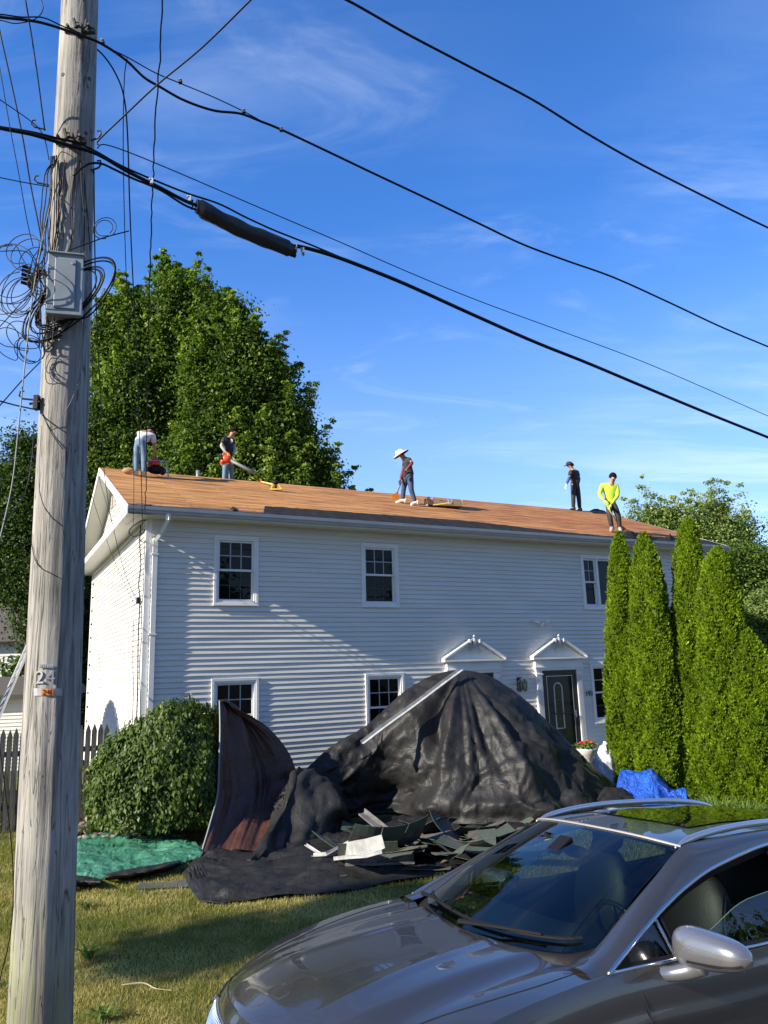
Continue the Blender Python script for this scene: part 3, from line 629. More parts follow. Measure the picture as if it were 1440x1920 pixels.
tree('maple_tree', 'broad dark green maple behind the roof with its right side stepping down to the sky', L2, 4300, 50, .15, LF_BIG, (-6.0, 30, 0), .36, 12, top=L2[1][:3], shoots=560, csize=.6, shell=.30)
L3 = pxlobes([(25, 900, 40, 55), (45, 840, 22, 40), (10, 960, 45, 60), (70, 950, 60, 90), (30, 1060, 52, 60), (90, 1100, 60, 100), (20, 1120, 40, 28)], 27)
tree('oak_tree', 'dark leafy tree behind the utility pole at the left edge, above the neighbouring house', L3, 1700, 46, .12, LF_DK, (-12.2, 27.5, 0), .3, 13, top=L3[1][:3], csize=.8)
L3b = pxlobes([(150, 1180, 30, 90), (140, 1300, 28, 80), (165, 1060, 26, 40), (60, 1270, 36, 40), (110, 1230, 40, 60)], 29)
tree('yew_tree', 'very dark evergreen filling the gap between utility pole and gable wall', L3b, 700, 34, .18, LF_DK, (-12, 29.4, 0), .2, 14, csize=.6)
L4 = pxlobes([(1290, 1032, 90, 45), (1225, 997, 46, 34), (1262, 977, 26, 26), (1335, 982, 38, 34), (1340, 952, 15, 14), (1375, 1017, 40, 45), (1185, 992, 22, 16), (1400, 997, 20, 26), (1255, 1072, 60, 50), (1300, 1112, 80, 60)], 33)
tree('apple_tree', 'airy pale green tree with sky showing through, beyond the right end of the roof', L4, 1500, 36, .13, LF_LT, (13.4, 34, 0), .22, 15, csize=.75, shell=.25, shoots=160)
L5 = pxlobes([(1425, 1055, 46, 36), (1400, 1095, 46, 46), (1360, 1085, 40, 50), (1445, 1115, 40, 50), (1395, 1175, 30, 60)], 30)
tree('walnut_tree', 'denser darker tree at the right edge behind the arborvitae row', L5, 1300, 40, .12, LF_BIG, (15.0, 30.5, 0), .25, 16, csize=.7)
L6 = pxlobes([(1435, 1180, 40, 60), (1440, 1120, 25, 30), (1400, 1230, 50, 60), (1450, 1300, 40, 80), (1380, 1330, 50, 120)], 27)
tree('linden_tree', 'sunlit light green low crown at the far right edge under the darker tree', L6, 1000, 38, .12, LF_LT, (14.2, 27.4, 0), .18, 17, csize=.6)
# thin far treeline so the horizon is closed wherever a gap opens
mbx = []
for k, (x, y, w, h_) in enumerate([(-60, 60, 26, 7), (-20, 75, 30, 8), (30, 70, 24, 7), (62, 62, 24, 8), (-95, 40, 24, 8), (95, 40, 26, 8)]):
    mbx.append((x, y, h_*.5, w*.6, 4, h_*.62))
tl = crown('distant_trees', mbx, 2600, 22, .9, LF_DK, None, 31, 2.0, .5); tag(tl, 'far treeline closing the horizon behind the houses', 'woodland', None, 'stuff')

# ---- arborvitae row
def arborvitae(label, toppx, Y, prof, seed, botx, n=9000, bot=0., twin=None, size=.062, name='arborvitae'):
    tp = aty(toppx[0], toppx[1], Y); ht = tp.z; k = (tp-CAM).length/FPX*.97; bx = aty(botx, 1500, Y).x; lean = (bx-tp.x)
    t = empty(name, (bx, tp.y, 0), 0, label, 'tree', 'arborvitae in the row at the house front' if name == 'arborvitae' else None)
    prof = [(p[0], p[1]*k*.88) for p in prof]     # (fraction from top, half-width)
    r = np.random.default_rng(seed); n = int(n*1.7)
    def radius(f, a):
        base = np.interp(f, [p[0] for p in prof], [p[1] for p in prof])
        z = (1-f)*ht
        lump = .13*np.sin(a*3+z*2.1+seed)+.10*np.sin(a*5-z*4.3+seed*2)+.08*np.sin(a*9+z*7.7)+.05*np.sin(a*17-z*13)
        return base*(1+lump*.8)+.015*np.sin(a*31+z*29)
    f = r.random(n)**.85; a = r.random(n)*2*np.pi; wts = np.interp(f, [p[0] for p in prof], [p[1] for p in prof]); keep = r.random(n) < (.25+.75*wts/wts.max()); f, a = f[keep], a[keep]; n = len(f)
    R = radius(f, a)*(.90+.13*r.random(n)); z = (1-f)*ht
    P = np.stack([R*np.cos(a)-lean*z/ht, R*np.sin(a), z], 1); out = np.stack([np.cos(a), np.sin(a), np.zeros(n)], 1)
    sp = 5; C = np.repeat(P, sp, 0); O = np.repeat(out, sp, 0); m_ = len(C)
    fan = np.tile(np.linspace(-.9, .9, sp), n)+.25*r.normal(size=m_); tang = np.stack([-O[:, 1], O[:, 0], np.zeros(m_)], 1)
    D = O*(.55+.3*r.random((m_, 1)))+tang*fan[:, None]*.55+np.array([0, 0, 1.])*(.75+.35*r.random((m_, 1)))+.25*r.normal(size=(m_, 3))
    D /= np.linalg.norm(D, axis=1, keepdims=True); ln = size*(.7+.7*r.random(m_)); C = C+D*(ln*.45)[:, None]
    N = O+.7*r.normal(size=(m_, 3))
    lum = .45+.22*np.sin(a*4+z*5+seed)*np.sin(z*9+a*2)+.13*r.normal(size=n); tone = np.clip(np.repeat(lum, sp)+.10*r.normal(size=m_), 0, 1)
    leafcards(C, D, N, ln, ln*.38, tone, 'foliage', LF_CY, t)
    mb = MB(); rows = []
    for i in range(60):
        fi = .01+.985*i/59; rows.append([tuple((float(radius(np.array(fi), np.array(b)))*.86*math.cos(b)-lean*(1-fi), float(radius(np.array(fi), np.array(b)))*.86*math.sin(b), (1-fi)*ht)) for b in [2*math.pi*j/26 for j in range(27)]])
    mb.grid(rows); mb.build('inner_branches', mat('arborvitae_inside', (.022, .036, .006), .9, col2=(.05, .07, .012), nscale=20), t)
    mb = MB(); mb.tube([(0, 0, -.05), (0, 0, ht*.5)], [.08, .03], 8); mb.build('trunk', BARK, t)
    if twin: 
        pass
    return t
arborvitae('leftmost arborvitae of the row, slim pointed column touching the lower right window', (1160, 1000), 14.9, [(0, 2), (.05, 11), (.15, 20), (.3, 26), (.5, 31), (.8, 35), (1, 30)], 1, 1182, 11000)
arborvitae('arborvitae with a double tip, second from the left of the row', (1206, 1000), 14.4, [(0, 2), (.05, 13), (.12, 20), (.22, 28), (.45, 40), (.8, 44), (1, 38)], 2, 1238, 13000)
arborvitae('tallest arborvitae of the row, its tip reaching above the gutter', (1290, 975), 14.2, [(0, 3), (.04, 14), (.12, 22), (.25, 26), (.45, 34), (.8, 42), (1, 38)], 3, 1304, 13000)
arborvitae('wide arborvitae right of the tallest one, its blunt top just under the roof corner', (1345, 1028), 13.7, [(0, 3), (.05, 20), (.15, 30), (.3, 38), (.5, 46), (.8, 52), (1, 46)], 4, 1364, 15000)
arborvitae('rightmost and lowest arborvitae of the row at the photo edge', (1396, 1180), 13.4, [(0, 3), (.06, 16), (.2, 34), (.4, 46), (.8, 56), (1, 50)], 5, 1424, 12000)
arborvitae('short narrow arborvitae shoot standing in front of the double-tipped one', (1221, 1022), 14.15, [(0, 2), (.06, 9), (.15, 17), (.4, 25), (1, 34)], 6, 1252, 6000)
# unseen conifer beyond the left edge, widened to fit its pointed shadow on the gable wall
cp = H(-4.6, 3.35, 0); LF_CN = LF_CY
t = empty('spruce_bush', cp, 0, 'pointed evergreen beyond the left edge that shades the gable wall', 'shrub')
r_ = np.random.default_rng(5); n = 26000; f = r_.random(n)**.6; a = r_.random(n)*2*np.pi; R = np.interp(f, [0, .04, .12, .24, .5, 1], [0, .30, .95, 1.6, 1.8, 1.9])*(1+.05*np.sin(a*4+f*20)); P = np.stack([R*np.cos(a), R*np.sin(a), (1-f)*4.36], 1)
D = np.stack([np.cos(a), np.sin(a), .8+0*a], 1)+.3*r_.normal(size=(n, 3)); leafcards(P, D, r_.normal(size=(n, 3)), np.full(n, .10), np.full(n, .045), r_.random(n)*.7, 'foliage', LF_CY, t)
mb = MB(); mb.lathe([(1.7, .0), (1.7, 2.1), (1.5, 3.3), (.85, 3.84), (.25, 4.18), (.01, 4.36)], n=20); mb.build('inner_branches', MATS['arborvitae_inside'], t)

# ---- weeping shrub
sh = Vector((-3.62, 12.62, 0)); t = empty('weeping_shrub', sh, 0, 'round weeping shrub with glossy drooping leaves at the left corner of the house', 'shrub')
r_ = np.random.default_rng(21)
def shrub_R(th, ph):   # direction -> radius vector, higher to the right (+x)
    x = np.cos(th)*np.cos(ph); y = np.sin(th)*np.cos(ph); z = np.sin(ph)
    b = 1+.06*np.sin(th*5+ph*3)+.05*np.sin(th*11-ph*7)+.035*np.sin(ph*17+th*3)
    return np.stack([x*np.where(x < 0, 1.12, 1.22)*b, y*1.10*b, np.maximum(.28, 1.05+z*(.90+.26*x)*b)], -1)
ns = 5200; th = r_.random(ns)*2*np.pi; ph = np.arcsin(r_.random(ns)*1.55-.55); base = shrub_R(th, ph)
base[:, :2] *= (np.where(ph < 0, 1+.10*np.abs(ph), 1-.14*np.sin(np.maximum(ph, 0))))[:, None]; base[:, 2] = np.where(ph < 0, 1.05+ph*1.15, base[:, 2])
per = 9; C = np.repeat(base, per, 0); n = len(C); o = np.repeat(np.stack([np.cos(th), np.sin(th), 0*th], 1), per, 0)
q = np.tile(np.arange(per)/per, ns); C = C+o*(.05*np.sin(q*3))[:, None]+.035*r_.normal(size=(n, 3)); C[:, 2] -= q*.26*(.5+r_.random(n)); C -= o*(.16*r_.random(n))[:, None]
keep = (C[:, 2] > .22) & (C[:, 0]+sh.x < -2.70-.10*(C[:, 2]-1)); C = C[keep]; o = o[keep]; n = len(C)
D = np.array([0, 0, -1.])+.45*r_.normal(size=(n, 3))+o*.35; N = o*1.0+.45*r_.normal(size=(n, 3))+np.array([0, 0, .5])
tone = np.clip(.42+.22*r_.normal(size=n)+.1*np.sin(C[:, 0]*9)*np.sin(C[:, 2]*8), 0, 1); ln = .085*(.6+.7*r_.random(n))
leafcards(C, D, N, ln, ln*.42, tone, 'foliage', LF_SH, t)
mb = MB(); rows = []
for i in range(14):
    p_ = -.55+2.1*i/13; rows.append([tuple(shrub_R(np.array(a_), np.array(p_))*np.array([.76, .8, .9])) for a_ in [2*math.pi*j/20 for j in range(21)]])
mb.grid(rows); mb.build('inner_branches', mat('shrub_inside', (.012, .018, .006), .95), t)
mb = MB(); limbs(mb, (0, 0, 0), (.1, 0, 1.5), [(0, 0, 1.2, .9, .9, .5)], .06, 8, 12); mb.build('trunk', BARK, t, smooth=True)

# ---- strap-leaf clumps in front of the arborvitae
def clump(label, px, py, n, h, seed, w=.30, name='daylily_clump', group='daylily clumps below the arborvitae', mt=LF_GR):
    c = onground(px, py); t = empty(name, c, 0, label, 'plant', group); rs = random.Random(seed); V_ = []; F = []; T = []
    for i in range(n):
        a = rs.uniform(0, 6.283); r0 = rs.uniform(0, w*.4); L = h*rs.uniform(.7, 1.25); out = rs.uniform(.35, 1.0)*h*.9; wd = rs.uniform(.007, .013); side = Vector((-math.sin(a), math.cos(a), 0)); k = 6; b0 = len(V_)
        for j in range(k+1):
            s = j/k; p = Vector((math.cos(a), math.sin(a), 0))*(r0+out*s**1.5)+Vector((0, 0, L*(s-.55*s**2.6*rs.uniform(.8, 1.3)))); ww = wd*(1-s**2.2)+.0012
            V_ += [tuple(p-side*ww), tuple(p+side*ww)]
            if j: F += [b0+2*j-2, b0+2*j-1, b0+2*j+1, b0+2*j]; T.append(min(1, max(0, rs.gauss(.5, .22))))
    fastmesh('foliage', np.array(V_), 4, np.array(F), mt, t, T); mb = MB(); mb.lathe([(w*.5, 0), (w*.35, .05), (.01, .07)], n=10); mb.build('crown_base', MATS['arborvitae_inside'], t)
clump('leftmost daylily clump beside the blue tarp', 1312, 1552, 170, .62, 1)
clump('middle daylily clump with pale arching leaves', 1352, 1556, 190, .70, 2)
clump('daylily clump leaning right, next to the photo edge', 1400, 1560, 190, .66, 3)
clump('daylily clump cut by the right edge of the photo', 1440, 1560, 150, .6, 4)
clump('low dark fern-like plant at the left foot of the weeping shrub', 178, 1566, 160, .30, 7, .35, 'groundcover_plant', None, LF_SH)
# weeds in the lawn
for i, (px, py, h_) in enumerate([(165, 1800, .22), (160, 1705, .14), (192, 1918, .2)]):
    clump(['tall pale weed in the sunny lawn just right of the pole', 'small weed in the shaded lawn right of the pole', 'dark weed tuft at the bottom edge near the pole foot'][i], px, py, 26, h_, 20+i, .10, 'lawn_weed', 'weeds standing in the lawn')
# ------------------------------------------------------------------ utility pole, hardware and cables
PY = 4.9
pb, pt_ = aty(78, 1850, PY), aty(150, 0, PY); pax = (pt_-pb)/(pt_.z-pb.z)
def pole_at(z): return pb+pax*(z-pb.z)
def pole_r(z): return .177-(z-pb.z)*(.177-.134)/(pt_.z-pb.z)
WOOD = bpy.data.materials.new('weathered_pole_wood'); WOOD.use_nodes = True
def wood_nodes(mt, dark=(.13, .12, .105), lite=(.34, .325, .295), algae=True, zs=.055):
    t = mt.node_tree; b = t.nodes['Principled BSDF']; b.inputs['Roughness'].default_value = .9; b.inputs['Specular IOR Level'].default_value = .2
    N = t.nodes.new; Lk = t.links.new; tc = N('ShaderNodeTexCoord'); mp = N('ShaderNodeMapping'); mp.inputs['Scale'].default_value = (1, 1, zs); Lk(tc.outputs['Object'], mp.inputs[0])
    n1 = N('ShaderNodeTexNoise'); n1.inputs['Scale'].default_value = 26; n1.inputs['Detail'].default_value = 9; n1.inputs['Roughness'].default_value = .68; n1.inputs['Distortion'].default_value = .6; Lk(mp.outputs[0], n1.inputs['Vector'])
    r1 = N('ShaderNodeValToRGB'); e = r1.color_ramp.elements; e[0].position = .32; e[0].color = (*dark, 1); e[1].position = .56; e[1].color = (*lite, 1); Lk(n1.outputs['Fac'], r1.inputs[0])
    # checks: narrow dark splits running up the pole
    mp2 = N('ShaderNodeMapping'); mp2.inputs['Scale'].default_value = (1, 1, zs*.7); Lk(tc.outputs['Object'], mp2.inputs[0])
    n2 = N('ShaderNodeTexNoise'); n2.inputs['Scale'].default_value = 15; n2.inputs['Detail'].default_value = 3; n2.inputs['Distortion'].default_value = 1.2; Lk(mp2.outputs[0], n2.inputs['Vector'])
    s = N('ShaderNodeMath'); s.operation = 'SUBTRACT'; s.inputs[1].default_value = .5; Lk(n2.outputs['Fac'], s.inputs[0]); a = N('ShaderNodeMath'); a.operation = 'ABSOLUTE'; Lk(s.outputs[0], a.inputs[0])
    r2 = N('ShaderNodeMapRange'); r2.inputs['From Min'].default_value = .0; r2.inputs['From Max'].default_value = .012; r2.inputs['To Min'].default_value = .25; Lk(a.outputs[0], r2.inputs['Value'])
    m = N('ShaderNodeMix'); m.data_type = 'RGBA'; m.blend_type = 'MULTIPLY'; m.inputs[0].default_value = 1; Lk(r1.outputs[0], m.inputs[6]); Lk(r2.outputs[0], m.inputs[7]); last = m.outputs[2]
    n3 = N('ShaderNodeTexNoise'); n3.inputs['Scale'].default_value = 2.2; n3.inputs['Detail'].default_value = 5; Lk(tc.outputs['Object'], n3.inputs['Vector'])
    r3 = N('ShaderNodeMapRange'); r3.inputs['To Min'].default_value = .78; r3.inputs['To Max'].default_value = 1.15; r3.inputs['From Min'].default_value = .3; r3.inputs['From Max'].default_value = .7; Lk(n3.outputs['Fac'], r3.inputs['Value'])
    m4 = N('ShaderNodeMix'); m4.data_type = 'RGBA'; m4.blend_type = 'MULTIPLY'; m4.inputs[0].default_value = 1; Lk(last, m4.inputs[6]); Lk(r3.outputs[0], m4.inputs[7]); last = m4.outputs[2]
    if algae:
        sx = N('ShaderNodeSeparateXYZ'); Lk(tc.outputs['Object'], sx.inputs[0]); mz = N('ShaderNodeMapRange'); mz.inputs['From Min'].default_value = 1.35; mz.inputs['From Max'].default_value = .5; Lk(sx.outputs['Z'], mz.inputs['Value'])
        mq = N('ShaderNodeMath'); mq.operation = 'MULTIPLY'; Lk(mz.outputs[0], mq.inputs[0]); r5 = N('ShaderNodeMapRange'); r5.inputs['From Min'].default_value = .42; r5.inputs['From Max'].default_value = .58; Lk(n1.outputs['Fac'], r5.inputs['Value']); Lk(r5.outputs[0], mq.inputs[1])
        mx_ = N('ShaderNodeMix'); mx_.data_type = 'RGBA'; mx_.blend_type = 'MULTIPLY'; mx_.inputs[7].default_value = (.72, .80, .34, 1); Lk(mq.outputs[0], mx_.inputs[0]); Lk(last, mx_.inputs[6]); last = mx_.outputs[2]
    Lk(last, b.inputs['Base Color'])
    bm_ = N('ShaderNodeMath'); bm_.operation = 'MULTIPLY'; Lk(n1.outputs['Fac'], bm_.inputs[0]); Lk(r2.outputs[0], bm_.inputs[1])
    bp = N('ShaderNodeBump'); bp.inputs['Strength'].default_value = .9; bp.inputs['Distance'].default_value = .012; Lk(bm_.outputs[0], bp.inputs['Height']); Lk(bp.outputs[0], b.inputs['Normal'])
wood_nodes(WOOD)
p0_ = pole_at(0); pole = empty('utility_pole', p0_, 0, 'tall weathered wooden utility pole with metal number plates at the left of the photo', 'utility pole')
mb = MB(); rows = []; nz_ = 150; na = 72
for i in range(nz_+1):
    z = -.1+11.0*i/nz_; c = pole_at(z)-p0_; r0 = pole_r(z)+(.012*math.exp(-max(z, 0)/.15)); row = []
    for j in range(na+1):
        a = 2*math.pi*j/na; d = .0045*noise.noise((3*math.cos(a), 3*math.sin(a), z*.5))+.003*noise.noise((9*math.cos(a), 9*math.sin(a), z*.35)); 
        for ka, kw, kd in ((-1.9, .035, .010), (-1.2, .03, .007), (-2.6, .04, .009), (.2, .05, .01)):
            ww = abs(a-(ka % 6.283)-.10*noise.noise((ka, 0, z*.8))); d -= kd*max(0, 1-ww/kw)*smooth01(.5+1.5*noise.noise((ka*3, 5, z*.45)))
        row.append((c.x+(r0+d)*math.cos(a), c.y+(r0+d)*math.sin(a), z))
    rows.append(row)
mb.grid(rows); mb.build('shaft', WOOD, pole, smooth=True)
def on_pole(px, py, lift=.004):
    """point of the pole's skin under a line of sight"""
    d = ray(px, py); z = (CAM+d*(PY/d.y)).z
    for _ in range(4):
        c = pole_at(z); r = pole_r(z)+lift; o = Vector((CAM.x-c.x, CAM.y-c.y)); dd = Vector((d.x, d.y)); A = dd.dot(dd); B = 2*o.dot(dd); Cc = o.dot(o)-r*r
        disc = max(0, B*B-4*A*Cc); t = (-B-math.sqrt(disc))/(2*A); z = (CAM+d*t).z
    return CAM+d*t
METAL = mat('galvanised_metal', (.42, .43, .44), .45, metal=.7, col2=(.32, .33, .34), nscale=25)
RUBBER = mat('black_cable_jacket', (.006, .006, .007), .5, spec=.22)
GREYC = mat('grey_cable_jacket', (.16, .16, .165), .5)
RUST = mat('rusty_bracket', (.28, .10, .03), .8, col2=(.12, .05, .02), nscale=30)
# knots
mb = MB()
for px, py in ((167, 148), (161, 250), (158, 395), (118, 140)):
    q = on_pole(px, py, .0)-p0_; n_ = (q-(pole_at(q.z)-p0_)); n_.z = 0; n_.normalize(); M = Matrix.Translation(q)@n_.to_track_quat('Z', 'Y').to_matrix().to_4x4()
    mb.lathe([(.016, -.004), (.015, .004), (.006, .002), (.001, .003)], n=12, M=M)
mb.build('knot', mat('knot_wood', (.10, .06, .035), .9), pole)
# numbers on the pole
def plate_M(px, py, lift=.006):
    q = on_pole(px, py, lift); n_ = q-pole_at(q.z); n_.z = 0; n_.normalize(); up_ = pax.normalized(); x_ = up_.cross(n_).normalized(); M = Matrix((x_, up_, n_)).transposed().to_4x4(); return q-p0_, M
SILV = mat('cast_aluminium', (.50, .51, .52), .38, metal=.6)
for ch, px, w in (('2', 75, 0), ('4', 95, 0)):
    q, M = plate_M(px, 1271); g_ = glyphs('pole_digit', ch, .112, q, M, SILV, pole, .005)
q, M = plate_M(88, 1249); mb = MB(); mb.box((-.042, -.011, 0), (.042, .011, .003), Matrix.Translation(q)@M); sp_ = mb.build('name_strip', METAL, pole)
mb = MB()
for k in range(6): mb.box((-.037+k*.013, -.006, .003), (-.029+k*.013, .006, .005), Matrix.Translation(q)@M)
mb.build('embossed_marks', SILV, sp_)
pm = MB(); rows = []
for i in range(9):
    px = 63+54*i/8; a_, b_ = on_pole(px, 1290.5, .006)-p0_, on_pole(px, 1304.5, .006)-p0_; rows.append([a_, b_])
pm.grid(rows); tg = pm.build('tag_strip', METAL, pole)
pm = MB(); rows = []
for i in range(7):
    px = 77+24*i/6; rows.append([on_pole(px, 1291.5, .009)-p0_, on_pole(px, 1303.5, .009)-p0_])
pm.grid(rows); pm.build('orange_tag', mat('orange_tag', (.80, .22, .02), .5), tg)
INK = mat('black_ink', (.01, .01, .01), .6)
for ch, px, sz, dy in (('2', 82, .045, 0), ('4', 89.5, .045, 0), ('3', 96.5, .024, -2.6), ('2', 96.5, .022, 3)):
    q, M = plate_M(px, 1298+dy, .012); glyphs('tag_digit', ch, sz, q, M, INK, tg, .0008)
# brackets with bolts where the strands meet the pole
def hw_bracket(name, px, py, sc=1., label=None):
    q = on_pole(px, py, .0); t_ = MB(); M = Matrix.Translation(q-p0_)
    t_.box((-.10*sc, -.035, -.018), (.10*sc, .0, .018), M); t_.box((-.02, -.05, -.05), (.02, 0, .05), M)
    for x in (-.07*sc, 0, .07*sc): t_.tube([q-p0_+Vector((x, -.07, .012)), q-p0_+Vector((x, -.0, .012))], .011, 6)
    t_.tube([q-p0_+Vector((-.02, -.05, .0)), q-p0_+Vector((-.035, -.06, .07))], .012, 6); t_.tube([q-p0_+Vector((.05, -.05, .0)), q-p0_+Vector((.06, -.06, .055))], .010, 6)
    return t_.build(name, mat('old_steel', (.07, .065, .055), .7, metal=.3), pole)
hw_bracket('strand_bracket', 152, 62, 1.1); hw_bracket('strand_bracket', 135, 268, 1.1)
mb = MB()
for px, py in ((86, 243), (176, 264), (176, 320), (92, 347), (66, 750)):
    q = on_pole(max(48, min(170, px)), py, -.01)-p0_; s_ = -1 if px < 120 else 1; mb.tube([q, q+Vector((s_*.07, -.03, 0)), q+Vector((s_*.09, -.04, .02)), q+Vector((s_*.085, -.04, .05)), q+Vector((s_*.06, -.04, .05))], .007, 6)
mb.build('drop_hook', MATS['old_steel'], pole)
# grey equipment cabinet
bc = (on_pole(124, 541, .0)); ctr = pole_at(bc.z); n_ = Vector((.30, -1, 0)).normalized(); up_ = pax.normalized(); x_ = up_.cross(n_).normalized(); n_ = x_.cross(up_)
W2, H2, D2 = .108, .218, .062; co = ctr+n_*(pole_r(bc.z)+.065)
cabM = Matrix((x_, up_, n_)).transposed().to_4x4(); cabM.translation = (0, 0, 0)
co = CAM+ray(124, 541)*((ctr+n_*(pole_r(bc.z)+.065)-CAM).dot(n_)/ray(124, 541).dot(n_))
cab = empty('equipment_cabinet', co, 0, 'grey metal equipment box strapped to the utility pole', 'metal box')
CABM = mat('painted_grey_steel', (.25, .29, .31), .42, col2=(.20, .24, .26), nscale=9, spec=.5)
mb = MB(); mb.box((-W2, -H2, -D2), (W2, H2, D2-.012), cabM); mb.build('cabinet_body', CABM, cab, bevel=.004)
mb = MB(); mb.box((-W2-.004, -H2-.004, D2-.012), (W2+.004, H2+.004, D2+.004), cabM); mb.build('door', CABM, cab, bevel=.004)
mb = MB(); mb.box((-W2*.62, -H2*.84, D2+.004), (W2*.62, H2*.84, D2+.014), cabM); mb.build('raised_panel', CABM, cab, bevel=.006)
mb = MB(); mb.box((-W2-.01, H2, -D2), (W2+.01, H2+.012, D2+.018), cabM); mb.build('rain_lip', CABM, cab, bevel=.003)
mb = MB()
for x, y in ((W2*.42, H2*.68), (W2*.18, -H2*.62)): mb.lathe([(.011, 0), (.009, .006), (.0, .007)], n=10, M=cabM@Matrix.Translation((x, y, D2+.014)))
mb.build('latch_screw', METAL, cab)
mb = MB(); mb.box((-.02, -H2*.9, -D2-.07), (.02, H2*1.05, -D2), cabM); mb.build('mounting_bracket', METAL, cab)

# ---- cables
LDIR = Vector((math.cos(math.radians(31)), math.sin(math.radians(31)), 0)); LN = Vector((-LDIR.y, LDIR.x, 0)); PX0 = pole_at(6)
def onl(px, py, off=-.2): return hitplane(px, py, PX0+LN*off, LN)
ncab = [0]
def cable(name, label, pts, r, mt=RUBBER, group='overhead cables at the utility pole', cat='cable', k=8, nseg=7, wob=0):
    P = []
    for p in pts:
        if isinstance(p, Vector): P.append(p)
        elif len(p) == 2: P.append(onl(*p))
        elif isinstance(p[2], str): P.append(onl(p[0], p[1], float(p[2][1:])))
        else: P.append(aty(p[0], p[1], p[2]))
    if k == 8 and isinstance(pts[-1], tuple) and len(pts[-1]) == 2 and pts[-1][0] > 1500: P += [P[-1]+LDIR*9+Vector((0, 0, .25)), P[-1]+LDIR*26+Vector((0, 0, 1.6))]
    q = catmull(P, k)
    if wob: q = [p+Vector((noise.noise(p*7), noise.noise(p*7+Vector((9, 0, 0))), noise.noise(p*7+Vector((0, 9, 0)))))*wob for p in q]
    mb = MB(); mb.tube(q, r, nseg); o = mb.build(name, mt, smooth=True); tag(o, label, cat, group); return o
c_A = cable('overhead_cable', 'thick black cable crossing the top right corner of the sky, uppermost of the long spans', [(560, -40), (650, 0), (760, 62), (880, 125), (1000, 188), (1100, 250), (1200, 307), (1320, 368), (1440, 427), (1560, 480)], .0125)
c_B = cable('overhead_cable', 'black cable sagging from the top pole bracket to the right edge, second long span', [(-60, 22), (0, 32), (75, 42), (150, 66), (190, 82), (235, 112), (270, 145), (300, 163), (345, 188), (400, 207), (450, 213), (490, 228), (527, 243), (610, 282), (700, 325), (800, 372), (900, 420), (980, 458), (1060, 488), (1150, 520), (1250, 565), (1350, 612), (1440, 650), (1560, 700)], .0100)
cable('overhead_strand', 'thin steel strand above the second long span, from the top bracket to its clamp', [(150, 62), (200, 88), (240, 108), (290, 136), (335, 155), (400, 182), (457, 209), (500, 232), (527, 242)], .0045)
cable('overhead_strand', 'thin top strand left of the pole sagging into the top bracket', [(-40, 28), (0, 27), (40, 32), (80, 33), (115, 48), (150, 62)], .005)
cable('overhead_strand', 'looping thin wire left of the pole top below the strand', [(-40, 36), (0, 38), (30, 44), (65, 36), (80, 20), (78, 2), (65, -20)], .0035)
c_C = cable('overhead_cable', 'heaviest black cable running from the black splice case down to the right edge', [(540, 462), (560, 462), (600, 472), (640, 485), (700, 508), (770, 537), (880, 587), (1000, 640), (1100, 680), (1200, 722), (1320, 772), (1440, 820), (1560, 868)], .0165)
cable('overhead_strand', 'steel strand carrying the splice case, wrapped in black, meeting the heavy cable', [(135, 262), (180, 284), (230, 312), (290, 338), (350, 362), (410, 382), (460, 407), (510, 430), (550, 446), (590, 462), (640, 483)], .0075)
cable('overhead_cable', 'thick black cable entering the splice case from the left, upper one', [(-60, 225), (0, 240), (60, 252), (120, 270), (180, 288), (240, 322), (300, 352), (350, 378), (380, 388)], .0135)
cable('overhead_cable', 'thick black cable entering the splice case from the left, lower one curving off the pole', [(138, 330), (150, 318), (168, 307), (190, 307), (215, 318), (250, 335), (300, 356), (345, 384), (375, 396)], .0085)
cable('overhead_strand', 'stout black strand left of the pole above the heavy cable', [(-60, 226), (0, 238), (60, 248), (110, 260), (140, 266)], .009)
c_D = cable('overhead_wire', 'thinnest long wire just above the heavy cable, reaching the right edge', [(182, 278), (195, 271), (240, 285), (330, 322), (430, 365), (530, 408), (640, 455), (770, 512), (900, 565), (1050, 620), (1200, 676), (1320, 727), (1440, 780), (1560, 830)], .0042)
cable('overhead_wire', 'straight black wire rising from the pole hook to the top edge, crossing the vertical drops', [(184, 272, 4.75), (186, 262, 4.74), (236, 214, 4.6), (296, 158, 4.4), (380, 88, 4.15), (472, -2, 3.85), (530, -60, 3.7)], .0058)
# drops to the house corner
def drop(px, py, Y0, Y1, pys): return [(a, b, 1/((1/Y0)+(1/Y1-1/Y0)*((b-py)/(985-py)))) for a, b in pys]
cable('service_drop', 'rightmost of the near-vertical drops, thick and slightly wavy, coming from the top edge', drop(305, 0, 6.0, 13.6, [(306, -40), (305, 0), (299, 100), (293, 200), (288, 300), (284, 400), (281, 500), (279, 600), (276, 700), (275, 800), (274, 900), (272, 960)]), .0078, wob=.02)
cable('service_drop', 'left one of the near-vertical drops starting at the strand clamp', drop(238, 112, 5.6, 13.6, [(238, 108), (233, 150), (231, 250), (232, 350), (235, 470), (241, 620), (248, 780), (251, 900), (250, 985)]), .0046)
cable('service_drop', 'twisted middle drop of the near-vertical group, ending beside the gable corner', drop(180, 80, 5.2, 13.6, [(160, 78), (190, 100), (215, 135), (232, 180), (239, 250), (243, 380), (248, 500), (255, 640), (261, 800), (265, 900), (267, 985)]), .0068)
cable('service_drop', 'dark drop hanging down the right flank of the pole to the gable peak', drop(178, 300, 4.8, 13.3, [(176, 320), (178, 480), (183, 640), (189, 760), (195, 880), (203, 940), (209, 978)]), .0055)
cable('service_drop', 'thin drop beside the pole running to the cornice cleat', drop(172, 300, 4.8, 13.3, [(172, 330), (172, 520), (173, 700), (176, 820), (186, 895), (200, 945), (211, 980)]), .0035)
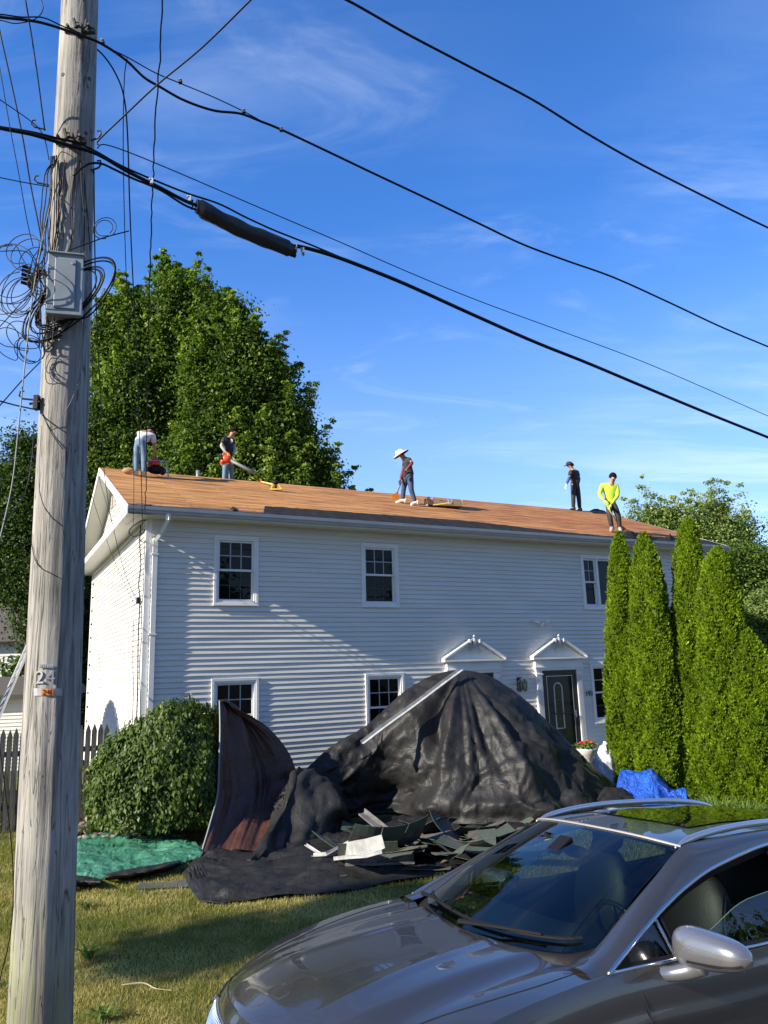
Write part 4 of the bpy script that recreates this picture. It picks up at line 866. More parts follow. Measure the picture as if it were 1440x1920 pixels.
cable('service_drop', 'thin drop from behind the pole to the lower cornice cleat', drop(150, 700, 6, 14.2, [(150, 820), (163, 890), (176, 941), (194, 997)]), .005)
def onwall(px, py, a=-.035): return hitplane(px, py, HO+U*a, U)
wallg = 'black cables fixed to the gable wall'
cable('wall_cable', 'black cable from the cornice cleat down to the middle of the gable corner', [onwall(210, 980, -.44), onwall(222, 1030, -.3), onwall(238, 1085, -.05), onwall(257, 1128)], .006, group=wallg)
cable('wall_cable', 'black cable from the cornice cleat, left and lower one, crossing the gable soffit', [onwall(195, 998, -.44), onwall(210, 1040, -.3), onwall(232, 1090, -.06), onwall(254, 1140)], .005, group=wallg)
cable('wall_cable', 'long vertical black cable next to the white corner post of the gable', [onwall(264, 985), onwall(262, 1020), onwall(264, 1060), onwall(260, 1095), onwall(262, 1128), onwall(259, 1200), onwall(258, 1290), onwall(254, 1400)], .011, group=wallg)
cable('wall_cable', 'thin wavy vertical wire left of the long gable cable', [onwall(250, 1165), onwall(249, 1240), onwall(250, 1300), onwall(246, 1400)], .007, group=wallg)
cable('wall_cable', 'knotted vertical wire between gable cable and corner post', [onwall(272, 1010), onwall(270, 1060), onwall(269, 1105), onwall(265, 1150), onwall(266, 1190), onwall(262, 1240), onwall(263, 1318), onwall(261, 1400)], .007, group=wallg)
cable('wall_cable', 'loop of black cable hanging under the eave corner of the gable', [onwall(274, 975, -.1), onwall(262, 978, -.15), onwall(246, 990, -.2), onwall(242, 1000, -.2), onwall(252, 1006, -.2), onwall(268, 1000, -.15), onwall(272, 992, -.1)], .012, group=wallg)
t = empty('junction_box', onwall(259, 1126, -.06), TH, 'small dark junction box on the gable wall where the cables meet', 'junction box')
mb = MB(); mb.box((-.03, -.07, -.06), (.03, .07, .06)); mb.build('box_body', RUBBER, t, bevel=.006); mb = MB(); mb.box((-.04, -.05, -.04), (-.03, .05, .04)); mb.build('lid', GREYC, t, bevel=.004)
# cables left of the pole
cable('drop_wire', 'thick pair running down the left edge into the cable tangle', [(-8, 20, 4.4), (2, 70, 4.42), (20, 150, 4.5), (42, 255, 4.6), (58, 350, 4.7), (74, 430, 4.75), (80, 470, 4.78)], .0052)
cable('drop_wire', 'thin wire at the far left edge leaning into the cable tangle', [(-10, 80, 4.3), (0, 130, 4.3), (18, 235, 4.4), (36, 330, 4.5), (50, 410, 4.6), (62, 462, 4.7)], .003)
cable('drop_wire', 'wire from the top edge to the hook on the left side of the pole', [(44, -30, 4.4), (48, 0, 4.4), (58, 60, 4.5), (70, 140, 4.6), (80, 215, 4.7), (84, 245, 4.75)], .005)
cable('drop_wire', 'short wire with a grey sleeve left of the pole at the middle bracket', [(-30, 168, 4.3), (0, 187, 4.35), (48, 220, 4.5), (72, 240, 4.6), (84, 262, 4.7), (92, 300, 4.75)], .0036)
cable('drop_wire', 'near-horizontal wire with a grey sleeve left of the pole above the box', [(-40, 326, 4.2), (0, 333, 4.3), (45, 342, 4.5), (92, 350, 4.72)], .0036)
cable('drop_wire', 'near-horizontal twisted wire left of the pole below the box', [(-40, 742, 4.2), (0, 752, 4.3), (30, 760, 4.5), (62, 767, 4.75)], .005)
cable('drop_wire', 'wire slanting up to the right left of the pole under the box', [(-40, 800, 4.1), (0, 760, 4.3), (40, 715, 4.5), (76, 678, 4.72)], .0038)
cable('drop_wire', 'wire slanting behind the equipment box at the left edge', [(-30, 640, 4.2), (0, 612, 4.3), (36, 572, 4.5), (62, 545, 4.7)], .003)
cable('ground_wire', 'pale grey wire slanting down beside the left side of the pole', [(94, 385, 4.7), (86, 420, 4.66), (70, 500, 4.6), (58, 580, 4.55), (46, 690, 4.5), (36, 790, 4.45), (24, 900, 4.4), (6, 985, 4.35), (-14, 1060, 4.3)], .0042, GREYC)
cable('drop_wire', 'dark wire hanging beside the left side of the pole behind the tree line', [(64, 790, 4.75), (60, 860, 4.75), (48, 920, 4.7), (22, 962, 4.5), (-6, 975, 4.3)], .0036)
cable('ground_wire', 'thin dark wire hanging low at the bottom left beside the pole', [(-8, 1360, 4.2), (2, 1420, 4.2), (12, 1500, 4.2), (22, 1590, 4.2), (25, 1680, 4.2), (18, 1760, 4.2), (2, 1828, 4.2), (-10, 1880, 4.2)], .003)
# wires lying on the pole's face
def skin(pts, lift=.008): return [on_pole(a, b, lift) for a, b in pts]
cable('pole_wire', 'black wire stapled down the sunlit face of the pole above the box', skin([(150, 300), (139, 330), (134, 380), (136, 430), (128, 478)]), .004, group='wires fixed to the face of the pole')
cable('pole_wire', 'thin wire crossing the pole face in a slant below the box', skin([(78, 772), (90, 800), (104, 824), (118, 842)]), .0028, group='wires fixed to the face of the pole')
cable('pole_wire', 'thin wire curving across the pole face above the number', skin([(60, 1000), (60, 1022), (66, 1050), (78, 1066), (94, 1074), (108, 1082)]), .0028, group='wires fixed to the face of the pole')
cable('pole_wire', 'pale thin wire slanting across the pole face under the box', skin([(152, 700), (140, 735), (128, 762), (100, 800), (64, 840)]), .002, GREYC, group='wires fixed to the face of the pole')
rr_ = random.Random(4)
for i, (x0, x1) in enumerate([(106, 100), (112, 96), (120, 104), (98, 88), (150, 160), (158, 166)]):
    cable('pole_wire', ['leftmost but one','third','fourth','leftmost','rightmost but one','rightmost'][i]+' riser wire on the pole face above the grey box', skin([(x0+rr_.uniform(-3, 3), 300), (x0+rr_.uniform(-5, 5), 350), ((x0+x1)/2+rr_.uniform(-6, 6), 410), (x1+rr_.uniform(-4, 4), 470)], .012+.006*(i % 3)), .0035, group='riser wires above the grey box')
# coils
def coil(label, c, ax, turns, rad, seed, r=.0035, spread=.03, n=22, squash=1.0, mt=RUBBER, name='cable_coil', group='coiled spare cable at the pole'):
    rs = random.Random(seed); ax = Vector(ax).normalized(); e1 = ax.orthogonal().normalized(); e2 = ax.cross(e1); 
    if abs(e1.z) > abs(e2.z): e1, e2 = e2, e1
    P = []; ra = rad; cc = Vector(c)
    for k in range(turns):
        o = Vector([rs.uniform(-1, 1)*spread for _ in range(3)]); rk = rad*rs.uniform(.72, 1.12); sq = squash*rs.uniform(.85, 1.1)
        for j in range(n):
            a = 2*math.pi*j/n; P.append(cc+o+(e1*math.cos(a)*rk+e2*math.sin(a)*rk*sq))
    mb = MB(); mb.tube(catmull(P[::2], 4), r, 6); o = mb.build(name, mt, smooth=True); tag(o, label, 'cable', group); return o
def cpt(px, py, Y=4.7): return aty(px, py, Y)
coil('large loose loops of thin black cable left of the grey box', cpt(40, 560, 4.62), (.25, 1, .1), 5, .17, 1, .0032, .055)
coil('small tight loops of thin cable at the left edge above the larger loops', cpt(45, 470, 4.60), (.1, 1, -.1), 3, .13, 2, .0032, .05)
coil('loops of thin cable hanging at the left edge below the larger loops', cpt(28, 640, 4.6), (-.1, 1, .1), 3, .13, 3, .003, .05, squash=.7)
coil('single thin cable loop standing out right of the pole above the box', cpt(196, 428, 4.75), (0, 1, .05), 2, .075, 4, .0034, .004, squash=1.2)
coil('very large sagging loops of thin cable at the far left beside the box', cpt(22, 520, 4.58), (.1, 1, .2), 4, .20, 11, .003, .06)
coil('dense knot of thin cable loops hugging the left side of the pole', cpt(78, 535, 4.68), (.3, 1, 0), 6, .085, 12, .0036, .035, squash=1.5)
coil('thin cable loops hanging under the grey box on the left of the pole', cpt(62, 655, 4.66), (0, 1, .1), 3, .10, 13, .003, .04, squash=.8)
for i, (xa, xb, xc, xd) in enumerate([(96, 82, 74, 84), (100, 90, 80, 92), (93, 76, 84, 76), (104, 88, 70, 80), (98, 95, 92, 100)]):
    cable('side_cable', ['outermost', 'second', 'third', 'fourth', 'innermost'][i]+' of the cables strung down the left flank of the pole past the box', [(xa, 290, 4.72), (xb, 400, 4.70), (xc, 500, 4.69), (xb-6+3*i, 580, 4.69), (xd, 650, 4.70)], .0045, group='cables down the left flank of the pole', wob=.02)
c0_ = pole_at(cpt(125, 560, 4.9).z)
coil('thick coil of black cable slung round the pole behind the grey box', aty(128, 562, 4.715), (-.02, 1, .02), 7, .150, 5, .0058, .014, squash=2.35)
cable('drop_wire', 'short straight wire sticking out right of the pole to the drops above the box', [(128, 470, 4.7), (160, 458, 4.72), (200, 444, 4.75), (242, 433, 4.8)], .0042)
# dark terminals in the tangle
t = empty('cable_terminal', cpt(66, 520, 4.72), .3, 'black connector block in the cable tangle left of the grey box', 'connector')
mb = MB(); mb.cbox((0, 0, 0), (.05, .06, .16), rot=Matrix.Rotation(.35, 3, 'Y')); mb.build('housing', RUBBER, t, bevel=.008)
mb = MB()
for k in range(5): mb.tube([(-.03, 0, -.06+k*.03), (-.085, -.01, -.05+k*.03)], .012, 7)
mb.build('plug', RUBBER, t)
t = empty('wooden_insulator_block', cpt(71, 592, 4.74), 0, 'small rusty orange bracket on the left side of the pole beside the box', 'bracket'); mb = MB(); mb.box((-.012, -.015, -.045), (.014, .015, .05)); mb.build('plate', RUST, t, bevel=.003); mb = MB(); mb.tube([(0, -.02, -.02), (0, .02, -.02)], .008, 8); mb.build('bolt', METAL, t)
t = empty('cable_clamp', cpt(68, 755, 4.76), 0, 'dark clamp holding the twisted wire on the pole below the box', 'clamp'); mb = MB(); mb.box((-.015, -.02, -.05), (.02, .02, .05)); mb.build('jaw', RUBBER, t, bevel=.004); mb = MB(); mb.tube([(-.04, -.01, -.01), (.03, -.01, .0)], .009, 7); mb.build('wedge', RUBBER, t)
# splice case
a_, b_ = onl(368, 384), onl(548, 466); L_ = (b_-a_).length; ax = (b_-a_).normalized(); sd = LN; upv = ax.cross(sd)*-1
sc_ = empty('splice_case', a_.lerp(b_, .5), 0, 'large black cable splice case hanging on the strand right of the pole', 'splice case'); mid = a_.lerp(b_, .5); rows = []
for i in range(41):
    s = i/40; p = a_.lerp(b_, s)-mid-Vector((0, 0, .015+.018*math.sin(s*math.pi))); R_ = .058*(1 if .03 < s < .97 else .8)*(1+.10*noise.noise((s*5, 0, 0))); row = []
    for j in range(29):
        an = 2*math.pi*j/28; f_ = 1+.12*noise.noise((s*7, math.cos(an)*1.6, math.sin(an)*1.6))+.10*max(0, math.sin(an*1.0+s*7)); row.append(tuple(p+(sd*math.cos(an)*.9+Vector((0, 0, 1))*math.sin(an)*1.15)*R_*f_))
    rows.append(row)
mb = MB(); mb.grid(rows); mb.add(rows[0][:-1], [tuple(range(28))]); mb.add(rows[-1][:-1], [tuple(range(28))[::-1]])
mb.build('case_body', mat('splice_rubber', (.011, .011, .012), .38, bump=.4, bscale=18), sc_, smooth=True)
mb = MB()
for s, q in ((-.02, .02), (-.02, -.03), (1.0, -.045), (1.0, .01), (1.0, -.02)):
    c = a_.lerp(b_, s)-mid+Vector((0, 0, q-.01)); mb.tube([c-ax*.012, c+ax*(.03 if s > .5 else -.02)], .017, 8)
mb.build('cable_port', RUBBER, sc_)
mb = MB()
for s in (-.42, -.06, 1.04, 1.12):
    c = a_.lerp(b_, s)-mid+Vector((0, 0, .02)); mb.cbox(c, (.022, .03, .055)); mb.tube([c+Vector((0, -.03, -.02)), c+Vector((0, .03, -.02))], .008, 6); mb.tube([c+Vector((-.015, -.02, .02)), c+Vector((-.015, .03, .02))], .008, 6)
mb.build('strand_clamp', METAL, sc_)
for i, (px, py, lb) in enumerate([(457, 209, 'small square clamp on the thin strand, high in the sky right of the pole'), (527, 243, 'small clamp where strand and second span join'), (338, 153, 'small clamp on the thin strand near the crossing wires'), (192, 79, 'dark clamp on the top strand just right of the pole')]):
    t = empty('strand_clip', onl(px, py), 0, lb, 'clamp', 'clips on the overhead strands'); mb = MB(); mb.box((-.014, -.016, -.014), (.014, .016, .014)); mb.build('clip_body', MATS['old_steel'], t, bevel=.003); mb = MB(); mb.tube([(0, -.022, .008), (0, .022, .008)], .006, 6); mb.build('bolt', METAL, t)
# ------------------------------------------------------------------ picket fence, neighbour's house, ladder
GREYW = bpy.data.materials.new('grey_fence_wood'); GREYW.use_nodes = True; wood_nodes(GREYW, (.055, .05, .045), (.19, .175, .155), False, .08)
def fence(label, A, B, h, w, gap, tip=.12, rail_z=(.35, 1.2), seed=0):
    A = Vector(A); B = Vector(B); L = (B-A).length; an = math.atan2(B.y-A.y, B.x-A.x); f = empty('picket_fence', A, an, label, 'fence', None); rs = random.Random(seed)
    x = 0; first = None
    while x < L:
        hh = h+rs.uniform(-.015, .015); lean = rs.uniform(-.006, .006); mb = MB(); mb.prism([(0, 0), (w, 0), (w+lean, hh-tip), (w*.62+lean, hh-.02), (w*.5+lean, hh), (w*.38+lean, hh-.02), (lean, hh-tip)], .02, Matrix.Translation((0, -.01+rs.uniform(-.004, .004), 0)))
        o = mb.build('picket', GREYW, f, loc=(x, 0, 0)); x += w+gap
    for z in rail_z: mb = MB(); mb.box((0, .012, z), (L, .05, z+.09)); mb.build('rail', GREYW, f)
    x = 0
    while x < L: mb = MB(); mb.box((x, .05, 0), (x+.09, .14, h-.15)); mb.build('post', GREYW, f); x += 2.4
    return f
FA = onground(193, 1542)
fb = FA-U*1.9
fence('weathered grey picket fence with pointed boards between the gable wall and the pole', fb, FA, 1.66, .085, .018, seed=1)
fc = onground(-60, 1536); 
fence('dark grey picket fence running left of the utility pole', fc, fb+Vector((-.05, 0, 0)), 1.62, .085, .012, seed=2)
# neighbour's white house far left, and the low white-sided shed in front of it
def box_house(name, label, x0, y0, w, d, h, rz, roofh, hlap=.12, windows=(), roofmat=None):
    e = empty(name, (x0, y0, 0), rz, label, 'house' if h > 4 else 'shed')
    P = lambda s, z, o: (s, -o, z); ops = [(a, b, c, d_) for a, b, c, d_ in windows]
    siding('wall', P, 0, w, 0, h, ops, h=hlap, parent=e); siding('wall', lambda s, z, o: (w+o, s, z), 0, d, 0, h, (), h=hlap, parent=e)
    mb = MB(); mb.box((.05, .3, 0), (w-.02, d, h-.02)); mb.build('core', DARK, e)
    for a, b, c, d_ in windows:
        mb = MB(); ring(mb, a, b, c, d_, .07, -.04, .03); mb.box(((a+b)/2-.02, -.01, c), ((a+b)/2+.02, .01, d_)); mb.box((a, -.02, (c+d_)/2-.02), (b, .02, (c+d_)/2+.02)); wi = mb.build('window', TRIM, e)
        mb = MB(); mb.quad((a, .03, c), (b, .03, c), (b, .03, d_), (a, .03, d_)); mb.build('pane', GLASSD, wi)
    mb = MB(); mb.add([(-.3, -.35, h-.02), (w+.3, -.35, h-.02), (w+.3, d/2, h+roofh), (-.3, d/2, h+roofh), (w+.3, d+.3, h-.02), (-.3, d+.3, h-.02)], [(0, 1, 2, 3), (3, 2, 4, 5), (0, 3, 5), (1, 4, 2)]); mb.build('roof', roofmat or FLASH, e, solid=.08)
    return e
c = aty(60, 1300, 30)
box_house('neighbour_house', 'white neighbouring house with a dark window seen past the utility pole', c.x-9, c.y-2, 9.3, 8, 3.9, .12, 2.4, .13, ((7.35, 8.35, 2.25, 3.35),))
c = aty(62, 1340, 22)
box_house('garden_shed', 'low white-sided shed wall with bright laps behind the picket fence', c.x-6, c.y-.9, 6.4, 3.5, 2.05, .16, .5, .10)
# aluminium extension ladder leaning up to the left neighbour
t0, t1 = aty(-8, 1352, 16.5), aty(58, 1200, 18.5)
lad = empty('extension_ladder', t0, 0, 'aluminium ladder leaning between the left edge and the pole', 'ladder'); ax = (t1-t0).normalized(); sd = ax.cross(Vector((.5, 1, .2))).normalized(); Lh = (t1-t0).length
ALM = mat('ladder_aluminium', (.50, .50, .49), .4, metal=.5)
for s in (-.2, .2): mb = MB(); mb.tube([sd*s-ax*1.7, sd*s+ax*(Lh+.6)], .035, 4); mb.build('rail', ALM, lad)
k = -1.5
while k < Lh+.5: mb = MB(); mb.tube([sd*-.2+ax*k, sd*.2+ax*k], .017, 8); mb.build('rung', ALM, lad); k += .30
# ------------------------------------------------------------------ the parked crossover
def paint(name='metallic_paint', col=(.074, .071, .070), flake=(.14, .134, .131)):
    if name in MATS: return MATS[name]
    mt = bpy.data.materials.new(name); mt.use_nodes = True; t = mt.node_tree; b = t.nodes['Principled BSDF']; N = t.nodes.new; Lk = t.links.new
    tc = N('ShaderNodeTexCoord'); v = N('ShaderNodeTexVoronoi'); v.inputs['Scale'].default_value = 900; Lk(tc.outputs['Object'], v.inputs['Vector'])
    mx = N('ShaderNodeMix'); mx.data_type = 'RGBA'; mx.inputs[6].default_value = (*col, 1); mx.inputs[7].default_value = (*flake, 1); mr = N('ShaderNodeSeparateColor'); Lk(v.outputs['Color'], mr.inputs[0]); Lk(mr.outputs[0], mx.inputs[0]); Lk(mx.outputs[2], b.inputs['Base Color'])
    n = N('ShaderNodeTexNoise'); n.inputs['Scale'].default_value = 5; n.inputs['Detail'].default_value = 4; Lk(tc.outputs['Object'], n.inputs['Vector']); r = N('ShaderNodeMapRange'); r.inputs['To Min'].default_value = .20; r.inputs['To Max'].default_value = .28; Lk(n.outputs['Fac'], r.inputs['Value']); Lk(r.outputs[0], b.inputs['Roughness'])
    b.inputs['Metallic'].default_value = .75; b.inputs['Coat Weight'].default_value = 1; b.inputs['Coat Roughness'].default_value = .02; MATS[name] = mt; return mt
PAINT = paint(); CHROME = mat('chrome_trim', (.75, .76, .78), .12, metal=1.); PLAST = mat('black_plastic', (.008, .008, .009), .6, spec=.2); GLOSSB = mat('gloss_black', (.004, .004, .005), .04, coat=1.)
CGLASS = glassmat('windscreen_glass', (.34, .44, .41), 1.0, ior=1.52); SGLASS = glassmat('side_window_glass', (.48, .56, .52), 1.0)
LEATH = mat('black_leather', (.007, .007, .0075), .5, spec=.3, bump=.12, bscale=90); TAN = mat('beige_lining', (.42, .34, .22), .8)
_a, _r, _p = 3.655, .0275, -.0256
CR = Matrix.Rotation(_a, 3, 'Z') @ Matrix.Rotation(_r, 3, 'X') @ Matrix.Rotation(_p, 3, 'Y')
CS = 1.07
car = empty('parked_car', (.085*CS, 4.263*CS, (-2.45+.054)*CS+2.45), 0, 'grey-brown metallic crossover with roof rails parked in the foreground, driver window half open', 'car')
car.rotation_euler = CR.to_euler(); car.scale = (CS,)*3
def spl(pts, n): return catmull(pts, n)
S_ = [(-3.78,0,.98),(-3.76,.45,.98),(-3.68,.72,.97),(-3.5,.82,.965),(-3.1,.87,.96),(-2.5,.885,.955),(-1.6,.885,.945),(-1.1,.88,.965),(-.8,.873,.985),(-.5,.868,.992),(-.2,.868,.975),(.05,.866,.948),(.3,.86,.905),(.48,.842,.862),(.62,.79,.818),(.74,.69,.80),(.83,.54,.80),(.89,.35,.815),(.925,.16,.832),(.935,0,.838)]
B_ = [(-3.82,0,.30),(-3.80,.45,.28),(-3.72,.76,.26),(-3.5,.86,.24),(-3.1,.88,.2),(-2.5,.885,.19),(-1.6,.885,.19),(-1.1,.885,.19),(-.8,.885,.19),(-.5,.885,.19),(-.2,.885,.19),(.05,.885,.19),(.3,.88,.19),(.52,.865,.20),(.70,.815,.22),(.84,.69,.22),(.925,.52,.22),(.975,.33,.22),(.995,.15,.22),(1.0,0,.22)]
NS = 12; Sc = spl(S_, NS); Bc = spl(B_, NS); NA = len(Sc)
def sidep(i, r, lift=0.):
    """i: float index round the outline, r: 0 shoulder .. 1 sill"""
    i0 = max(0, min(NA-1, int(i))); i1 = min(NA-1, i0+1); f = i-i0; s = Sc[i0].lerp(Sc[i1], f); b = Bc[i0].lerp(Bc[i1], f); p = s.lerp(b, r)
    ia, ib = max(0, i0-1), min(NA-1, i1+1); tg_ = Bc[ib]-Bc[ia]; nn = Vector((tg_.y, -tg_.x, 0)); nn = nn.normalized() if nn.length > 1e-6 else Vector((1, 0, 0))
    if i0 > 4 and nn.y < -.1: nn = -nn
    if i0 <= 10 and nn.x > 0 and abs(nn.y) < .9: nn = -nn
    if i0 >= NA-60 and nn.x < 0: nn = -nn
    if i0 >= NA-3: nn = Vector((1, 0, 0))
    if i0 <= 2: nn = Vector((-1, 0, 0))
    side = smooth01((s.x+3.6)/.5)*smooth01((.75-s.x)/.5)
    bul = .042*math.sin(math.pi*min(1, r**.62))-.012*math.exp(-((r-.62)/.12)**2)*side+.012*math.exp(-((r-.27)/.035)**2)*side
    bul += .03*math.sin(math.pi*r)*(1-side)
    for cx in (0., -2.85):      # flared arches
        d = math.hypot(p.x-cx, p.z-.34); bul += .018*math.exp(-((d-.42)/.05)**2)
    return p+nn*(bul+lift)
xs_idx = lambda x: next(i for i, p in enumerate(Sc) if p.x >= x and i > 3)
def idx_at(x): 
    for i in range(24, NA-1):
        if Sc[i].x <= x <= Sc[i+1].x: return i+(x-Sc[i].x)/(Sc[i+1].x-Sc[i].x)
    return NA-1
mb = MB(); NR = 34
for sg in (1, -1):
    n0 = len(mb.v); V_ = [[sidep(i/2, (j/NR)**.8) for j in range(NR+1)] for i in range(2*(NA-1)+1)]
    for row in V_:
        for p in row:
            for cx in (0., -2.85):
                dx_, dz_ = p.x-cx, p.z-.34; d = math.hypot(dx_, dz_)
                if .385 < d < .415 and p.y > .6: k = .4/d; p.x = cx+dx_*k; p.z = .34+dz_*k
    vs = [Vector((p.x, p.y*sg, p.z)) for row in V_ for p in row]; fs = []
    for i in range(len(V_)-1):
        for j in range(NR):
            c = (V_[i][j]+V_[i+1][j+1])*.5
            if c.y > .6 and any(math.hypot(c.x-cx, c.z-.34) < .397 for cx in (0., -2.85)): continue
            f = (i*(NR+1)+j, i*(NR+1)+j+1, (i+1)*(NR+1)+j+1, (i+1)*(NR+1)+j); fs.append(f if sg > 0 else f[::-1])
    mb.add(vs, fs)
mb.build('body_side', PAINT, car, smooth=True, angle=50)
CZ = [(-.6, 1.015), (-.3, 1.013), (0, 1.0), (.3, .975), (.6, .937), (.8, .893), (.9, .858), (.935, .838)]
def hoodp(i, w):
    """i: outline index, w: -1..1 across"""
    s = Sc[int(i)].lerp(Sc[min(NA-1, int(i)+1)], i-int(i)); xc = -.27+(s.x+.5)/1.435*1.205; cz = interp(xc, CZ); q = 1-abs(w); f = 1-(1-q)**2.3
    x = xc+(s.x-xc)*abs(w)**1.9; y = s.y*w; z = s.z+(cz-s.z)*f; fade = smooth01((.9-x)/.35)*smooth01((x+.6)/.2)
    z += .016*smooth01((.56-abs(y))/.07)*fade - .010*math.exp(-((abs(y)-.62)/.05)**2)*fade
    z += .006*math.exp(-((abs(y)-.24-.10*(x+.3))/.03)**2)*fade
    return Vector((x, y, z))
i0 = idx_at(-.5); mb = MB(); rows = []
n = 46
for a in range(n+1):
    i = i0+(NA-1-i0-.001)*(a/n); rows.append([hoodp(i, -1+2*b/56) for b in range(57)])
mb.grid(rows, flip=True); mb.build('bonnet', PAINT, car, smooth=True, angle=60)
# shut lines
GAP = mat('panel_gap', (.004, .004, .004), .8)
def seam(pts, r=.0035, name='panel_gap_line'): mb = MB(); mb.tube(spl(pts, 5), r, 5); return mb.build(name, GAP, car)
for sg in (1, -1):
    L_ = []
    for a in range(22):
        i = i0+2+(NA-1-i0-8)*(a/21); s = Sc[int(i)]; w = min(.98, (.775-.13*smooth01((s.x+.3)/1.0))/s.y) if s.y > .68 else .95; L_.append(hoodp(i, sg*w)-Vector((0, 0, .0005)))
    seam(L_)
    dl = [sidep(idx_at(x), r, -.0015) for x, r in ((-.655, .0), (-.665, .12), (-.69, .28), (-.70, .45), (-.70, .7), (-.69, .98))]; seam([Vector((p.x, p.y*sg, p.z)) for p in dl])
    dl = [sidep(idx_at(x), r, -.0015) for x, r in ((-1.98, .0), (-1.99, .3), (-2.0, .98))]; seam([Vector((p.x, p.y*sg, p.z)) for p in dl])
    seam([Vector((-.375, sg*.70, 1.022)), Vector((-.405, sg*.755, 1.008)), Vector((-.42, sg*.81, .998)), Vector((-.415, sg*.866, .975))], .0025)
# windscreen
WB = [(-.30, 0, 1.022), (-.34, .31, 1.022), (-.405, .51, 1.024), (-.49, .64, 1.032), (-.60, .695, 1.052)]; WT = [(-1.235, 0, 1.450), (-1.255, .22, 1.444), (-1.285, .40, 1.432), (-1.325, .53, 1.415), (-1.36, .600, 1.402)]
wbc, wtc = spl(WB, 8), spl(WT, 8)
def wsp(w, v):
    a = abs(w)*(len(wbc)-1); i = min(int(a), len(wbc)-2); b = wbc[i].lerp(wbc[i+1], a-i); t = wtc[i].lerp(wtc[i+1], a-i); p = b.lerp(t, v)+Vector((.38, 0, .9))*(.030*math.sin(math.pi*v)*(1-.35*abs(w)**2)); p = Vector(p)
    if w < 0: p.y = -p.y
    return p
mb = MB(); mb.grid([[wsp(-1+2*a/40, v/20) for v in range(21)] for a in range(41)]); mb.build('windscreen', CGLASS, car, smooth=True)
mb = MB()      # black ceramic border
for a in range(80):
    w0, w1 = -1+2*a/80, -1+2*(a+1)/80
    for v0, v1 in ((0, .045), (.965, 1)): mb.quad(*[wsp(w, v)-Vector((0, 0, .003)) for w, v in ((w0, v0), (w1, v0), (w1, v1), (w0, v1))])
for v in range(20):
    for w0, w1 in ((-1, -.965), (.965, 1)): mb.quad(*[wsp(w, q)-Vector((0, 0, .003)) for w, q in ((w0, v/20), (w1, v/20), (w1, (v+1)/20), (w0, (v+1)/20))])
mb.build('windscreen_border', GLOSSB, car)
mb = MB(); mb.tube([wsp(-1+2*a/40, 1.004)+Vector((0, 0, .004)) for a in range(41)], .0065, 6); mb.build('header_strip', mat('satin_strip', (.55, .50, .46), .35, metal=.6), car)
# A pillars, roof edge
INr = [(-.40, .705, 1.005), (-.49, .70, 1.020), (-.60, .698, 1.052), (-.85, .668, 1.175), (-1.1, .636, 1.290), (-1.36, .602, 1.404), (-1.55, .600, 1.418), (-2.0, .590, 1.425), (-2.6, .575, 1.40), (-3.1, .560, 1.33), (-3.45, .54, 1.25)]
OUr = [(-.40, .868, .986), (-.50, .866, .995), (-.613, .845, 1.042), (-.857, .795, 1.132), (-1.03, .762, 1.190), (-1.24, .732, 1.252), (-1.5, .708, 1.308), (-2.01, .675, 1.363), (-2.6, .665, 1.352), (-3.0, .660, 1.285), (-3.25, .68, 1.17)]
inc, ouc = spl(INr, 6), spl(OUr, 6)
for sg in (1, -1):
    rows = []
    for a, b in zip(inc, ouc):
        row = []
        for k in range(9):
            t = k/8; p = a.lerp(b, t)+Vector((0, .45, .75)).normalized()*(.020*math.sin(math.pi*t)); row.append(Vector((p.x, p.y*sg, p.z)))
        rows.append(row)
    mb = MB(); mb.grid(rows, flip=sg < 0); mb.build('roof_pillar', PAINT, car, smooth=True)
# roof
RZ = [(-1.235, 1.45), (-1.6, 1.462), (-2.0, 1.462), (-2.6, 1.43), (-3.1, 1.36), (-3.45, 1.27)]
rows = []
for a in range(31):
    t = a/30; row = []
    for k in range(25):
        w = -1+2*k/24; p0 = wsp(w, 1.0); aw = abs(w); xe = -1.36-(3.45-1.36)*t; e_ = min(inc, key=lambda p: abs(p.x-xe)); xx = p0.x+((-3.45-.05*(1-aw*aw))-p0.x)*t; ze_ = interp(-xe, [(-p[0], p[2]) for p in INr]); zc = interp(-xx, [(-x, z) for x, z in RZ]); z = ze_+(zc-ze_)*(1-aw**2.4); ye = interp(-xe, [(-p[0], p[1]) for p in INr])
        if t == 0: row.append(p0+Vector((0, 0, .001)))
        else: row.append(Vector((xx, w*ye, z)))
    rows.append(row)
mb = MB(); mb.grid(rows, flip=True); mb.build('roof_panel', PAINT, car, smooth=True)
mb = MB(); mb.grid([[rows[a][k]+Vector((0, 0, .006)) for k in range(4, 21)] for a in range(5, 27)], flip=True); mb.build('glass_roof', GLOSSB, car, smooth=True)
for sg in (1, -1):
    R = [(-1.335, .585, 1.400), (-1.43, .578, 1.424), (-1.58, .574, 1.444), (-1.8, .572, 1.457), (-2.1, .568, 1.457), (-2.6, .555, 1.432), (-2.95, .545, 1.385), (-3.12, .54, 1.335)]
    mb = MB(); pts = spl([(x, y*sg, z) for x, y, z in R], 6); n_ = len(pts); mb.tube(pts, [.006+.014*smooth01(min(i, n_-1-i)/8) for i in range(n_)], 10); rl_ = mb.build('roof_rail', mat('satin_rail', (.62, .63, .65), .25, metal=.9), car, smooth=True)
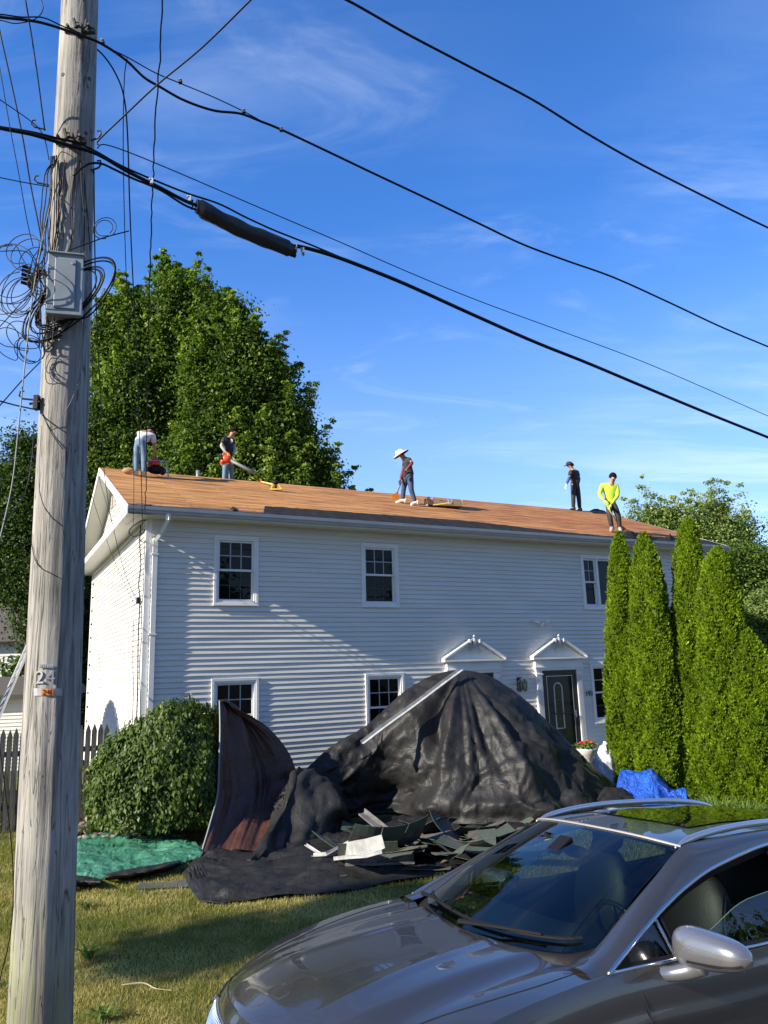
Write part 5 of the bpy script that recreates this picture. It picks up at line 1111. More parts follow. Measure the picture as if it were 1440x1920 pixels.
# side glass, chrome, doors
BEL = [(-.505, .863, .997), (-.84, .868, .988), (-1.20, .874, .972), (-1.6, .878, .952), (-2.2, .878, .955), (-2.8, .870, .97), (-3.15, .84, .995), (-3.25, .80, 1.03)]
bec = spl(BEL, 8); DLO = OUr[1:]
def yb(x): return interp(-x, [(-p[0], p[1]) for p in BEL]), interp(-x, [(-p[0], p[2]) for p in BEL])
def yt(x): return interp(-x, [(-p[0], p[1]) for p in DLO]), interp(-x, [(-p[0], p[2]) for p in DLO])
def sgp(x, v, inset=.012):
    (y0, z0), (y1, z1) = yb(x), yt(x); return Vector((x, y0+(y1-y0)*v-inset, z0+(z1-z0)*v))
for sg in (1, -1):
    f_ = lambda p: Vector((p.x, p.y*sg, p.z))
    mb = MB(); mb.tube([f_(p) for p in spl(DLO, 6)], .0105, 7); mb.tube([f_(p) for p in bec], .0085, 7); ch = mb.build('window_chrome', CHROME, car, smooth=True)
    mb = MB()      # black inner frame
    for k in range(60):
        xa, xb = -.62-(2.55)*k/60, -.62-2.55*(k+1)/60
        mb.quad(f_(sgp(xa, 1, .004)), f_(sgp(xb, 1, .004)), f_(sgp(xb, 1, .004)-Vector((0, .012, .045))), f_(sgp(xa, 1, .004)-Vector((0, .012, .045))))
        mb.quad(f_(sgp(xa, 0, .004)), f_(sgp(xb, 0, .004)), f_(sgp(xb, 0, .02)+Vector((0, 0, .018))), f_(sgp(xa, 0, .02)+Vector((0, 0, .018))))
    mb.quad(*[f_(sgp(x, v, .006)) for x, v in ((-1.99, 0), (-2.11, 0), (-2.09, 1), (-1.99, 1))])
    mb.quad(*[f_(sgp(x, v, .006)) for x, v in ((-.51, 0), (-.66, 0), (-.66, 1), (-.51, 1))])
    mb.build('window_frame', PLAST, car)
    mb = MB(); mb.tube([f_(sgp(-.945, 0, .0)), f_(sgp(-.93, .5, .0)), f_(sgp(-.915, 1, .0))], .0075, 6); mb.build('divider_bar', CHROME, car)
    mb = MB(); mb.tube([f_(sgp(-.975, 0, .01)), f_(sgp(-.955, 1, .01))], .012, 6); mb.build('window_channel', PLAST, car)
    mb = MB(); mb.grid([[f_(sgp(-.66-.27*a/6, v/6)) for v in range(7)] for a in range(7)]); mb.build('quarter_glass', SGLASS, car)
    def top(x): return 1.0 if sg < 0 else min(1, max(.02, .40+.0*x)*(smooth01((-x-.93)/.75)*.75+.25*smooth01((-x-.93)/.2)))*1.25
    mb = MB(); mb.grid([[f_(sgp(-.96-1.03*a/24, top(-.96-1.03*a/24)*v/8, .02)) for v in range(9)] for a in range(25)]); mb.build('front_door_glass', SGLASS, car)
    if sg > 0: mb = MB(); mb.tube([f_(sgp(-.96-1.03*a/24, top(-.96-1.03*a/24), .02)) for a in range(25)], .0028, 5); mb.build('glass_edge', mat('glass_edge', (.10, .16, .14), .2), car)
    mb = MB(); mb.grid([[f_(sgp(-2.11-1.1*a/20, v/8, .014)) for v in range(9)] for a in range(21)]); mb.build('rear_side_glass', SGLASS, car)
    hd = [sidep(idx_at(x), .13, .03) for x in (-1.62, -1.7, -1.85)]; mb = MB(); mb.tube([f_(sidep(idx_at(-1.60), .13, -.0))]+[f_(p) for p in hd]+[f_(sidep(idx_at(-1.90), .13, 0))], .012, 8); mb.build('door_handle', PAINT, car, smooth=True)
# tail: back panel between roof and shoulder
rows = []
for k in range(21):
    w = -1+2*k/20; a = Vector((-3.45-.05*(1-w*w), w*.54, interp(0, [(0, 1.25)])+.045*(1-w*w))); b = Vector((-3.74+.10*w*w, w*.80, .97)); rows.append([a.lerp(b, v/6)+Vector((-.03*math.sin(math.pi*v/6), 0, 0)) for v in range(7)])
mb = MB(); mb.grid(rows); mb.build('tailgate_glass', GLOSSB, car, smooth=True)
mb = MB()
for sg in (1, -1): mb.add([Vector(q) for q in ((-3.25, sg*.68, 1.17), (-3.45, sg*.54, 1.25), (-3.64, sg*.80, .97), (-3.25, sg*.85, .97), (-3.1, sg*.56, 1.345))], [(0, 1, 2, 3), (0, 4, 1)])
mb.build('rear_pillar', PAINT, car)
rows = []
for k in range(13):
    w = -1+2*k/12; rows.append([Vector((-3.64-.10*(1-w*w), w*.82, .972)), Vector((-3.70-.07*(1-w*w), w*.80, .968))])
mb = MB(); mb.grid(rows); mb.build('tail_ledge', PAINT, car)
# cowl and wipers
mb = MB(); rows = []
for a in range(41):
    w = -1+2*a/40; g_ = wsp(w, 0); h_ = hoodp(i0+.5, max(-.8, min(.8, w*.80))); rows.append([g_+Vector((0, 0, -.006)), Vector((g_.x*.5+h_.x*.5+.01, g_.y, g_.z-.045)), Vector((h_.x-.01, h_.y, h_.z-.05)), Vector((h_.x+.03, h_.y, h_.z-.02))])
mb.grid(rows); mb.build('cowl', PLAST, car, smooth=True)
for w0, w1, v0, v1 in ((-.62, .20, .055, .050), (.02, .80, .05, .075)):
    mb = MB(); P = [wsp(w0+(w1-w0)*k/10, v0+(v1-v0)*k/10)+Vector((.012, 0, .018)) for k in range(11)]; mb.tube(P, .008, 6); mb.tube([P[0]+Vector((.05, -.04, -.01)), P[2]+Vector((.03, 0, .01)), P[6]+Vector((.012, 0, .012))], [.014, .010, .006], 6); mb.build('wiper', PLAST, car)
mb = MB(); q = [wsp(w, v)+Vector((.002, 0, .003)) for w, v in ((-.955, .12), (-.90, .10), (-.90, .17), (-.955, .19))]; mb.quad(*q); mb.build('inspection_sticker', mat('sticker_blue', (.02, .35, .62), .4), car)
mb = MB(); q = [wsp(w, v)+Vector((.003, 0, .004)) for w, v in ((-.945, .135), (-.915, .125), (-.912, .150), (-.943, .160))]; mb.quad(*q); mb.build('sticker_window', mat('sticker_pale', (.45, .7, .8), .4), car)
# door mirrors
for sg in (1, -1):
    def mp(u, v, k=1.0):
        """u along width 0 inner .. 1 outer, v angle"""
        c = Vector((-.93-.03*u, .885+.395*u, 1.060+.018*u)); rz = (.088-.040*u*u)*math.sqrt(max(0, 1-abs(2*u-1)**5.5)); rx = .085*math.sqrt(max(0, 1-abs(2*u-1)**4)); sn, cs = math.sin(v), math.cos(v)
        z = rz*math.copysign(abs(sn)**.8, sn); x = rx*math.copysign(abs(cs)**.75, cs)*(1 if cs > 0 else .55); 
        if sn > 0: z *= 1.12
        return Vector((c.x+x*k, (c.y)*sg, c.z+z*k))
    mr_ = MB(); mr_.grid([[mp(u/28, 2*math.pi*v/40) for v in range(41)] for u in range(29)], flip=sg > 0); mo = mr_.build('door_mirror', paint('sunlit_paint', (.24, .235, .235), (.38, .37, .365)), car, smooth=True)  # same paint as the body, made paler: sunlight put into the colour
    if sg < 0: mo.location.x = -.34; mo.location.z = -.11; mo.location.y = .12
    # the dark slit with its bright lower lip across the front of the shell
    mb = MB(); mb.tube([mp(u/20, -.42, 1.012) for u in range(6, 20)], .0055, 6); mb.build('mirror_slit', PLAST, mo)
    mb = MB(); mb.tube([mp(u/20, -.52, 1.010) for u in range(5, 20)], .003, 6); mb.build('mirror_lip', CHROME, mo)
    mb = MB(); P = spl([(-.80, .845*sg, .945), (-.86, .90*sg, .945), (-.91, .97*sg, .968), (-.93, 1.03*sg, 1.00)], 6); mb.tube(P, [.030+.012*i/(len(P)-1) for i in range(len(P))], 12); mb.build('mirror_arm', MATS['sunlit_paint'], mo, smooth=True)
    mb = MB(); mb.cbox((-.985, 1.06*sg, 1.07), (.006, .30, .12)); mb.build('mirror_glass', mat('mirror_silver', (.8, .8, .8), .02, metal=1.), mo, bevel=.002)
# front: grille wings, headlamps, fog intake
def patch(name, ia, ib, r0, r1, mt, lift, parent=car, sg=1, na=14, nr=6, shear=0):
    rows = []
    for a in range(na+1):
        row = []
        for r in range(nr+1):
            t = a/na; i = ia+(ib-ia)*t; rr = r0+(r1-r0)*r/nr+shear*t; p = sidep(i, rr, lift); row.append(Vector((p.x, p.y*sg, p.z)))
        rows.append(row)
    mb = MB(); mb.grid(rows, flip=sg < 0); return mb.build(name, mt, parent, smooth=True)
def idx_y(y):
    for i in range(NA-80, NA-1):
        if Sc[i].x > .3 and Sc[i+1].y <= y <= Sc[i].y: return i+(Sc[i].y-y)/(Sc[i].y-Sc[i+1].y+1e-9)
    return NA-1.001
LENS = mat('headlamp_lens', (.03, .035, .04), .05, coat=1.)
for sg in (1, -1):
    gr = patch('grille_wing', idx_y(.53), idx_y(.07), .07, .36, PLAST, .004, sg=sg, shear=.03)
    for k in range(15):
        i = idx_y(.51-.43*k/14); mb = MB(); mb.tube([Vector((p.x, p.y*sg, p.z)) for p in [sidep(i, .08+.03*k/14+.27*q/5, .009) for q in range(6)]], .0042, 5); mb.build('grille_bar', CHROME, gr)
    mb = MB(); L_ = [(idx_y(.53), .07), (idx_y(.30), .085), (idx_y(.07), .10), (idx_y(.065), .39), (idx_y(.30), .375), (idx_y(.53), .36), (idx_y(.53), .07)]; P = []
    for (a, r), (b, s) in zip(L_, L_[1:]): P += [sidep(a+(b-a)*k/6, r+(s-r)*k/6, .008) for k in range(6)]
    P.append(P[0]); mb.tube([Vector((p.x, p.y*sg, p.z)) for p in P], .008, 6); mb.build('grille_surround', CHROME, gr, smooth=True)
    hl = patch('headlamp', idx_at(.45), idx_y(.57), .035, .24, LENS, .005, sg=sg, shear=.04)
    mb = MB()
    for k in range(4): q = sidep(idx_at(.45)+(idx_y(.57)-idx_at(.45))*(.3+.18*k), .15+.01*k, -.0); mb.ball((q.x, q.y*sg, q.z), .026, 10, 7)
    mb.build('lamp_element', CHROME, hl, smooth=True)
    patch('lower_intake', idx_y(.68), idx_y(.02), .66, .80, PLAST, .003, sg=sg)
# wheels
TYRE = mat('tyre_rubber', (.018, .018, .018), .85, bump=.5, bscale=60); RIM = mat('alloy_rim', (.45, .46, .47), .3, metal=.9)
for cx in (0., -2.85):
    for sg in (1, -1):
        M = Matrix.Translation((cx, .80*sg, .335))@Matrix.Rotation(-math.pi/2*sg, 4, 'X'); mb = MB(); mb.lathe([(.23, -.10), (.30, -.115), (.335, -.09), (.340, 0), (.335, .09), (.30, .115), (.235, .105)], n=40, M=M); w_ = mb.build('wheel', TYRE, car, smooth=True)
        mb = MB(); mb.lathe([(.236, .10), (.235, .02), (.05, .03), (.045, .085), (.0, .09)], n=32, M=M)
        for k in range(10):
            a = 2*math.pi*k/10; mb.tube([M@Vector((.04*math.cos(a), .04*math.sin(a), .075)), M@Vector((.23*math.cos(a+.12), .23*math.sin(a+.12), .095))], .018, 6)
        mb.build('rim', RIM, w_, smooth=True)
        mb = MB(); mb.lathe([(.41, -.28), (.41, .085)], c=(0, 0, 0), n=28, M=M); mb.lathe([(.0, -.28), (.41, -.28)], n=28, M=M); mb.build('wheel_well', PLAST, car)
# cabin
mb = MB(); X0_, X1_, Y_, Zf, Zt = -3.5, -.42, .83, .28, .94
mb.quad((X0_, -Y_, Zf), (X1_, -Y_, Zf), (X1_, Y_, Zf), (X0_, Y_, Zf)); mb.quad((X0_, -Y_, Zf), (X0_, -Y_, Zt), (X1_, -Y_, Zt), (X1_, -Y_, Zf)); mb.quad((X0_, Y_, Zf), (X0_, Y_, Zt), (X1_, Y_, Zt), (X1_, Y_, Zf)); mb.quad((X1_, -Y_, Zf), (X1_, -Y_, Zt), (X1_, Y_, Zt), (X1_, Y_, Zf)); mb.quad((X0_, -Y_, Zf), (X0_, -Y_, Zt), (X0_, Y_, Zt), (X0_, Y_, Zf))
mb.build('cabin_lining', LEATH, car)
mb = MB(); rows = []
for k in range(25):
    w = -1+2*k/24; g_ = wsp(w*.97, .02); rows.append([Vector((g_.x-.02, g_.y, .985)), Vector((g_.x-.18, g_.y*.99, .995+.012*math.cos(w*3))), Vector((-.84-.03*(1-w*w), w*.76, 1.0+.03*math.exp(-((w-.48)/.2)**2))), Vector((-.96, w*.77, .95)), Vector((-.93, w*.77, .60))])
mb.grid(rows); mb.build('dashboard', mat('dash_plastic', (.02, .021, .022), .6, bump=.4, bscale=120), car, smooth=True)
mb = MB(); M = Matrix.Translation((-1.10, .38, .96))@Matrix.Rotation(math.radians(-66), 4, 'Y'); mb.tube([M@Vector((.18*math.cos(a), .18*math.sin(a), 0)) for a in [2*math.pi*k/28 for k in range(29)]], .014, 8, cap=False)
for a in (0, 2.2, 4.1): mb.tube([M@Vector((0, 0, -.02)), M@Vector((.175*math.cos(a), .175*math.sin(a), 0))], .013, 6)
mb.ball(M@Vector((0, 0, -.01)), .05); mb.build('steering_wheel', LEATH, car, smooth=True)
def seat(x, y, rear=False):
    mb = MB()
    for (c, d) in (((x+.22, y, .62), (.50, .48, .16)), ((x-.06, y, .93), (.15, .47, .56))): mb.ball(c, (d[0]*.58, d[1]*.55, d[2]*.58), 18, 12, M=Matrix.Rotation(-.22 if d[2] > .3 else 0, 4, 'Y'))
    s_ = mb.build('seat', LEATH, car, smooth=True); mb = MB(); mb.ball((x-.15, y, 1.285), (.055, .135, .095), 16, 10); mb.build('headrest', LEATH, s_, smooth=True)
    mb = MB()
    for q in (-.05, .05): mb.tube([(x-.13, y+q, 1.15), (x-.145, y+q, 1.24)], .007, 6)
    mb.build('headrest_post', CHROME, s_)
seat(-1.62, .37); seat(-1.62, -.37)
for y in (-.42, 0, .42): seat(-2.55, y)
mb = MB(); mb.ball((-1.14, 0, 1.315), (.022, .125, .038), 16, 8); mb.tube([(-1.12, 0, 1.34), (-1.06, 0, 1.40)], .012, 6); mb.build('rear_view_mirror', PLAST, car, smooth=True)
mb = MB(); mb.cbox((-1.02, .0, 1.365), (.14, .10, .03), rot=Matrix.Rotation(.5, 3, 'Y')); mb.build('sensor_housing', PLAST, car, bevel=.006)
mb = MB()
for sg in (1, -1):
    mb.add([(-2.00, sg*.845, .93), (-2.14, sg*.845, .93), (-2.12, sg*.62, 1.36), (-2.0, sg*.64, 1.37)], [(0, 1, 2, 3)])
mb.build('pillar_lining', TAN, car)
mb = MB(); mb.grid([[rows_ - Vector((0, 0, .03)) for rows_ in r] for r in rows[:2]]) if False else None
mb.grid([[Vector((-1.40-2.0*a/8, -.56+1.12*k/8, interp(1.40+2.0*a/8, [(-x, z) for x, z in RZ][0:])-.045-.05*abs(-1+2*k/8)**2.4)) for k in range(9)] for a in range(9)]); mb.build('headliner', TAN, car, smooth=True)
mb = MB(); mb.tube([(-2.02, .80, 1.30), (-1.98, .78, 1.05), (-1.9, .70, .8)], .012, 6); mb.build('seat_belt', mat('beige_belt', (.30, .25, .17), .8), car)
# ------------------------------------------------------------------ tarpaulins and roofing debris on the lawn
def tarpmat(name, c1, c2, rough=.42, spec=.5, weave=True, bs=9, bd=.03):
    if name in MATS: return MATS[name]
    mt = bpy.data.materials.new(name); mt.use_nodes = True; t = mt.node_tree; b = t.nodes['Principled BSDF']; N = t.nodes.new; Lk = t.links.new
    tc = N('ShaderNodeTexCoord'); n = N('ShaderNodeTexNoise'); n.inputs['Scale'].default_value = 2.3; n.inputs['Detail'].default_value = 8; n.inputs['Roughness'].default_value = .7; Lk(tc.outputs['Object'], n.inputs['Vector'])
    cr = N('ShaderNodeValToRGB'); cr.color_ramp.elements[0].position = .35; cr.color_ramp.elements[0].color = (*c1, 1); cr.color_ramp.elements[1].position = .68; cr.color_ramp.elements[1].color = (*c2, 1); Lk(n.outputs['Fac'], cr.inputs[0]); Lk(cr.outputs[0], b.inputs['Base Color'])
    b.inputs['Roughness'].default_value = rough; b.inputs['Specular IOR Level'].default_value = spec
    # sharp little creases: ridged noise at two sizes
    hs_ = []
    for sc, w in ((bs, 1.), (bs*3.1, .45), (bs*9, .2)):
        q = N('ShaderNodeTexNoise'); q.inputs['Scale'].default_value = sc; q.inputs['Detail'].default_value = 3; q.inputs['Distortion'].default_value = .8; Lk(tc.outputs['Object'], q.inputs['Vector'])
        s = N('ShaderNodeMath'); s.operation = 'SUBTRACT'; s.inputs[1].default_value = .5; Lk(q.outputs['Fac'], s.inputs[0]); a = N('ShaderNodeMath'); a.operation = 'ABSOLUTE'; Lk(s.outputs[0], a.inputs[0]); m = N('ShaderNodeMath'); m.operation = 'MULTIPLY'; m.inputs[1].default_value = w; Lk(a.outputs[0], m.inputs[0]); hs_.append(m)
    ad = N('ShaderNodeMath'); Lk(hs_[0].outputs[0], ad.inputs[0]); Lk(hs_[1].outputs[0], ad.inputs[1]); ad2 = N('ShaderNodeMath'); Lk(ad.outputs[0], ad2.inputs[0]); Lk(hs_[2].outputs[0], ad2.inputs[1])
    bp = N('ShaderNodeBump'); bp.inputs['Strength'].default_value = .8; bp.inputs['Distance'].default_value = bd; Lk(ad2.outputs[0], bp.inputs['Height']); Lk(bp.outputs[0], b.inputs['Normal']); MATS[name] = mt; return mt
BLKT = tarpmat('black_tarp', (.010, .010, .011), (.027, .0265, .0265), .52, .28, bs=2.2, bd=.04)
BRNT = tarpmat('brown_black_tarp', (.045, .019, .015), (.090, .040, .029), .42, .4, bs=4, bd=.035)
GRNT = tarpmat('green_tarp', (.022, .115, .070), (.075, .24, .155), .45, .4, bs=4, bd=.05)
BLUT = tarpmat('blue_tarp', (.006, .060, .42), (.014, .13, .66), .30, .6, bs=9, bd=.10)
def gp(px, py, z=.03): return onground(px, py, z)
def cr1(a, b, c, d, t): return .5*((2*b)+(-a+c)*t+(2*a-5*b+4*c-d)*t*t+(-a+3*b-3*c+d)*t**3)
def net(ctrl, n=12, m=12):
    R = len(ctrl); Cn = len(ctrl[0]); rows = [catmull(r, n) for r in ctrl]; out = []
    for k in range(R-1):
        for q in range(m):
            t = q/m; row = []
            for j in range(len(rows[0])):
                b, c = rows[k][j], rows[k+1][j]; a = rows[k-1][j] if k else b*2-c; d = rows[k+2][j] if k+2 < R else c*2-b; row.append(cr1(a, b, c, d, t))
            out.append(row)
    out.append(rows[-1]); return out
def fbm(p, o=4, ridged=False):
    s = 0; a = 1.; p = Vector(p)
    for _ in range(o):
        v = noise.noise(p); v = (1-2*abs(v))-.5 if ridged else v; s += a*v; a *= .5; p = p*2.03
    return s
def facet(p, s, seed=0):
    """flat, tilted planes meeting in sharp creases"""
    q = Vector(p)/s+Vector((seed*3.7, seed*1.3, 0)); q += Vector((noise.noise(q*.7), noise.noise(q*.7+Vector((5, 0, 0))), 0))*.5
    ds, ps = noise.voronoi(q); c = ps[0]; n_ = Vector((noise.noise(c*3.1+Vector((.5, 0, 0))), noise.noise(c*3.1+Vector((9.5, 2, 0))), noise.noise(c*3.1+Vector((0, 7.5, 3)))))
    return (q-c).dot(n_)*2.2*smooth01((ds[1]-ds[0])/.22)*s
def sheet(name, label, ctrl, mt, disp, n=14, m=14, group='tarpaulins spread below the eaves', cat='tarp', minz=.012, solid=.006, hem=None):
    G = net(ctrl, n, m); o = Vector(G[0][0]); o.z = 0; R = len(G); Cc = len(G[0]); out = []
    for i in range(R):
        row = []
        for j in range(Cc):
            p = G[i][j]; a = G[min(i+1, R-1)][j]-G[max(i-1, 0)][j]; b = G[i][min(j+1, Cc-1)]-G[i][max(j-1, 0)]; nn = a.cross(b); nn = nn.normalized() if nn.length > 1e-9 else Vector((0, 0, 1))
            if nn.dot(CAM-p) < 0: nn = -nn
            q = p+nn*disp(p, i/(R-1), j/(Cc-1)); q.z = max(minz, q.z); row.append(q-o)
        out.append(row)
    mb = MB(); mb.grid(out); t = empty(name, o, 0, label, cat, group); ob = mb.build('tarp_sheet', mt, t, smooth=True, solid=solid)
    if hem:
        for which, hm in hem:
            L_ = [out[i][0] for i in range(R)] if which == 'left' else out[0] if which == 'first' else out[-1]; mb = MB(); mb.tube([q+Vector((0, -.012, 0)) for q in L_], .014, 5); mb.build('hem', hm, t)
    return t
top = [(560, 1455), (620, 1402), (700, 1352), (765, 1292), (835, 1260), (900, 1262), (960, 1294), (1030, 1356), (1090, 1416), (1140, 1463), (1192, 1512)]
bot = [(585, 1540), (650, 1525), (735, 1524), (800, 1538), (865, 1548), (930, 1550), (1000, 1550), (1060, 1542), (1120, 1530), (1165, 1518), (1200, 1514)]
Yr = [13.3, 13.6, 13.9, 14.2, 14.3, 14.4, 14.5, 14.6, 14.6, 14.5, 14.4]
ctrl = [[], [], [], [], [], []]
for (a, b), (c, d), y in zip(top, bot, Yr):
    T_ = aty(a, b, y); B0 = gp(c, d, .03); B0.y = min(B0.y, y-.1)
    ctrl[0].append(B0); ctrl[1].append(B0.lerp(T_, .0)+Vector((0, .10*(T_.y-B0.y), T_.z*.30))+Vector(((T_.x-B0.x)*.3, 0, 0)))
    ctrl[2].append(Vector((B0.x+(T_.x-B0.x)*.65, B0.y+(T_.y-B0.y)*.42, T_.z*.66))); ctrl[3].append(T_)
    ctrl[4].append(Vector((T_.x+.1, T_.y+.75, T_.z*.72))); ctrl[5].append(Vector((T_.x+.15, T_.y+1.5, .03)))
pk = aty(862, 1260, 14.3)
def mound(p, i, j):
    dx, dz = p.x-pk.x, p.z-pk.z; r = math.hypot(dx, dz); ph = math.atan2(dx, -dz+.15); k = min(1, r/1.1)*(1 if i < .65 else .3)
    f = -.34*math.exp(-((ph+.50+.10*math.sin(r*2.6))/.12)**2)+.17*math.exp(-((ph+.28)/.10)**2)+.16*math.exp(-((ph+.82)/.16)**2)-.10*math.exp(-((ph-.06+.10*math.sin(p.z*3))/.13)**2)+.12*math.exp(-((ph-.44)/.06)**2)-.06*math.exp(-((ph-.56)/.06)**2)+.05*math.exp(-((ph-.80)/.12)**2)-.13*math.exp(-((ph-.22)/.10)**2)*math.exp(-((r-1.0)/.45)**2)
    f = f*.8+.06*noise.noise((ph*4.2, r*.6, 3))+.05*noise.noise((ph*11, r*.9, 9))
    edge = smooth01(j/.05)*smooth01((1-j)/.06)*(smooth01(i/.06))
    top_soft = 1-.75*math.exp(-((i-.6)/.06)**2)
    low = .09*math.exp(-((i-.10)/.07)**2)*noise.noise((p.x*1.3, 4, 4))+.12*math.exp(-((i-.08)/.05)**2)
    return (f*k*top_soft+low+.020*fbm((p.x*1.3+p.z*.8, p.y*1.2, p.z*1.3-p.x*.5), 5, True)*k*top_soft+(.17*facet(p, .70, 1)+.17*facet(p, .26, 2))*k*top_soft+.010*fbm((p.x*6, p.y*5, p.z*6), 3))*edge
sheet('tarp_mound', 'huge black tarpaulin draped in a mound taller than a person in front of the doors', ctrl, BLKT, mound, 26, 26)
# left sail: brown-black sheet hung over the shrub's right side
E0 = [(412, 1314, 12.3), (413, 1370, 12.2), (411, 1430, 12.05), (408, 1490, 11.9), (394, 1545, 11.5), (376, 1606, 0)]
E1 = [(416, 1313, 12.35), (478, 1348, 12.9), (524, 1386, 13.2), (552, 1430, 13.3), (556, 1480, 13.1), (530, 1590, 0)]
ctrl = []
for (a, b, y), (c, d, y2) in zip(E0, E1):
    A = aty(a, b, y) if y else gp(a, b); B = aty(c, d, y2) if y2 else gp(c, d); row = []
    for k in range(7):
        w = k/6; p = A.lerp(B, w)+Vector((0, .28*math.sin(math.pi*w)*(1 if y else .3), 0)); row.append(p)
    ctrl.append(row)
def sail(p, i, j): return (.060*math.sin(j*15+2.2*i+1.2*math.sin(i*4))*smooth01(i/.12)+.045*noise.noise((j*9, i*2.2, 1))+.03*noise.noise((j*21, i*3, 6))+.012*fbm((p.x*6, p.y*5, p.z*6), 3))*smooth01(j/.05)*(1-.6*i)
sheet('tarp_sail', 'tall brown-black tarpaulin hanging from a point, curved like a sail beside the weeping shrub', ctrl, BRNT, sail, 14, 16, hem=(('left', mat('grey_hem', (.22, .23, .23), .6)),))
# folded mass between the sail and the mound
ctrl = [[gp(470, 1618), gp(540, 1604), gp(600, 1575), gp(660, 1545)],
        [gp(475, 1600, .12), aty(535, 1560, 11.7), aty(600, 1510, 12.1), aty(650, 1512, 12.4)],
        [aty(500, 1560, 12.1), aty(548, 1470, 12.3), aty(580, 1462, 12.6), aty(640, 1490, 12.8)],
        [aty(545, 1500, 12.9), aty(553, 1450, 13.0), aty(590, 1456, 13.3), aty(650, 1480, 13.4)],
        [gp(540, 1525), gp(560, 1515), gp(600, 1510), gp(650, 1508)]]
def crum(a, s, t): return lambda p, i, j: (a*.5*fbm((p.x*s, p.y*s, p.z*s+t), 4, True)+a*.5*noise.noise((p.x*s*2.3, p.y*s*2.3, t))+a*3.2*facet(p, .9/s, t)+a*2.6*facet(p, .4/s, t+1))*smooth01(min(i, 1-i, j, 1-j)/.06)
sheet('folded_tarp', 'crumpled black tarpaulin fold lying between the sail-shaped sheet and the big mound', ctrl, BLKT, lambda p, i, j: (.07*math.sin((i*5+j*7)+2*noise.noise((j*2, i*2, 0)))+.03*math.sin(j*19-i*6)+.22*facet(p, .30, 4))*smooth01(min(i, 1-i, j, 1-j)/.1), 14, 12)
# wide ground sheet in front
F_ = [(340, 1632), (378, 1690), (470, 1688), (560, 1678), (640, 1672), (720, 1657), (800, 1645), (880, 1624), (960, 1592), (1025, 1556)]
K_ = [(388, 1596), (440, 1600), (500, 1600), (580, 1570), (660, 1548), (740, 1535), (800, 1533), (870, 1540), (950, 1540), (1010, 1545)]
ctrl = []
for k in range(5):
    w = k/4; ctrl.append([gp(a[0]+(b[0]-a[0])*w, a[1]+(b[1]-a[1])*w, .03+.04*math.sin(math.pi*w)) for a, b in zip(F_, K_)])
def flat(p, i, j): return (.02+.035*fbm((p.x*1.1+2, p.y*2.6, 0), 4, True)+.17*facet((p.x*.6, p.y*1.8, 0), .42, 5)+.14*facet((p.x*.8, p.y*1.6, 0), .17, 6)+.012*math.sin(p.y*16+3*noise.noise((p.x*.9, p.y*.7, 2))))*smooth01(min(j, 1-j)/.03)*(.35+.65*smooth01(i/.1))
sheet('ground_tarp', 'wide flat wrinkled black sheet with a folded front edge lying on the grass', ctrl, BLKT, flat, 16, 16)
ctrl = []
F_ = [(138, 1655), (175, 1650), (220, 1643), (275, 1632), (325, 1622), (372, 1612)]; K_ = [(135, 1572), (190, 1560), (245, 1552), (300, 1556), (345, 1572), (388, 1590)]
for k in range(5):
    w = k/4; ctrl.append([gp(a[0]+(b[0]-a[0])*w, a[1]+(b[1]-a[1])*w, .03+.06*math.sin(math.pi*w)) for a, b in zip(F_, K_)])
sheet('green_tarp', 'crumpled green tarpaulin on the ground below the weeping shrub', ctrl, GRNT, lambda p, i, j: (.03*fbm((p.x*1.6, p.y*2.6, 3), 4, True)+.17*facet((p.x*.7, p.y*1.6, 0), .42, 7)+.14*facet((p.x, p.y*1.3, 0), .17, 8))*smooth01(min(j, 1-j)/.05), 22, 22)
for k, pts in enumerate([((200, 1638), (250, 1628), (300, 1620), (335, 1612), (196, 1650), (252, 1646), (305, 1634), (340, 1622)), ((120, 1648), (150, 1640), (175, 1646), (190, 1650), (118, 1668), (150, 1662), (172, 1660), (188, 1658))]):
    c2 = [[gp(*q, .04) for q in pts[:4]], [gp((a[0]+b[0])/2, (a[1]+b[1])/2, .13) for a, b in zip(pts[:4], pts[4:])], [gp(*q, .03) for q in pts[4:]]]
    sheet('tarp_scrap', ['strip of torn black felt along the front edge of the green tarp', 'small black felt scrap at the left front corner of the green tarp'][k], c2, BLKT, crum(.03, 5, k), 10, 8, group=None, cat='felt scrap')
ctrl = [[gp(1140, 1540), gp(1190, 1542), gp(1235, 1540), gp(1265, 1538), gp(1300, 1534)], [aty(1150, 1505, 13.3), aty(1188, 1500, 13.2), aty(1225, 1496, 13.1), aty(1258, 1505, 13.1), aty(1292, 1512, 13.1)],
        [aty(1160, 1456, 13.7), aty(1192, 1456, 13.7), aty(1222, 1452, 13.6), aty(1256, 1484, 13.4), aty(1286, 1480, 13.4)], [aty(1166, 1446, 14), aty(1196, 1452, 14), aty(1228, 1452, 13.9), aty(1262, 1484, 13.7), aty(1285, 1482, 13.7)], [gp(1170, 1500), gp(1200, 1500), gp(1240, 1500), gp(1270, 1505), gp(1300, 1508)]]
sheet('blue_tarp', 'bright blue crumpled plastic tarpaulin heaped at the foot of the arborvitae', ctrl, BLUT, crum(.055, 3.6, 8), 14, 12)
ctrl = [[gp(1100, 1548), gp(1160, 1545), gp(1205, 1540), gp(1235, 1536)], [aty(1110, 1520, 12.9), aty(1160, 1512, 12.9), aty(1200, 1522, 12.8), aty(1240, 1524, 12.7)], [aty(1130, 1480, 13.3), aty(1165, 1478, 13.3), aty(1195, 1500, 13.2), aty(1230, 1518, 13.0)], [gp(1130, 1510), gp(1170, 1512), gp(1200, 1515), gp(1240, 1518)]]
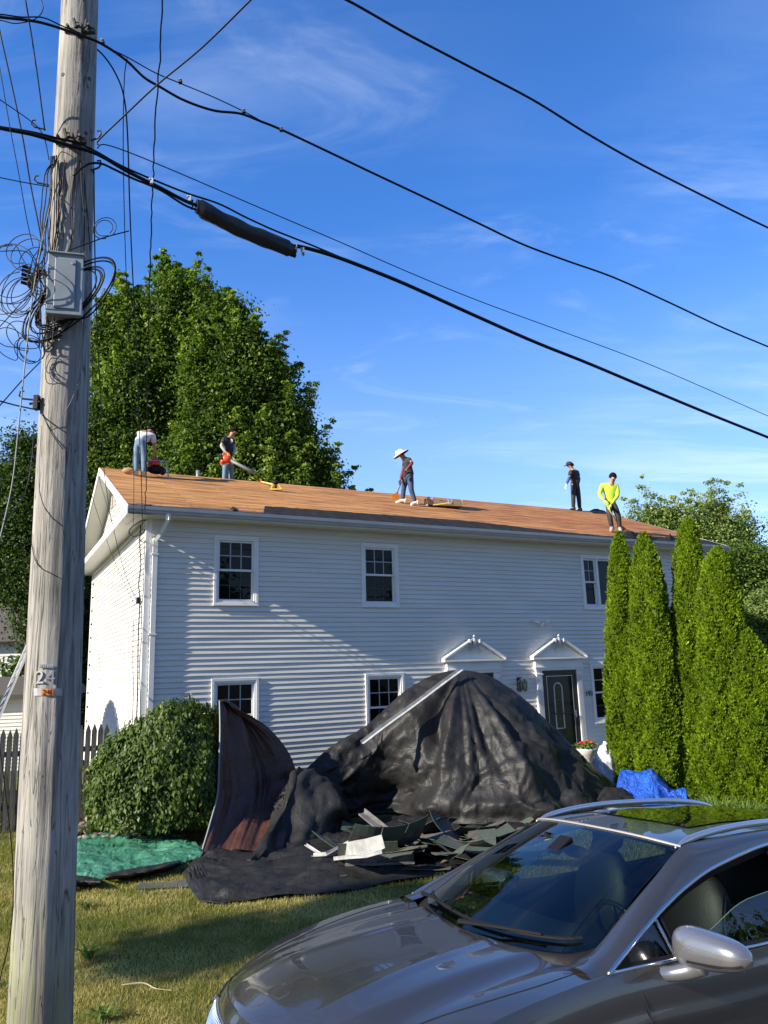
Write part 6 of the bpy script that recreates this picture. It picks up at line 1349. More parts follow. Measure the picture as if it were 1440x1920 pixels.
sheet('tarp_corner', 'black tarpaulin corner tucked between the mound and the blue tarp', ctrl, BLKT, crum(.05, 3, 12), 12, 10)
# white plastic sack, planter
sk = aty(1134, 1428, 14.9); t = empty('plastic_sack', (sk.x, sk.y, 0), 0, 'slumped white plastic sack between black mound and leftmost arborvitae', 'sack'); mb = MB(); rows = []
for i in range(25):
    th = math.pi*i/24; row = []
    for j in range(33):
        a = 2*math.pi*j/32; d = Vector((math.sin(th)*math.cos(a), math.sin(th)*math.sin(a), math.cos(th))); r = 1+.30*fbm(d*2.2, 4, True); row.append(Vector((d.x*.20*r, d.y*.18*r, .42+d.z*.42*r)))
    rows.append(row)
mb.grid(rows); mb.build('sack_body', tarpmat('white_plastic', (.62, .62, .63), (.75, .75, .76), .35), t, smooth=True); mb = MB(); mb.tube([(-.02, 0, .82), (.0, .0, .90), (.05, .02, .95)], [.03, .02, .05], 7); mb.build('tied_neck', MATS['white_plastic'], t)
q = hitplane(1099, 1403, HO-V*1.15, V); t = empty('urn_planter', (q.x, q.y, 0), 0, 'white urn planter with red flowers right of the right-hand door', 'planter'); rz_ = q.z; URN = mat('white_urn', (.62, .60, .56), .6, col2=(.5, .48, .44), nscale=9)
mb = MB(); mb.lathe([(.20, 0), (.20, .05), (.10, .12), (.08, rz_*.45), (.13, rz_*.62), (.20, rz_-.12), (.245, rz_-.03), (.25, rz_), (.22, rz_), (.18, rz_-.06)], n=24); mb.build('urn', URN, t, smooth=True)
mb = MB(); mb.lathe([(.0, rz_-.03), (.215, rz_-.04)], n=20); mb.build('soil', mat('potting_soil', (.03, .02, .015), .95), t)
r_ = np.random.default_rng(3); n = 420; P = np.stack([r_.normal(size=n)*.10, r_.normal(size=n)*.09, rz_+.02+abs(r_.normal(size=n))*.055], 1); leafcards(P, r_.normal(size=(n, 3)), r_.normal(size=(n, 3)), np.full(n, .06), np.full(n, .04), r_.random(n), 'leaves', LF_GR, t)
RED = mat('red_petal', (.60, .012, .03), .5)
for k, (x, y, z) in enumerate([(-.12, -.06, .13), (-.06, -.09, .11), (.10, -.07, .12), (.15, 0, .10), (-.15, .02, .10), (.05, .02, .15)]):
    mb = MB()
    for a in range(6): mb.ball((x+.025*math.cos(a), y+.02*math.sin(a), rz_+z+.006*math.sin(a*2)), .018, 7, 5)
    mb.build('flower', RED, t, smooth=True)
# trim pieces, boards, shingles
TRIMB = mat('bent_white_aluminium', (.46, .46, .45), .4, col2=(.30, .30, .29), nscale=9); GREYA = mat('weathered_fascia', (.075, .072, .07), .7, col2=(.15, .145, .14), nscale=12)
def trimpiece(name, label, pts, w, h, mt, group='strips of metal trim torn off the roof edge', tw=0):
    """an L-shaped strip running along pts"""
    P = [Vector(p) for p in pts]; o = P[0].copy(); t = empty(name, o, 0, label, 'metal trim', group); up = Vector((0, 0, 1)); rows = []
    for i, p in enumerate(P):
        d = (P[min(i+1, len(P)-1)]-P[max(i-1, 0)]).normalized(); s = d.cross(up).normalized(); u_ = s.cross(d); 
        if s.y > 0: s = -s
        rows.append([p-o+u_*h, p-o, p-o+s*w, p-o+s*w*1.0-u_*h*.25])
    mb = MB(); mb.grid(rows); mb.build('bent_strip', mt, t, solid=.004); mb = MB(); mb.tube([r[2] for r in rows], .006, 5); mb.build('folded_lip', mt, t); return t
trimpiece('trim_board', 'long white trim board leaning up the black mound to its peak', [aty(678, 1394, 12.85), aty(720, 1362, 13.1), aty(776, 1322, 13.4), aty(838, 1275, 13.75), aty(864, 1256, 13.95)], .075, .05, TRIMB, None)
trimpiece('fascia_strip', 'grey fascia strip slanting down to the right over the debris heap', [aty(682, 1524, 11.25), aty(710, 1546, 11.0), aty(745, 1575, 10.45), aty(778, 1602, 10.1)], .09, .07, GREYA)
trimpiece('fascia_strip', 'grey fascia strip lying level across the front of the debris heap', [gp(648, 1618, .14), gp(700, 1617, .14), gp(776, 1614, .13)], .06, .09, GREYA)
trimpiece('gutter_piece', 'short white channel piece standing up at the left of the debris heap', [gp(640, 1606, .14), gp(668, 1602, .34), gp(690, 1598, .36), gp(722, 1590, .42)], .10, .15, TRIMB)
trimpiece('trim_sliver', 'thin pointed white sliver at the far left of the debris heap', [gp(575, 1584, .16), gp(600, 1600, .12), gp(628, 1612, .06)], .03, .02, TRIMB)
trimpiece('trim_sliver', 'curled white strip on the black sheet behind the white channel piece', [gp(588, 1604, .12), gp(612, 1602, .15), gp(640, 1588, .20), gp(655, 1580, .30)], .05, .03, TRIMB)
trimpiece('trim_sliver', 'small bent white strip right of the middle of the debris heap', [gp(832, 1602, .10), gp(848, 1590, .16), gp(868, 1594, .12)], .04, .02, TRIMB)
SHG = mat('green_grey_shingle', (.034, .050, .040), .95, col2=(.075, .10, .082), nscale=60, bump=.6, bscale=220); SHB = mat('brown_shingle_back', (.050, .041, .033), .95, col2=(.11, .092, .076), nscale=9, bump=.4, bscale=60)
def shingle(c, rz, tilt, L, W, bend, seed, roll=0):
    rs = random.Random(seed); M = Matrix.Translation(c)@Matrix.Rotation(rz, 4, 'Z')@Matrix.Rotation(tilt, 4, 'X')@Matrix.Rotation(roll, 4, 'Y'); Mo = Matrix.Translation((0, 0, 0)); t = empty('torn_shingle', c, 0, None, None, 'torn roof shingles heaped on the black sheet'); R = M.to_3x3()
    n = 10; rows = []
    def pt(u, v):
        a = bend*(u/L); x = math.sin(a)*L/bend if abs(bend) > .05 else u; z = (1-math.cos(a))*L/bend if abs(bend) > .05 else 0; return R@Vector((x, v, z+.02*noise.noise((u*3, v*4, seed))))
    jag = [.03*noise.noise((k*.9, seed, 0)) for k in range(n+1)]
    for k in range(n+1):
        u = -L/2+L*k/n; rows.append([pt(u, -W*.1), pt(u, W*.15), pt(u, W*.5+jag[k])])
    mb = MB(); mb.grid(rows); mb.build('felt_backing', SHB, t, solid=.005)
    tabs = max(1, int(L/.32))
    for q in range(tabs):
        u0 = -L/2+L*q/tabs+.006; u1 = -L/2+L*(q+1)/tabs-.006; rr = [[pt(u0+(u1-u0)*k/4, -W*.5), pt(u0+(u1-u0)*k/4, -W*.3), pt(u0+(u1-u0)*k/4, -W*.1), pt(u0+(u1-u0)*k/4, W*.12)+R@Vector((0, 0, .004))] for k in range(5)]
        mb = MB(); mb.grid(rr); mb.build('shingle_tab', SHG, t, solid=.005)
    return t
rs = random.Random(12); nsh = 0
big = [((735, 1572, .38), .5, -.9, 1.1, .42, .9, 0, 'shingle strip standing upright and curling over, just right of the slanting fascia strip'), ((800, 1584, .16), -.3, -.45, 1.3, .42, .8, .1, 'long bent shingle strip sagging in the middle of the debris heap'), ((862, 1580, .22), -.9, -.5, 1.2, .42, 1.2, .2, 'shingle strip arched like a bridge right of the middle of the debris heap'),
       ((690, 1600, .22), .05, -1.0, .75, .34, .1, 0, 'pale green-grey shingle leaning against the white channel piece'), ((902, 1560, .20), .6, -.5, 1.0, .4, .6, 0, 'shingle strip with pale tabs at the far right rear of the debris heap'), ((812, 1604, .10), -.2, -.25, 1.0, .4, -.4, 0, 'flat shingle with two pale tabs at the front of the debris heap'), ((925, 1578, .14), -.4, -.3, 1.0, .36, .4, 0, 'rightmost flat shingle strip of the debris heap, beside the car roof')]
for k, (g_, rz, ti, L, W, bd, ro, lb) in enumerate(big): t = shingle(gp(*g_), rz, ti, L, W, bd, k, ro); t['label'] = lb; t['category'] = 'shingle'
for k in range(38):
    px = rs.uniform(620, 1010); py = rs.uniform(1552, 1612)-(px-620)*.05; t = shingle(gp(px, py, rs.uniform(.05, .30)), rs.uniform(-1.5, 1.5), rs.uniform(-.6, .25), rs.choice((.32, .5, .7, .95)), rs.uniform(.28, .42), rs.uniform(-.6, .6), 50+k, rs.uniform(-.3, .3)); t['label'] = 'small torn grey-green roof shingle lying loose in the debris heap'; t['category'] = 'shingle'
t = shingle(gp(498, 1614, .06), .1, -.1, .5, .3, .1, 91); t['label'] = 'small greenish shingle flat on the black sheet below the sail-shaped tarpaulin'; t['category'] = 'shingle'
t = shingle(gp(612, 1640, .06), .1, -.1, .5, .3, .1, 92); t['label'] = 'greenish shingle lying flat on the black sheet in front of the level fascia strip'; t['category'] = 'shingle'
t = shingle(gp(800, 1628, .06), -.1, -.1, .6, .3, .1, 93); t['label'] = 'green shingle flat on the black sheet near the car bonnet edge'; t['category'] = 'shingle'
t = shingle(gp(335, 1657, .03), .1, -.02, .95, .30, .05, 94); t['label'] = 'lone flat shingle on the sunny grass left of the black ground sheet'; t['category'] = 'shingle'; t['group'] = 'torn roof shingles heaped on the black sheet'
# heap body so the pile does not float
ctrl = [[gp(640, 1605), gp(740, 1606), gp(840, 1596), gp(930, 1580), gp(1000, 1562)], [gp(650, 1590, .10), gp(740, 1588, .14), gp(830, 1582, .14), gp(920, 1566, .12), gp(985, 1555, .06)], [gp(660, 1560), gp(745, 1560), gp(830, 1556), gp(910, 1550), gp(975, 1548)]]
sheet('debris_bed', 'low pile of brown-grey felt scraps under the loose shingles', ctrl, SHB, crum(.10, 4.5, 3), 14, 10, group=None, cat='debris pile')
# twig and stones
a_, b_ = gp(228, 1847, .03), gp(322, 1857, .03); mb = MB(); mb.tube(catmull([a_, a_.lerp(b_, .4)+Vector((0, .03, .02)), a_.lerp(b_, .7)+Vector((0, -.02, .01)), b_], 5), [.006]*5+[.005]*6+[.003]*5, 6); tag(mb.build('twig', mat('dry_twig', (.36, .29, .18), .9)), 'long pale dry twig on the sunlit lawn right of the pole', 'twig')
mb = MB(); rs = random.Random(5)
for k in range(260):
    q = gp(rs.uniform(120, 262), rs.uniform(1534, 1574), 0); r = rs.uniform(.025, .07); n0 = len(mb.v); mb.ball((q.x, q.y, r*.4), (r*rs.uniform(.8, 1.4), r, r*.7), 8, 5, M=Matrix.Rotation(rs.uniform(0, 6), 4, 'Z'))
tag(mb.build('bed_stones', mat('bed_stone', (.10, .08, .065), .9, col2=(.24, .20, .17), nscale=6), smooth=True), 'brown stones covering the bed at the left foot of the shrub', 'stones', None, 'stuff')
# wall lantern and floodlight camera
q = hitplane(972, 1283, HO, V); t = empty('wall_lantern', q, TH, 'black lantern on the white wall left of the right-hand entrance', 'wall lamp')
mb = MB(); mb.box((-.05, -.03, -.16), (.05, .0, .16)); mb.tube([(0, -.02, .08), (0, -.10, .16), (0, -.16, .14)], .010, 7); mb.build('bracket', BLK, t)
for x in (-.06, .07):
    mb = MB(); mb.lathe([(.0, .13), (.03, .10), (.075, .05), (.06, .045)], c=(x, -.15, 0), n=8); mb.lathe([(.05, -.13), (.03, -.16), (0, -.17)], c=(x, -.15, 0), n=8)
    for a in range(4): mb.tube([(x+.055*math.cos(a*1.571), -.15+.055*math.sin(a*1.571), -.13), (x+.07*math.cos(a*1.571), -.15+.07*math.sin(a*1.571), .05)], .006, 5)
    l_ = mb.build('lantern_head', BLK, t); mb = MB(); mb.lathe([(.048, -.12), (.062, .045)], c=(x, -.15, 0), n=8); mb.build('lantern_glass', glassmat('lantern_glass_mat', (.7, .72, .7)), l_)
q = hitplane(1012, 1168, HO, V); t = empty('floodlight_camera', q, TH, 'white twin floodlight with a camera eye high on the wall between the entrances', 'security light')
mb = MB(); mb.lathe([(.0, -.06), (.06, -.055), (.065, 0)], n=16, M=Matrix.Rotation(math.pi/2, 4, 'X')); mb.build('wall_plate', TRIM, t, smooth=True, angle=40); mb = MB(); mb.ball((0, -.11, -.045), .05, 14, 9); c_ = mb.build('camera_head', TRIM, t, smooth=True); mb = MB(); mb.ball((0, -.150, -.062), .022, 10, 7); mb.build('camera_lens', GLOSSB, c_, smooth=True)
for s in (-1, 1): mb = MB(); mb.tube([(s*.03, -.05, .01), (s*.10, -.09, .03)], .012, 6); mb.cbox((s*.17, -.11, .035), (.15, .05, .06), rot=Matrix.Rotation(-s*.25, 3, 'Y')); mb.build('lamp_head', TRIM, t, bevel=.006)
# ------------------------------------------------------------------ the roofing crew
def onroof(px, py, up=.02):
    a = H(0, -OVF, EAV+T); b = H(1, -OVF, EAV+T); c = H(0, HW/2, RID+T); n = (b-a).cross(c-a).normalized(); return hitplane(px, py, a+Vector((0, 0, up)), n)
SKINM = mat('skin', (.36, .19, .12), .5); HAIR = mat('black_hair', (.009, .007, .006), .9, spec=.1)
def skinmesh(name, nodes, edges, root, mt, parent, sub=2):
    ids = list(nodes); me = bpy.data.meshes.new(name+'_rig'); me.from_pydata([nodes[k][0] for k in ids], [(ids.index(a), ids.index(b)) for a, b in edges], []); o = bpy.data.objects.new(name+'_rig', me); COL.objects.link(o)
    o.modifiers.new('s', 'SKIN'); sv = me.skin_vertices[0].data
    for i, k in enumerate(ids):
        r = nodes[k][1]; sv[i].radius = (r, r) if not hasattr(r, '__len__') else r; sv[i].use_root = (k == root)
    m = o.modifiers.new('u', 'SUBSURF'); m.levels = sub; m.render_levels = sub
    dg = bpy.context.evaluated_depsgraph_get(); dg.update(); nm = bpy.data.meshes.new_from_object(o.evaluated_get(dg)); bpy.data.objects.remove(o); bpy.data.meshes.remove(me); nm.name = name
    for p in nm.polygons: p.use_smooth = True
    nm.materials.clear(); nm.materials.append(mt); q = bpy.data.objects.new(name, nm); COL.objects.link(q); q.parent = parent; return q
def hand_nodes(nodes, edges, wrist, d, side, pre, sc=1.):
    """palm and five bent fingers grown from the wrist along d, thumb leaving the side of the palm"""
    d = d.normalized(); s = side-d*side.dot(d); s = s.normalized() if s.length > 1e-4 else d.orthogonal().normalized(); nrm = d.cross(s)
    nodes[pre+'pa'] = (wrist+d*.045*sc, .026*sc); nodes[pre+'pb'] = (wrist+d*.085*sc, .028*sc); edges += [(pre+'w', pre+'pa'), (pre+'pa', pre+'pb')]
    for i, (o, L) in enumerate(((-.030, .062), (-.010, .074), (.010, .070), (.028, .055))):
        b = wrist+d*.095*sc+s*o*sc; k1 = b+d*L*.45*sc+nrm*.012*sc; k2 = k1+d*L*.22*sc+nrm*L*.42*sc; nodes[pre+f'f{i}a'] = (b, .010*sc); nodes[pre+f'f{i}b'] = (k1, .009*sc); nodes[pre+f'f{i}c'] = (k2, .008*sc); edges += [(pre+'pb', pre+f'f{i}a'), (pre+f'f{i}a', pre+f'f{i}b'), (pre+f'f{i}b', pre+f'f{i}c')]
    b = wrist+d*.05*sc-s*.032*sc; nodes[pre+'ta'] = (b, .011*sc); nodes[pre+'tb'] = (b+d*.03*sc-s*.022*sc+nrm*.012*sc, .010*sc); nodes[pre+'tc'] = (b+d*.055*sc-s*.018*sc+nrm*.03*sc, .009*sc); edges += [(pre+'pa', pre+'ta'), (pre+'ta', pre+'tb'), (pre+'tb', pre+'tc')]
def cloth(name, rgb, rgb2=None): return mat(name, rgb, .85, col2=rgb2 or tuple(c*.7 for c in rgb), nscale=5, bump=.6, bscale=18)
def person(label, J, Y, base, face, shirt, sleeve, sleeve_full, pants, shoes, gloves, build=1.0, face_dir=None):
    """J: joints as (px, py, depth offset) -> figure in metres standing at base"""
    t = empty('person', base, 0, label, 'person', 'roofing crew on the roof')
    P = {k: aty(v[0], v[1], Y+v[2])-base for k, v in J.items()}
    g = build; fd = Vector(face_dir).normalized()
    nodes = {'pel': (P['pel'], .125*g), 'ab': (P['pel'].lerp(P['ch'], .42), .115*g), 'ch': (P['ch'], .135*g), 'nb': (P['ch'].lerp(P['hd'], .52), .058), 'hb': (P['hd']-(P['hd']-P['ch']).normalized()*.05, .075), 'hd': (P['hd'], .088), 'ht': (P['hd']+(P['hd']-P['ch']).normalized()*.06, .072)}
    edges = [('pel', 'ab'), ('ab', 'ch'), ('ch', 'nb'), ('nb', 'hb'), ('hb', 'hd'), ('hd', 'ht')]
    nodes['jaw'] = (nodes['hb'][0]+fd*.045, .045); edges.append(('hb', 'jaw')); nodes['nose'] = (P['hd']+fd*.098, .016); edges.append(('hd', 'nose'))
    cloth_s = {'hem': (P['pel']-(P['ch']-P['pel']).normalized()*.02, .150*g), 'pel': (P['pel']+(P['ch']-P['pel']).normalized()*.07, .146*g), 'ab': (nodes['ab'][0], .134*g), 'ch': (P['ch'], .152*g), 'nk': (P['ch'].lerp(P['hd'], .38), .078)}; ce = [('hem', 'pel'), ('pel', 'ab'), ('ab', 'ch'), ('ch', 'nk')]; cs2 = {}; ce2 = []
    for s in 'lr':
        nodes[s+'s'] = (P[s+'s'], .062*g); nodes[s+'e'] = (P[s+'e'], .043*g); nodes[s+'w'] = (P[s+'h'].lerp(P[s+'e'], .12), .029); edges += [('ch', s+'s'), (s+'s', s+'e'), (s+'e', s+'w')]
        cloth_s[s+'s'] = (P[s+'s'], .078*g); m_ = P[s+'s'].lerp(P[s+'e'], .75); cloth_s[s+'m'] = (m_, .064*g); ce += [('ch', s+'s'), (s+'s', s+'m')]
        if sleeve_full: cloth_s[s+'e'] = (P[s+'e'], .056*g); cloth_s[s+'w'] = (P[s+'e'].lerp(P[s+'h'], .86), .042); ce += [(s+'m', s+'e'), (s+'e', s+'w')]
        fw = P[s+'h']-P[s+'e']; hand_nodes(nodes, edges, nodes[s+'w'][0], fw, Vector((0, 1, 0)), s, 1.)
        nodes[s+'p'] = (P['pel'].lerp(P[s+'k'], .12)+(P[s+'k']-P[('r' if s == 'l' else 'l')+'k'])*.0+Vector(((P[s+'k'].x-P['pel'].x)*.35, 0, 0)), .088*g); nodes[s+'k'] = (P[s+'k'], .062*g); nodes[s+'a'] = (P[s+'a'], .042); nodes[s+'t'] = (P[s+'t'], .033); edges += [('pel', s+'p'), (s+'p', s+'k'), (s+'k', s+'a'), (s+'a', s+'t')]
    body = skinmesh('body', nodes, edges, 'pel', SKINM, t)
    skinmesh('shirt', cloth_s, ce, 'ch', shirt, t)
    tr = {'wst': (P['pel']+(P['ch']-P['pel']).normalized()*.10, .128*g), 'pel': (P['pel']-Vector((0, 0, .02)), .136*g)}; te = [('wst', 'pel')]
    for s in 'lr':
        a, k, p = nodes[s+'a'][0], nodes[s+'k'][0], nodes[s+'p'][0]; tr[s+'p'] = (p, .106*g); tr[s+'q'] = (p.lerp(k, .5), .096*g); tr[s+'k'] = (k, .078*g); tr[s+'c'] = (k.lerp(a, .4), .074*g); tr[s+'a'] = (k.lerp(a, 1.02), .060); te += [('pel', s+'p'), (s+'p', s+'q'), (s+'q', s+'k'), (s+'k', s+'c'), (s+'c', s+'a')]
    skinmesh('trousers', tr, te, 'wst', pants, t)
    for s in 'lr':
        a, q = nodes[s+'a'][0], nodes[s+'t'][0]; h = a+(a-q).normalized()*.03+Vector((0, 0, -.035)); sh = {'h': (h, .052), 'a': (a+Vector((0, 0, -.015)), .058), 'm': (a.lerp(q, .6)+Vector((0, 0, -.01)), .055), 't': (q+(q-a).normalized()*.03, .046)}; skinmesh('shoe', sh, [('h', 'a'), ('a', 'm'), ('m', 't')], 'a', shoes, t)
        if sleeve and not sleeve_full: e, w = nodes[s+'e'][0], nodes[s+'w'][0]; skinmesh('arm_sleeve', {'a': (P[s+'s'].lerp(P[s+'e'], .6), .054), 'b': (e, .051), 'c': (e.lerp(w, .5), .045), 'd': (w, .036)}, [('a', 'b'), ('b', 'c'), ('c', 'd')], 'a', sleeve, t)
        if gloves:
            gn = {s+'w': (nodes[s+'w'][0], .036)}; ge = []; hand_nodes(gn, ge, nodes[s+'w'][0], P[s+'h']-P[s+'e'], Vector((0, 1, 0)), s, 1.25); skinmesh('glove', gn, ge, s+'w', gloves, t)
    up = (P['hd']-P['ch']).normalized(); hd = P['hd']; sd = fd.cross(up).normalized()
    mb = MB()
    for q in (-1, 1): mb.ball(hd+fd*.078+sd*q*.032+up*.012, (.012,)*3, 8, 6)
    mb.build('eyes', HAIR, body, smooth=True); mb = MB()
    for q in (-1, 1): mb.ball(hd+sd*q*.088, (.016, .016, .026), 8, 6)
    mb.build('ears', SKINM, body, smooth=True)
    return t, P, fd, up, sd
def hair(t, P, fd, up, sd, mt=HAIR, sc=1.):
    M = Matrix((fd, sd, up)).transposed(); mb = MB(); rows = []
    for i in range(15):
        th = math.pi*.62*i/14; row = []
        for j in range(29):
            a = 2*math.pi*j/28; lim = 1 if math.cos(a) < .3 else .72; tt = th*lim; d = Vector((math.sin(tt)*math.cos(a), math.sin(tt)*math.sin(a), math.cos(tt))); r = .106*sc*(1+.06*noise.noise(d*7)); row.append(P['hd']+M@Vector((d.x*r*1.05-.012, d.y*r*.95, d.z*r*1.12+.022)))
        rows.append(row)
    mb.grid(rows); return mb.build('hair', mt, t, smooth=True, solid=.012)
DENIM = cloth('blue_denim', (.085, .155, .235), (.16, .25, .34)); DENIMD = cloth('dark_denim', (.022, .040, .085), (.045, .075, .14)); BLKC = cloth('black_cloth', (.014, .014, .016), (.028, .028, .03)); WHT = cloth('white_cotton', (.68, .68, .70)); HIV = cloth('yellow_green_shirt', (.52, .66, .06), (.42, .55, .05)); GRYC = cloth('charcoal_shirt', (.035, .036, .042)); BLKT2 = cloth('charcoal_trousers', (.020, .021, .023), (.045, .046, .048))
SHO = mat('pale_shoe', (.55, .50, .44), .7); SHOG = mat('grey_shoe', (.22, .21, .20), .7, col2=(.4, .38, .36), nscale=20); SHOB = mat('black_shoe', (.02, .02, .02), .6); GLY = mat('yellow_glove', (.50, .70, .10), .6); GLR = mat('red_glove', (.55, .03, .05), .6); GLB = mat('black_glove', (.03, .03, .035), .6); GLP = mat('pale_glove', (.55, .68, .50), .6)
# 1: bending man in white
b1 = onroof(262, 892)
t, P, fd, up, sd = person('bending man in a white T-shirt and pale jeans at the ridge end', {'pel': (262, 829, .05), 'ch': (274, 815, .38), 'hd': (284, 808, .60), 'ls': (262, 813, .45), 'le': (264, 834, .55), 'lh': (266, 858, .50), 'rs': (287, 818, .30), 're': (290, 837, .34), 'rh': (289, 856, .36), 'lk': (255, 859, .06), 'la': (255, 885, 0), 'lt': (255, 890, .16), 'rk': (270, 860, .05), 'ra': (269, 886, 0), 'rt': (269, 890, .16)}, b1.y, b1, None, WHT, None, False, DENIM, SHO, GLR, .98, (.15, .9, -.5)); hair(t, P, fd, up, sd)
# 2: man with the blower, beyond the ridge
b2 = H(5.2, 5.1, 0); Y2 = aty(427, 895, 20).y; b2 = hitplane(427, 897, H(0, HW/2+.45, RID), V); Y2 = b2.y; b2z = RID-.45*pit; foot = b2.copy(); foot.z = b2z
def dz(px, pz): return None
kpx = (b2-CAM).dot(FWD)/FPX; dyp = (b2.z-b2z)/kpx
t, P, fd, up, sd = person('man in black holding an orange leaf blower, standing behind the ridge', {'pel': (426, 860, 0), 'ch': (427, 828, .02), 'hd': (438, 810, -.02), 'ls': (420, 824, -.17), 'le': (415, 836, -.22), 'lh': (424, 849, -.25), 'rs': (434, 824, .18), 're': (440, 840, .15), 'rh': (438, 855, .0), 'lk': (422, 885, -.08), 'la': (420, 897+dyp-6, -.06), 'lt': (428, 897+dyp-2, -.10), 'rk': (434, 885, .12), 'ra': (432, 897+dyp-6, .14), 'rt': (440, 897+dyp-2, .12)}, Y2, foot, None, BLKC, mat('grey_sleeve', (.38, .38, .34), .8), False, DENIM, SHOG, GLY, .95, (.85, -.35, -.25)); hair(t, P, fd, up, sd)
mb = MB(); mb.ball(P['ch']+Vector((.12, -.10, -.02)), (.05, .02, .06), 8, 6); mb.build('shirt_print', mat('shirt_print', (.6, .6, .58), .8), t)
ORG = mat('orange_plastic', (.72, .07, .02), .4); bl = aty(424, 861, Y2-.32); t = empty('leaf_blower', bl, 0, 'orange-red leaf blower held by the man in black behind the ridge', 'leaf blower')
mb = MB(); mb.ball((0, 0, 0), (.14, .09, .12), 16, 10); mb.ball((-.08, -.02, -.06), (.08, .07, .08), 12, 8); mb.build('fan_housing', ORG, t, smooth=True)
mb = MB(); mb.cbox((-.13, -.02, .03), (.10, .12, .14)); mb.ball((-.10, -.06, .0), .045, 10, 7); mb.build('engine', PLAST, t, bevel=.01); mb = MB(); mb.tube([(-.14, 0, -.06), (-.15, 0, -.14), (-.02, -.02, -.15), (.06, -.02, -.13)], .016, 7); mb.build('guard_bar', METAL, t)
mb = MB(); mb.tube(catmull([(-.10, 0, .09), (-.06, 0, .17), (.05, 0, .17), (.11, 0, .08)], 5), .017, 8); mb.build('handle', ORG, t, smooth=True)
te_ = aty(478, 887, Y2-.45)-bl; mb = MB(); mb.tube([Vector((.09, 0, -.02)), Vector((.09, 0, -.02)).lerp(te_, .35), te_], [.035, .040, .052], 14); mb.build('blower_tube', mat('grey_tube', (.20, .205, .21), .5), t, smooth=True)
# 3: man with sun hat
b3 = onroof(762, 944)
t, P, fd, up, sd = person('man in a wide-brimmed white sun hat scraping the middle of the roof', {'pel': (768, 892, 0), 'ch': (763, 866, 0), 'hd': (752, 852, -.03), 'ls': (767, 862, -.17), 'le': (773, 868, -.22), 'lh': (760, 884, -.24), 'rs': (760, 863, .17), 're': (756, 882, .08), 'rh': (750, 902, -.08), 'lk': (771, 918, -.08), 'la': (778, 941, -.06), 'lt': (771, 947, -.10), 'rk': (757, 914, .10), 'ra': (755, 937, .08), 'rt': (743, 943, .04)}, b3.y, b3, None, GRYC, mat('maroon_sleeve', (.16, .03, .035), .8), False, DENIMD, mat('cream_shoe', (.66, .62, .50), .7), GLB, .92, (-.85, -.15, -.5)); hair(t, P, fd, up, sd)
hat = empty('h', P['hd'], 0); bpy.data.objects.remove(hat); M = Matrix((fd, sd, up)).transposed().to_4x4(); M.translation = P['hd']
mb = MB(); mb.lathe([(.235, -.005), (.20, .025), (.118, .045), (.108, .10), (.07, .135), (0, .142)], n=28, M=M); ht_ = mb.build('sun_hat', WHT, t, smooth=True, solid=.008); mb = MB(); mb.lathe([(.232, -.008), (.12, .034)], n=28, M=M); mb.build('brim_underside', BLKC, ht_, smooth=True); mb = MB(); mb.lathe([(.122, .046), (.114, .075)], n=28, M=M); mb.build('hat_band', BLKC, ht_)
def tool(label, a, b, head_w, base_y, mt_h, mt_b, grip=True):
    """a top of the handle, b blade; a forked roofing shovel"""
    o = a.copy(); t = empty('roofing_shovel', o, 0, label, 'roofing tool', 'long-handled shingle tools'); a_ = a-o; b_ = b-o; d = (b_-a_).normalized(); s = d.cross(Vector((0, 1, .2))).normalized(); mb = MB(); mb.tube([a_, b_-d*.20], .017, 8); mb.build('handle', mt_h, t, smooth=True)
    mb = MB(); n_ = s.cross(d); L0 = b_-d*.22; rr = [[L0-s*.02, L0+s*.02], [L0+d*.08-s*head_w*.35, L0+d*.08+s*head_w*.35], [L0+d*.20-s*head_w*.5+n_*.02, L0+d*.20+s*head_w*.5+n_*.02]]; mb.grid(rr); k_ = mb.build('blade', mt_b, t, solid=.008); mb = MB()
    for q in range(7): c = b_-d*.02-s*head_w*.5+s*head_w*q/6+n_*.02; mb.cbox(c+d*.03, (.014, .014, .07), rot=d.to_track_quat('Z', 'Y').to_matrix())
    mb.build('tooth', mt_b, k_); return t
TANW = mat('wooden_handle', (.42, .22, .12), .6); ORB = mat('orange_steel', (.62, .22, .03), .5); YLH = mat('yellow_handle', (.70, .48, .12), .5)
tool('shingle shovel with a reddish handle in the hands of the man with the sun hat', aty(764, 876, b3.y-.24), onroof(740, 936, .02)+Vector((0, -.05, 0)), .22, 0, TANW, ORB)
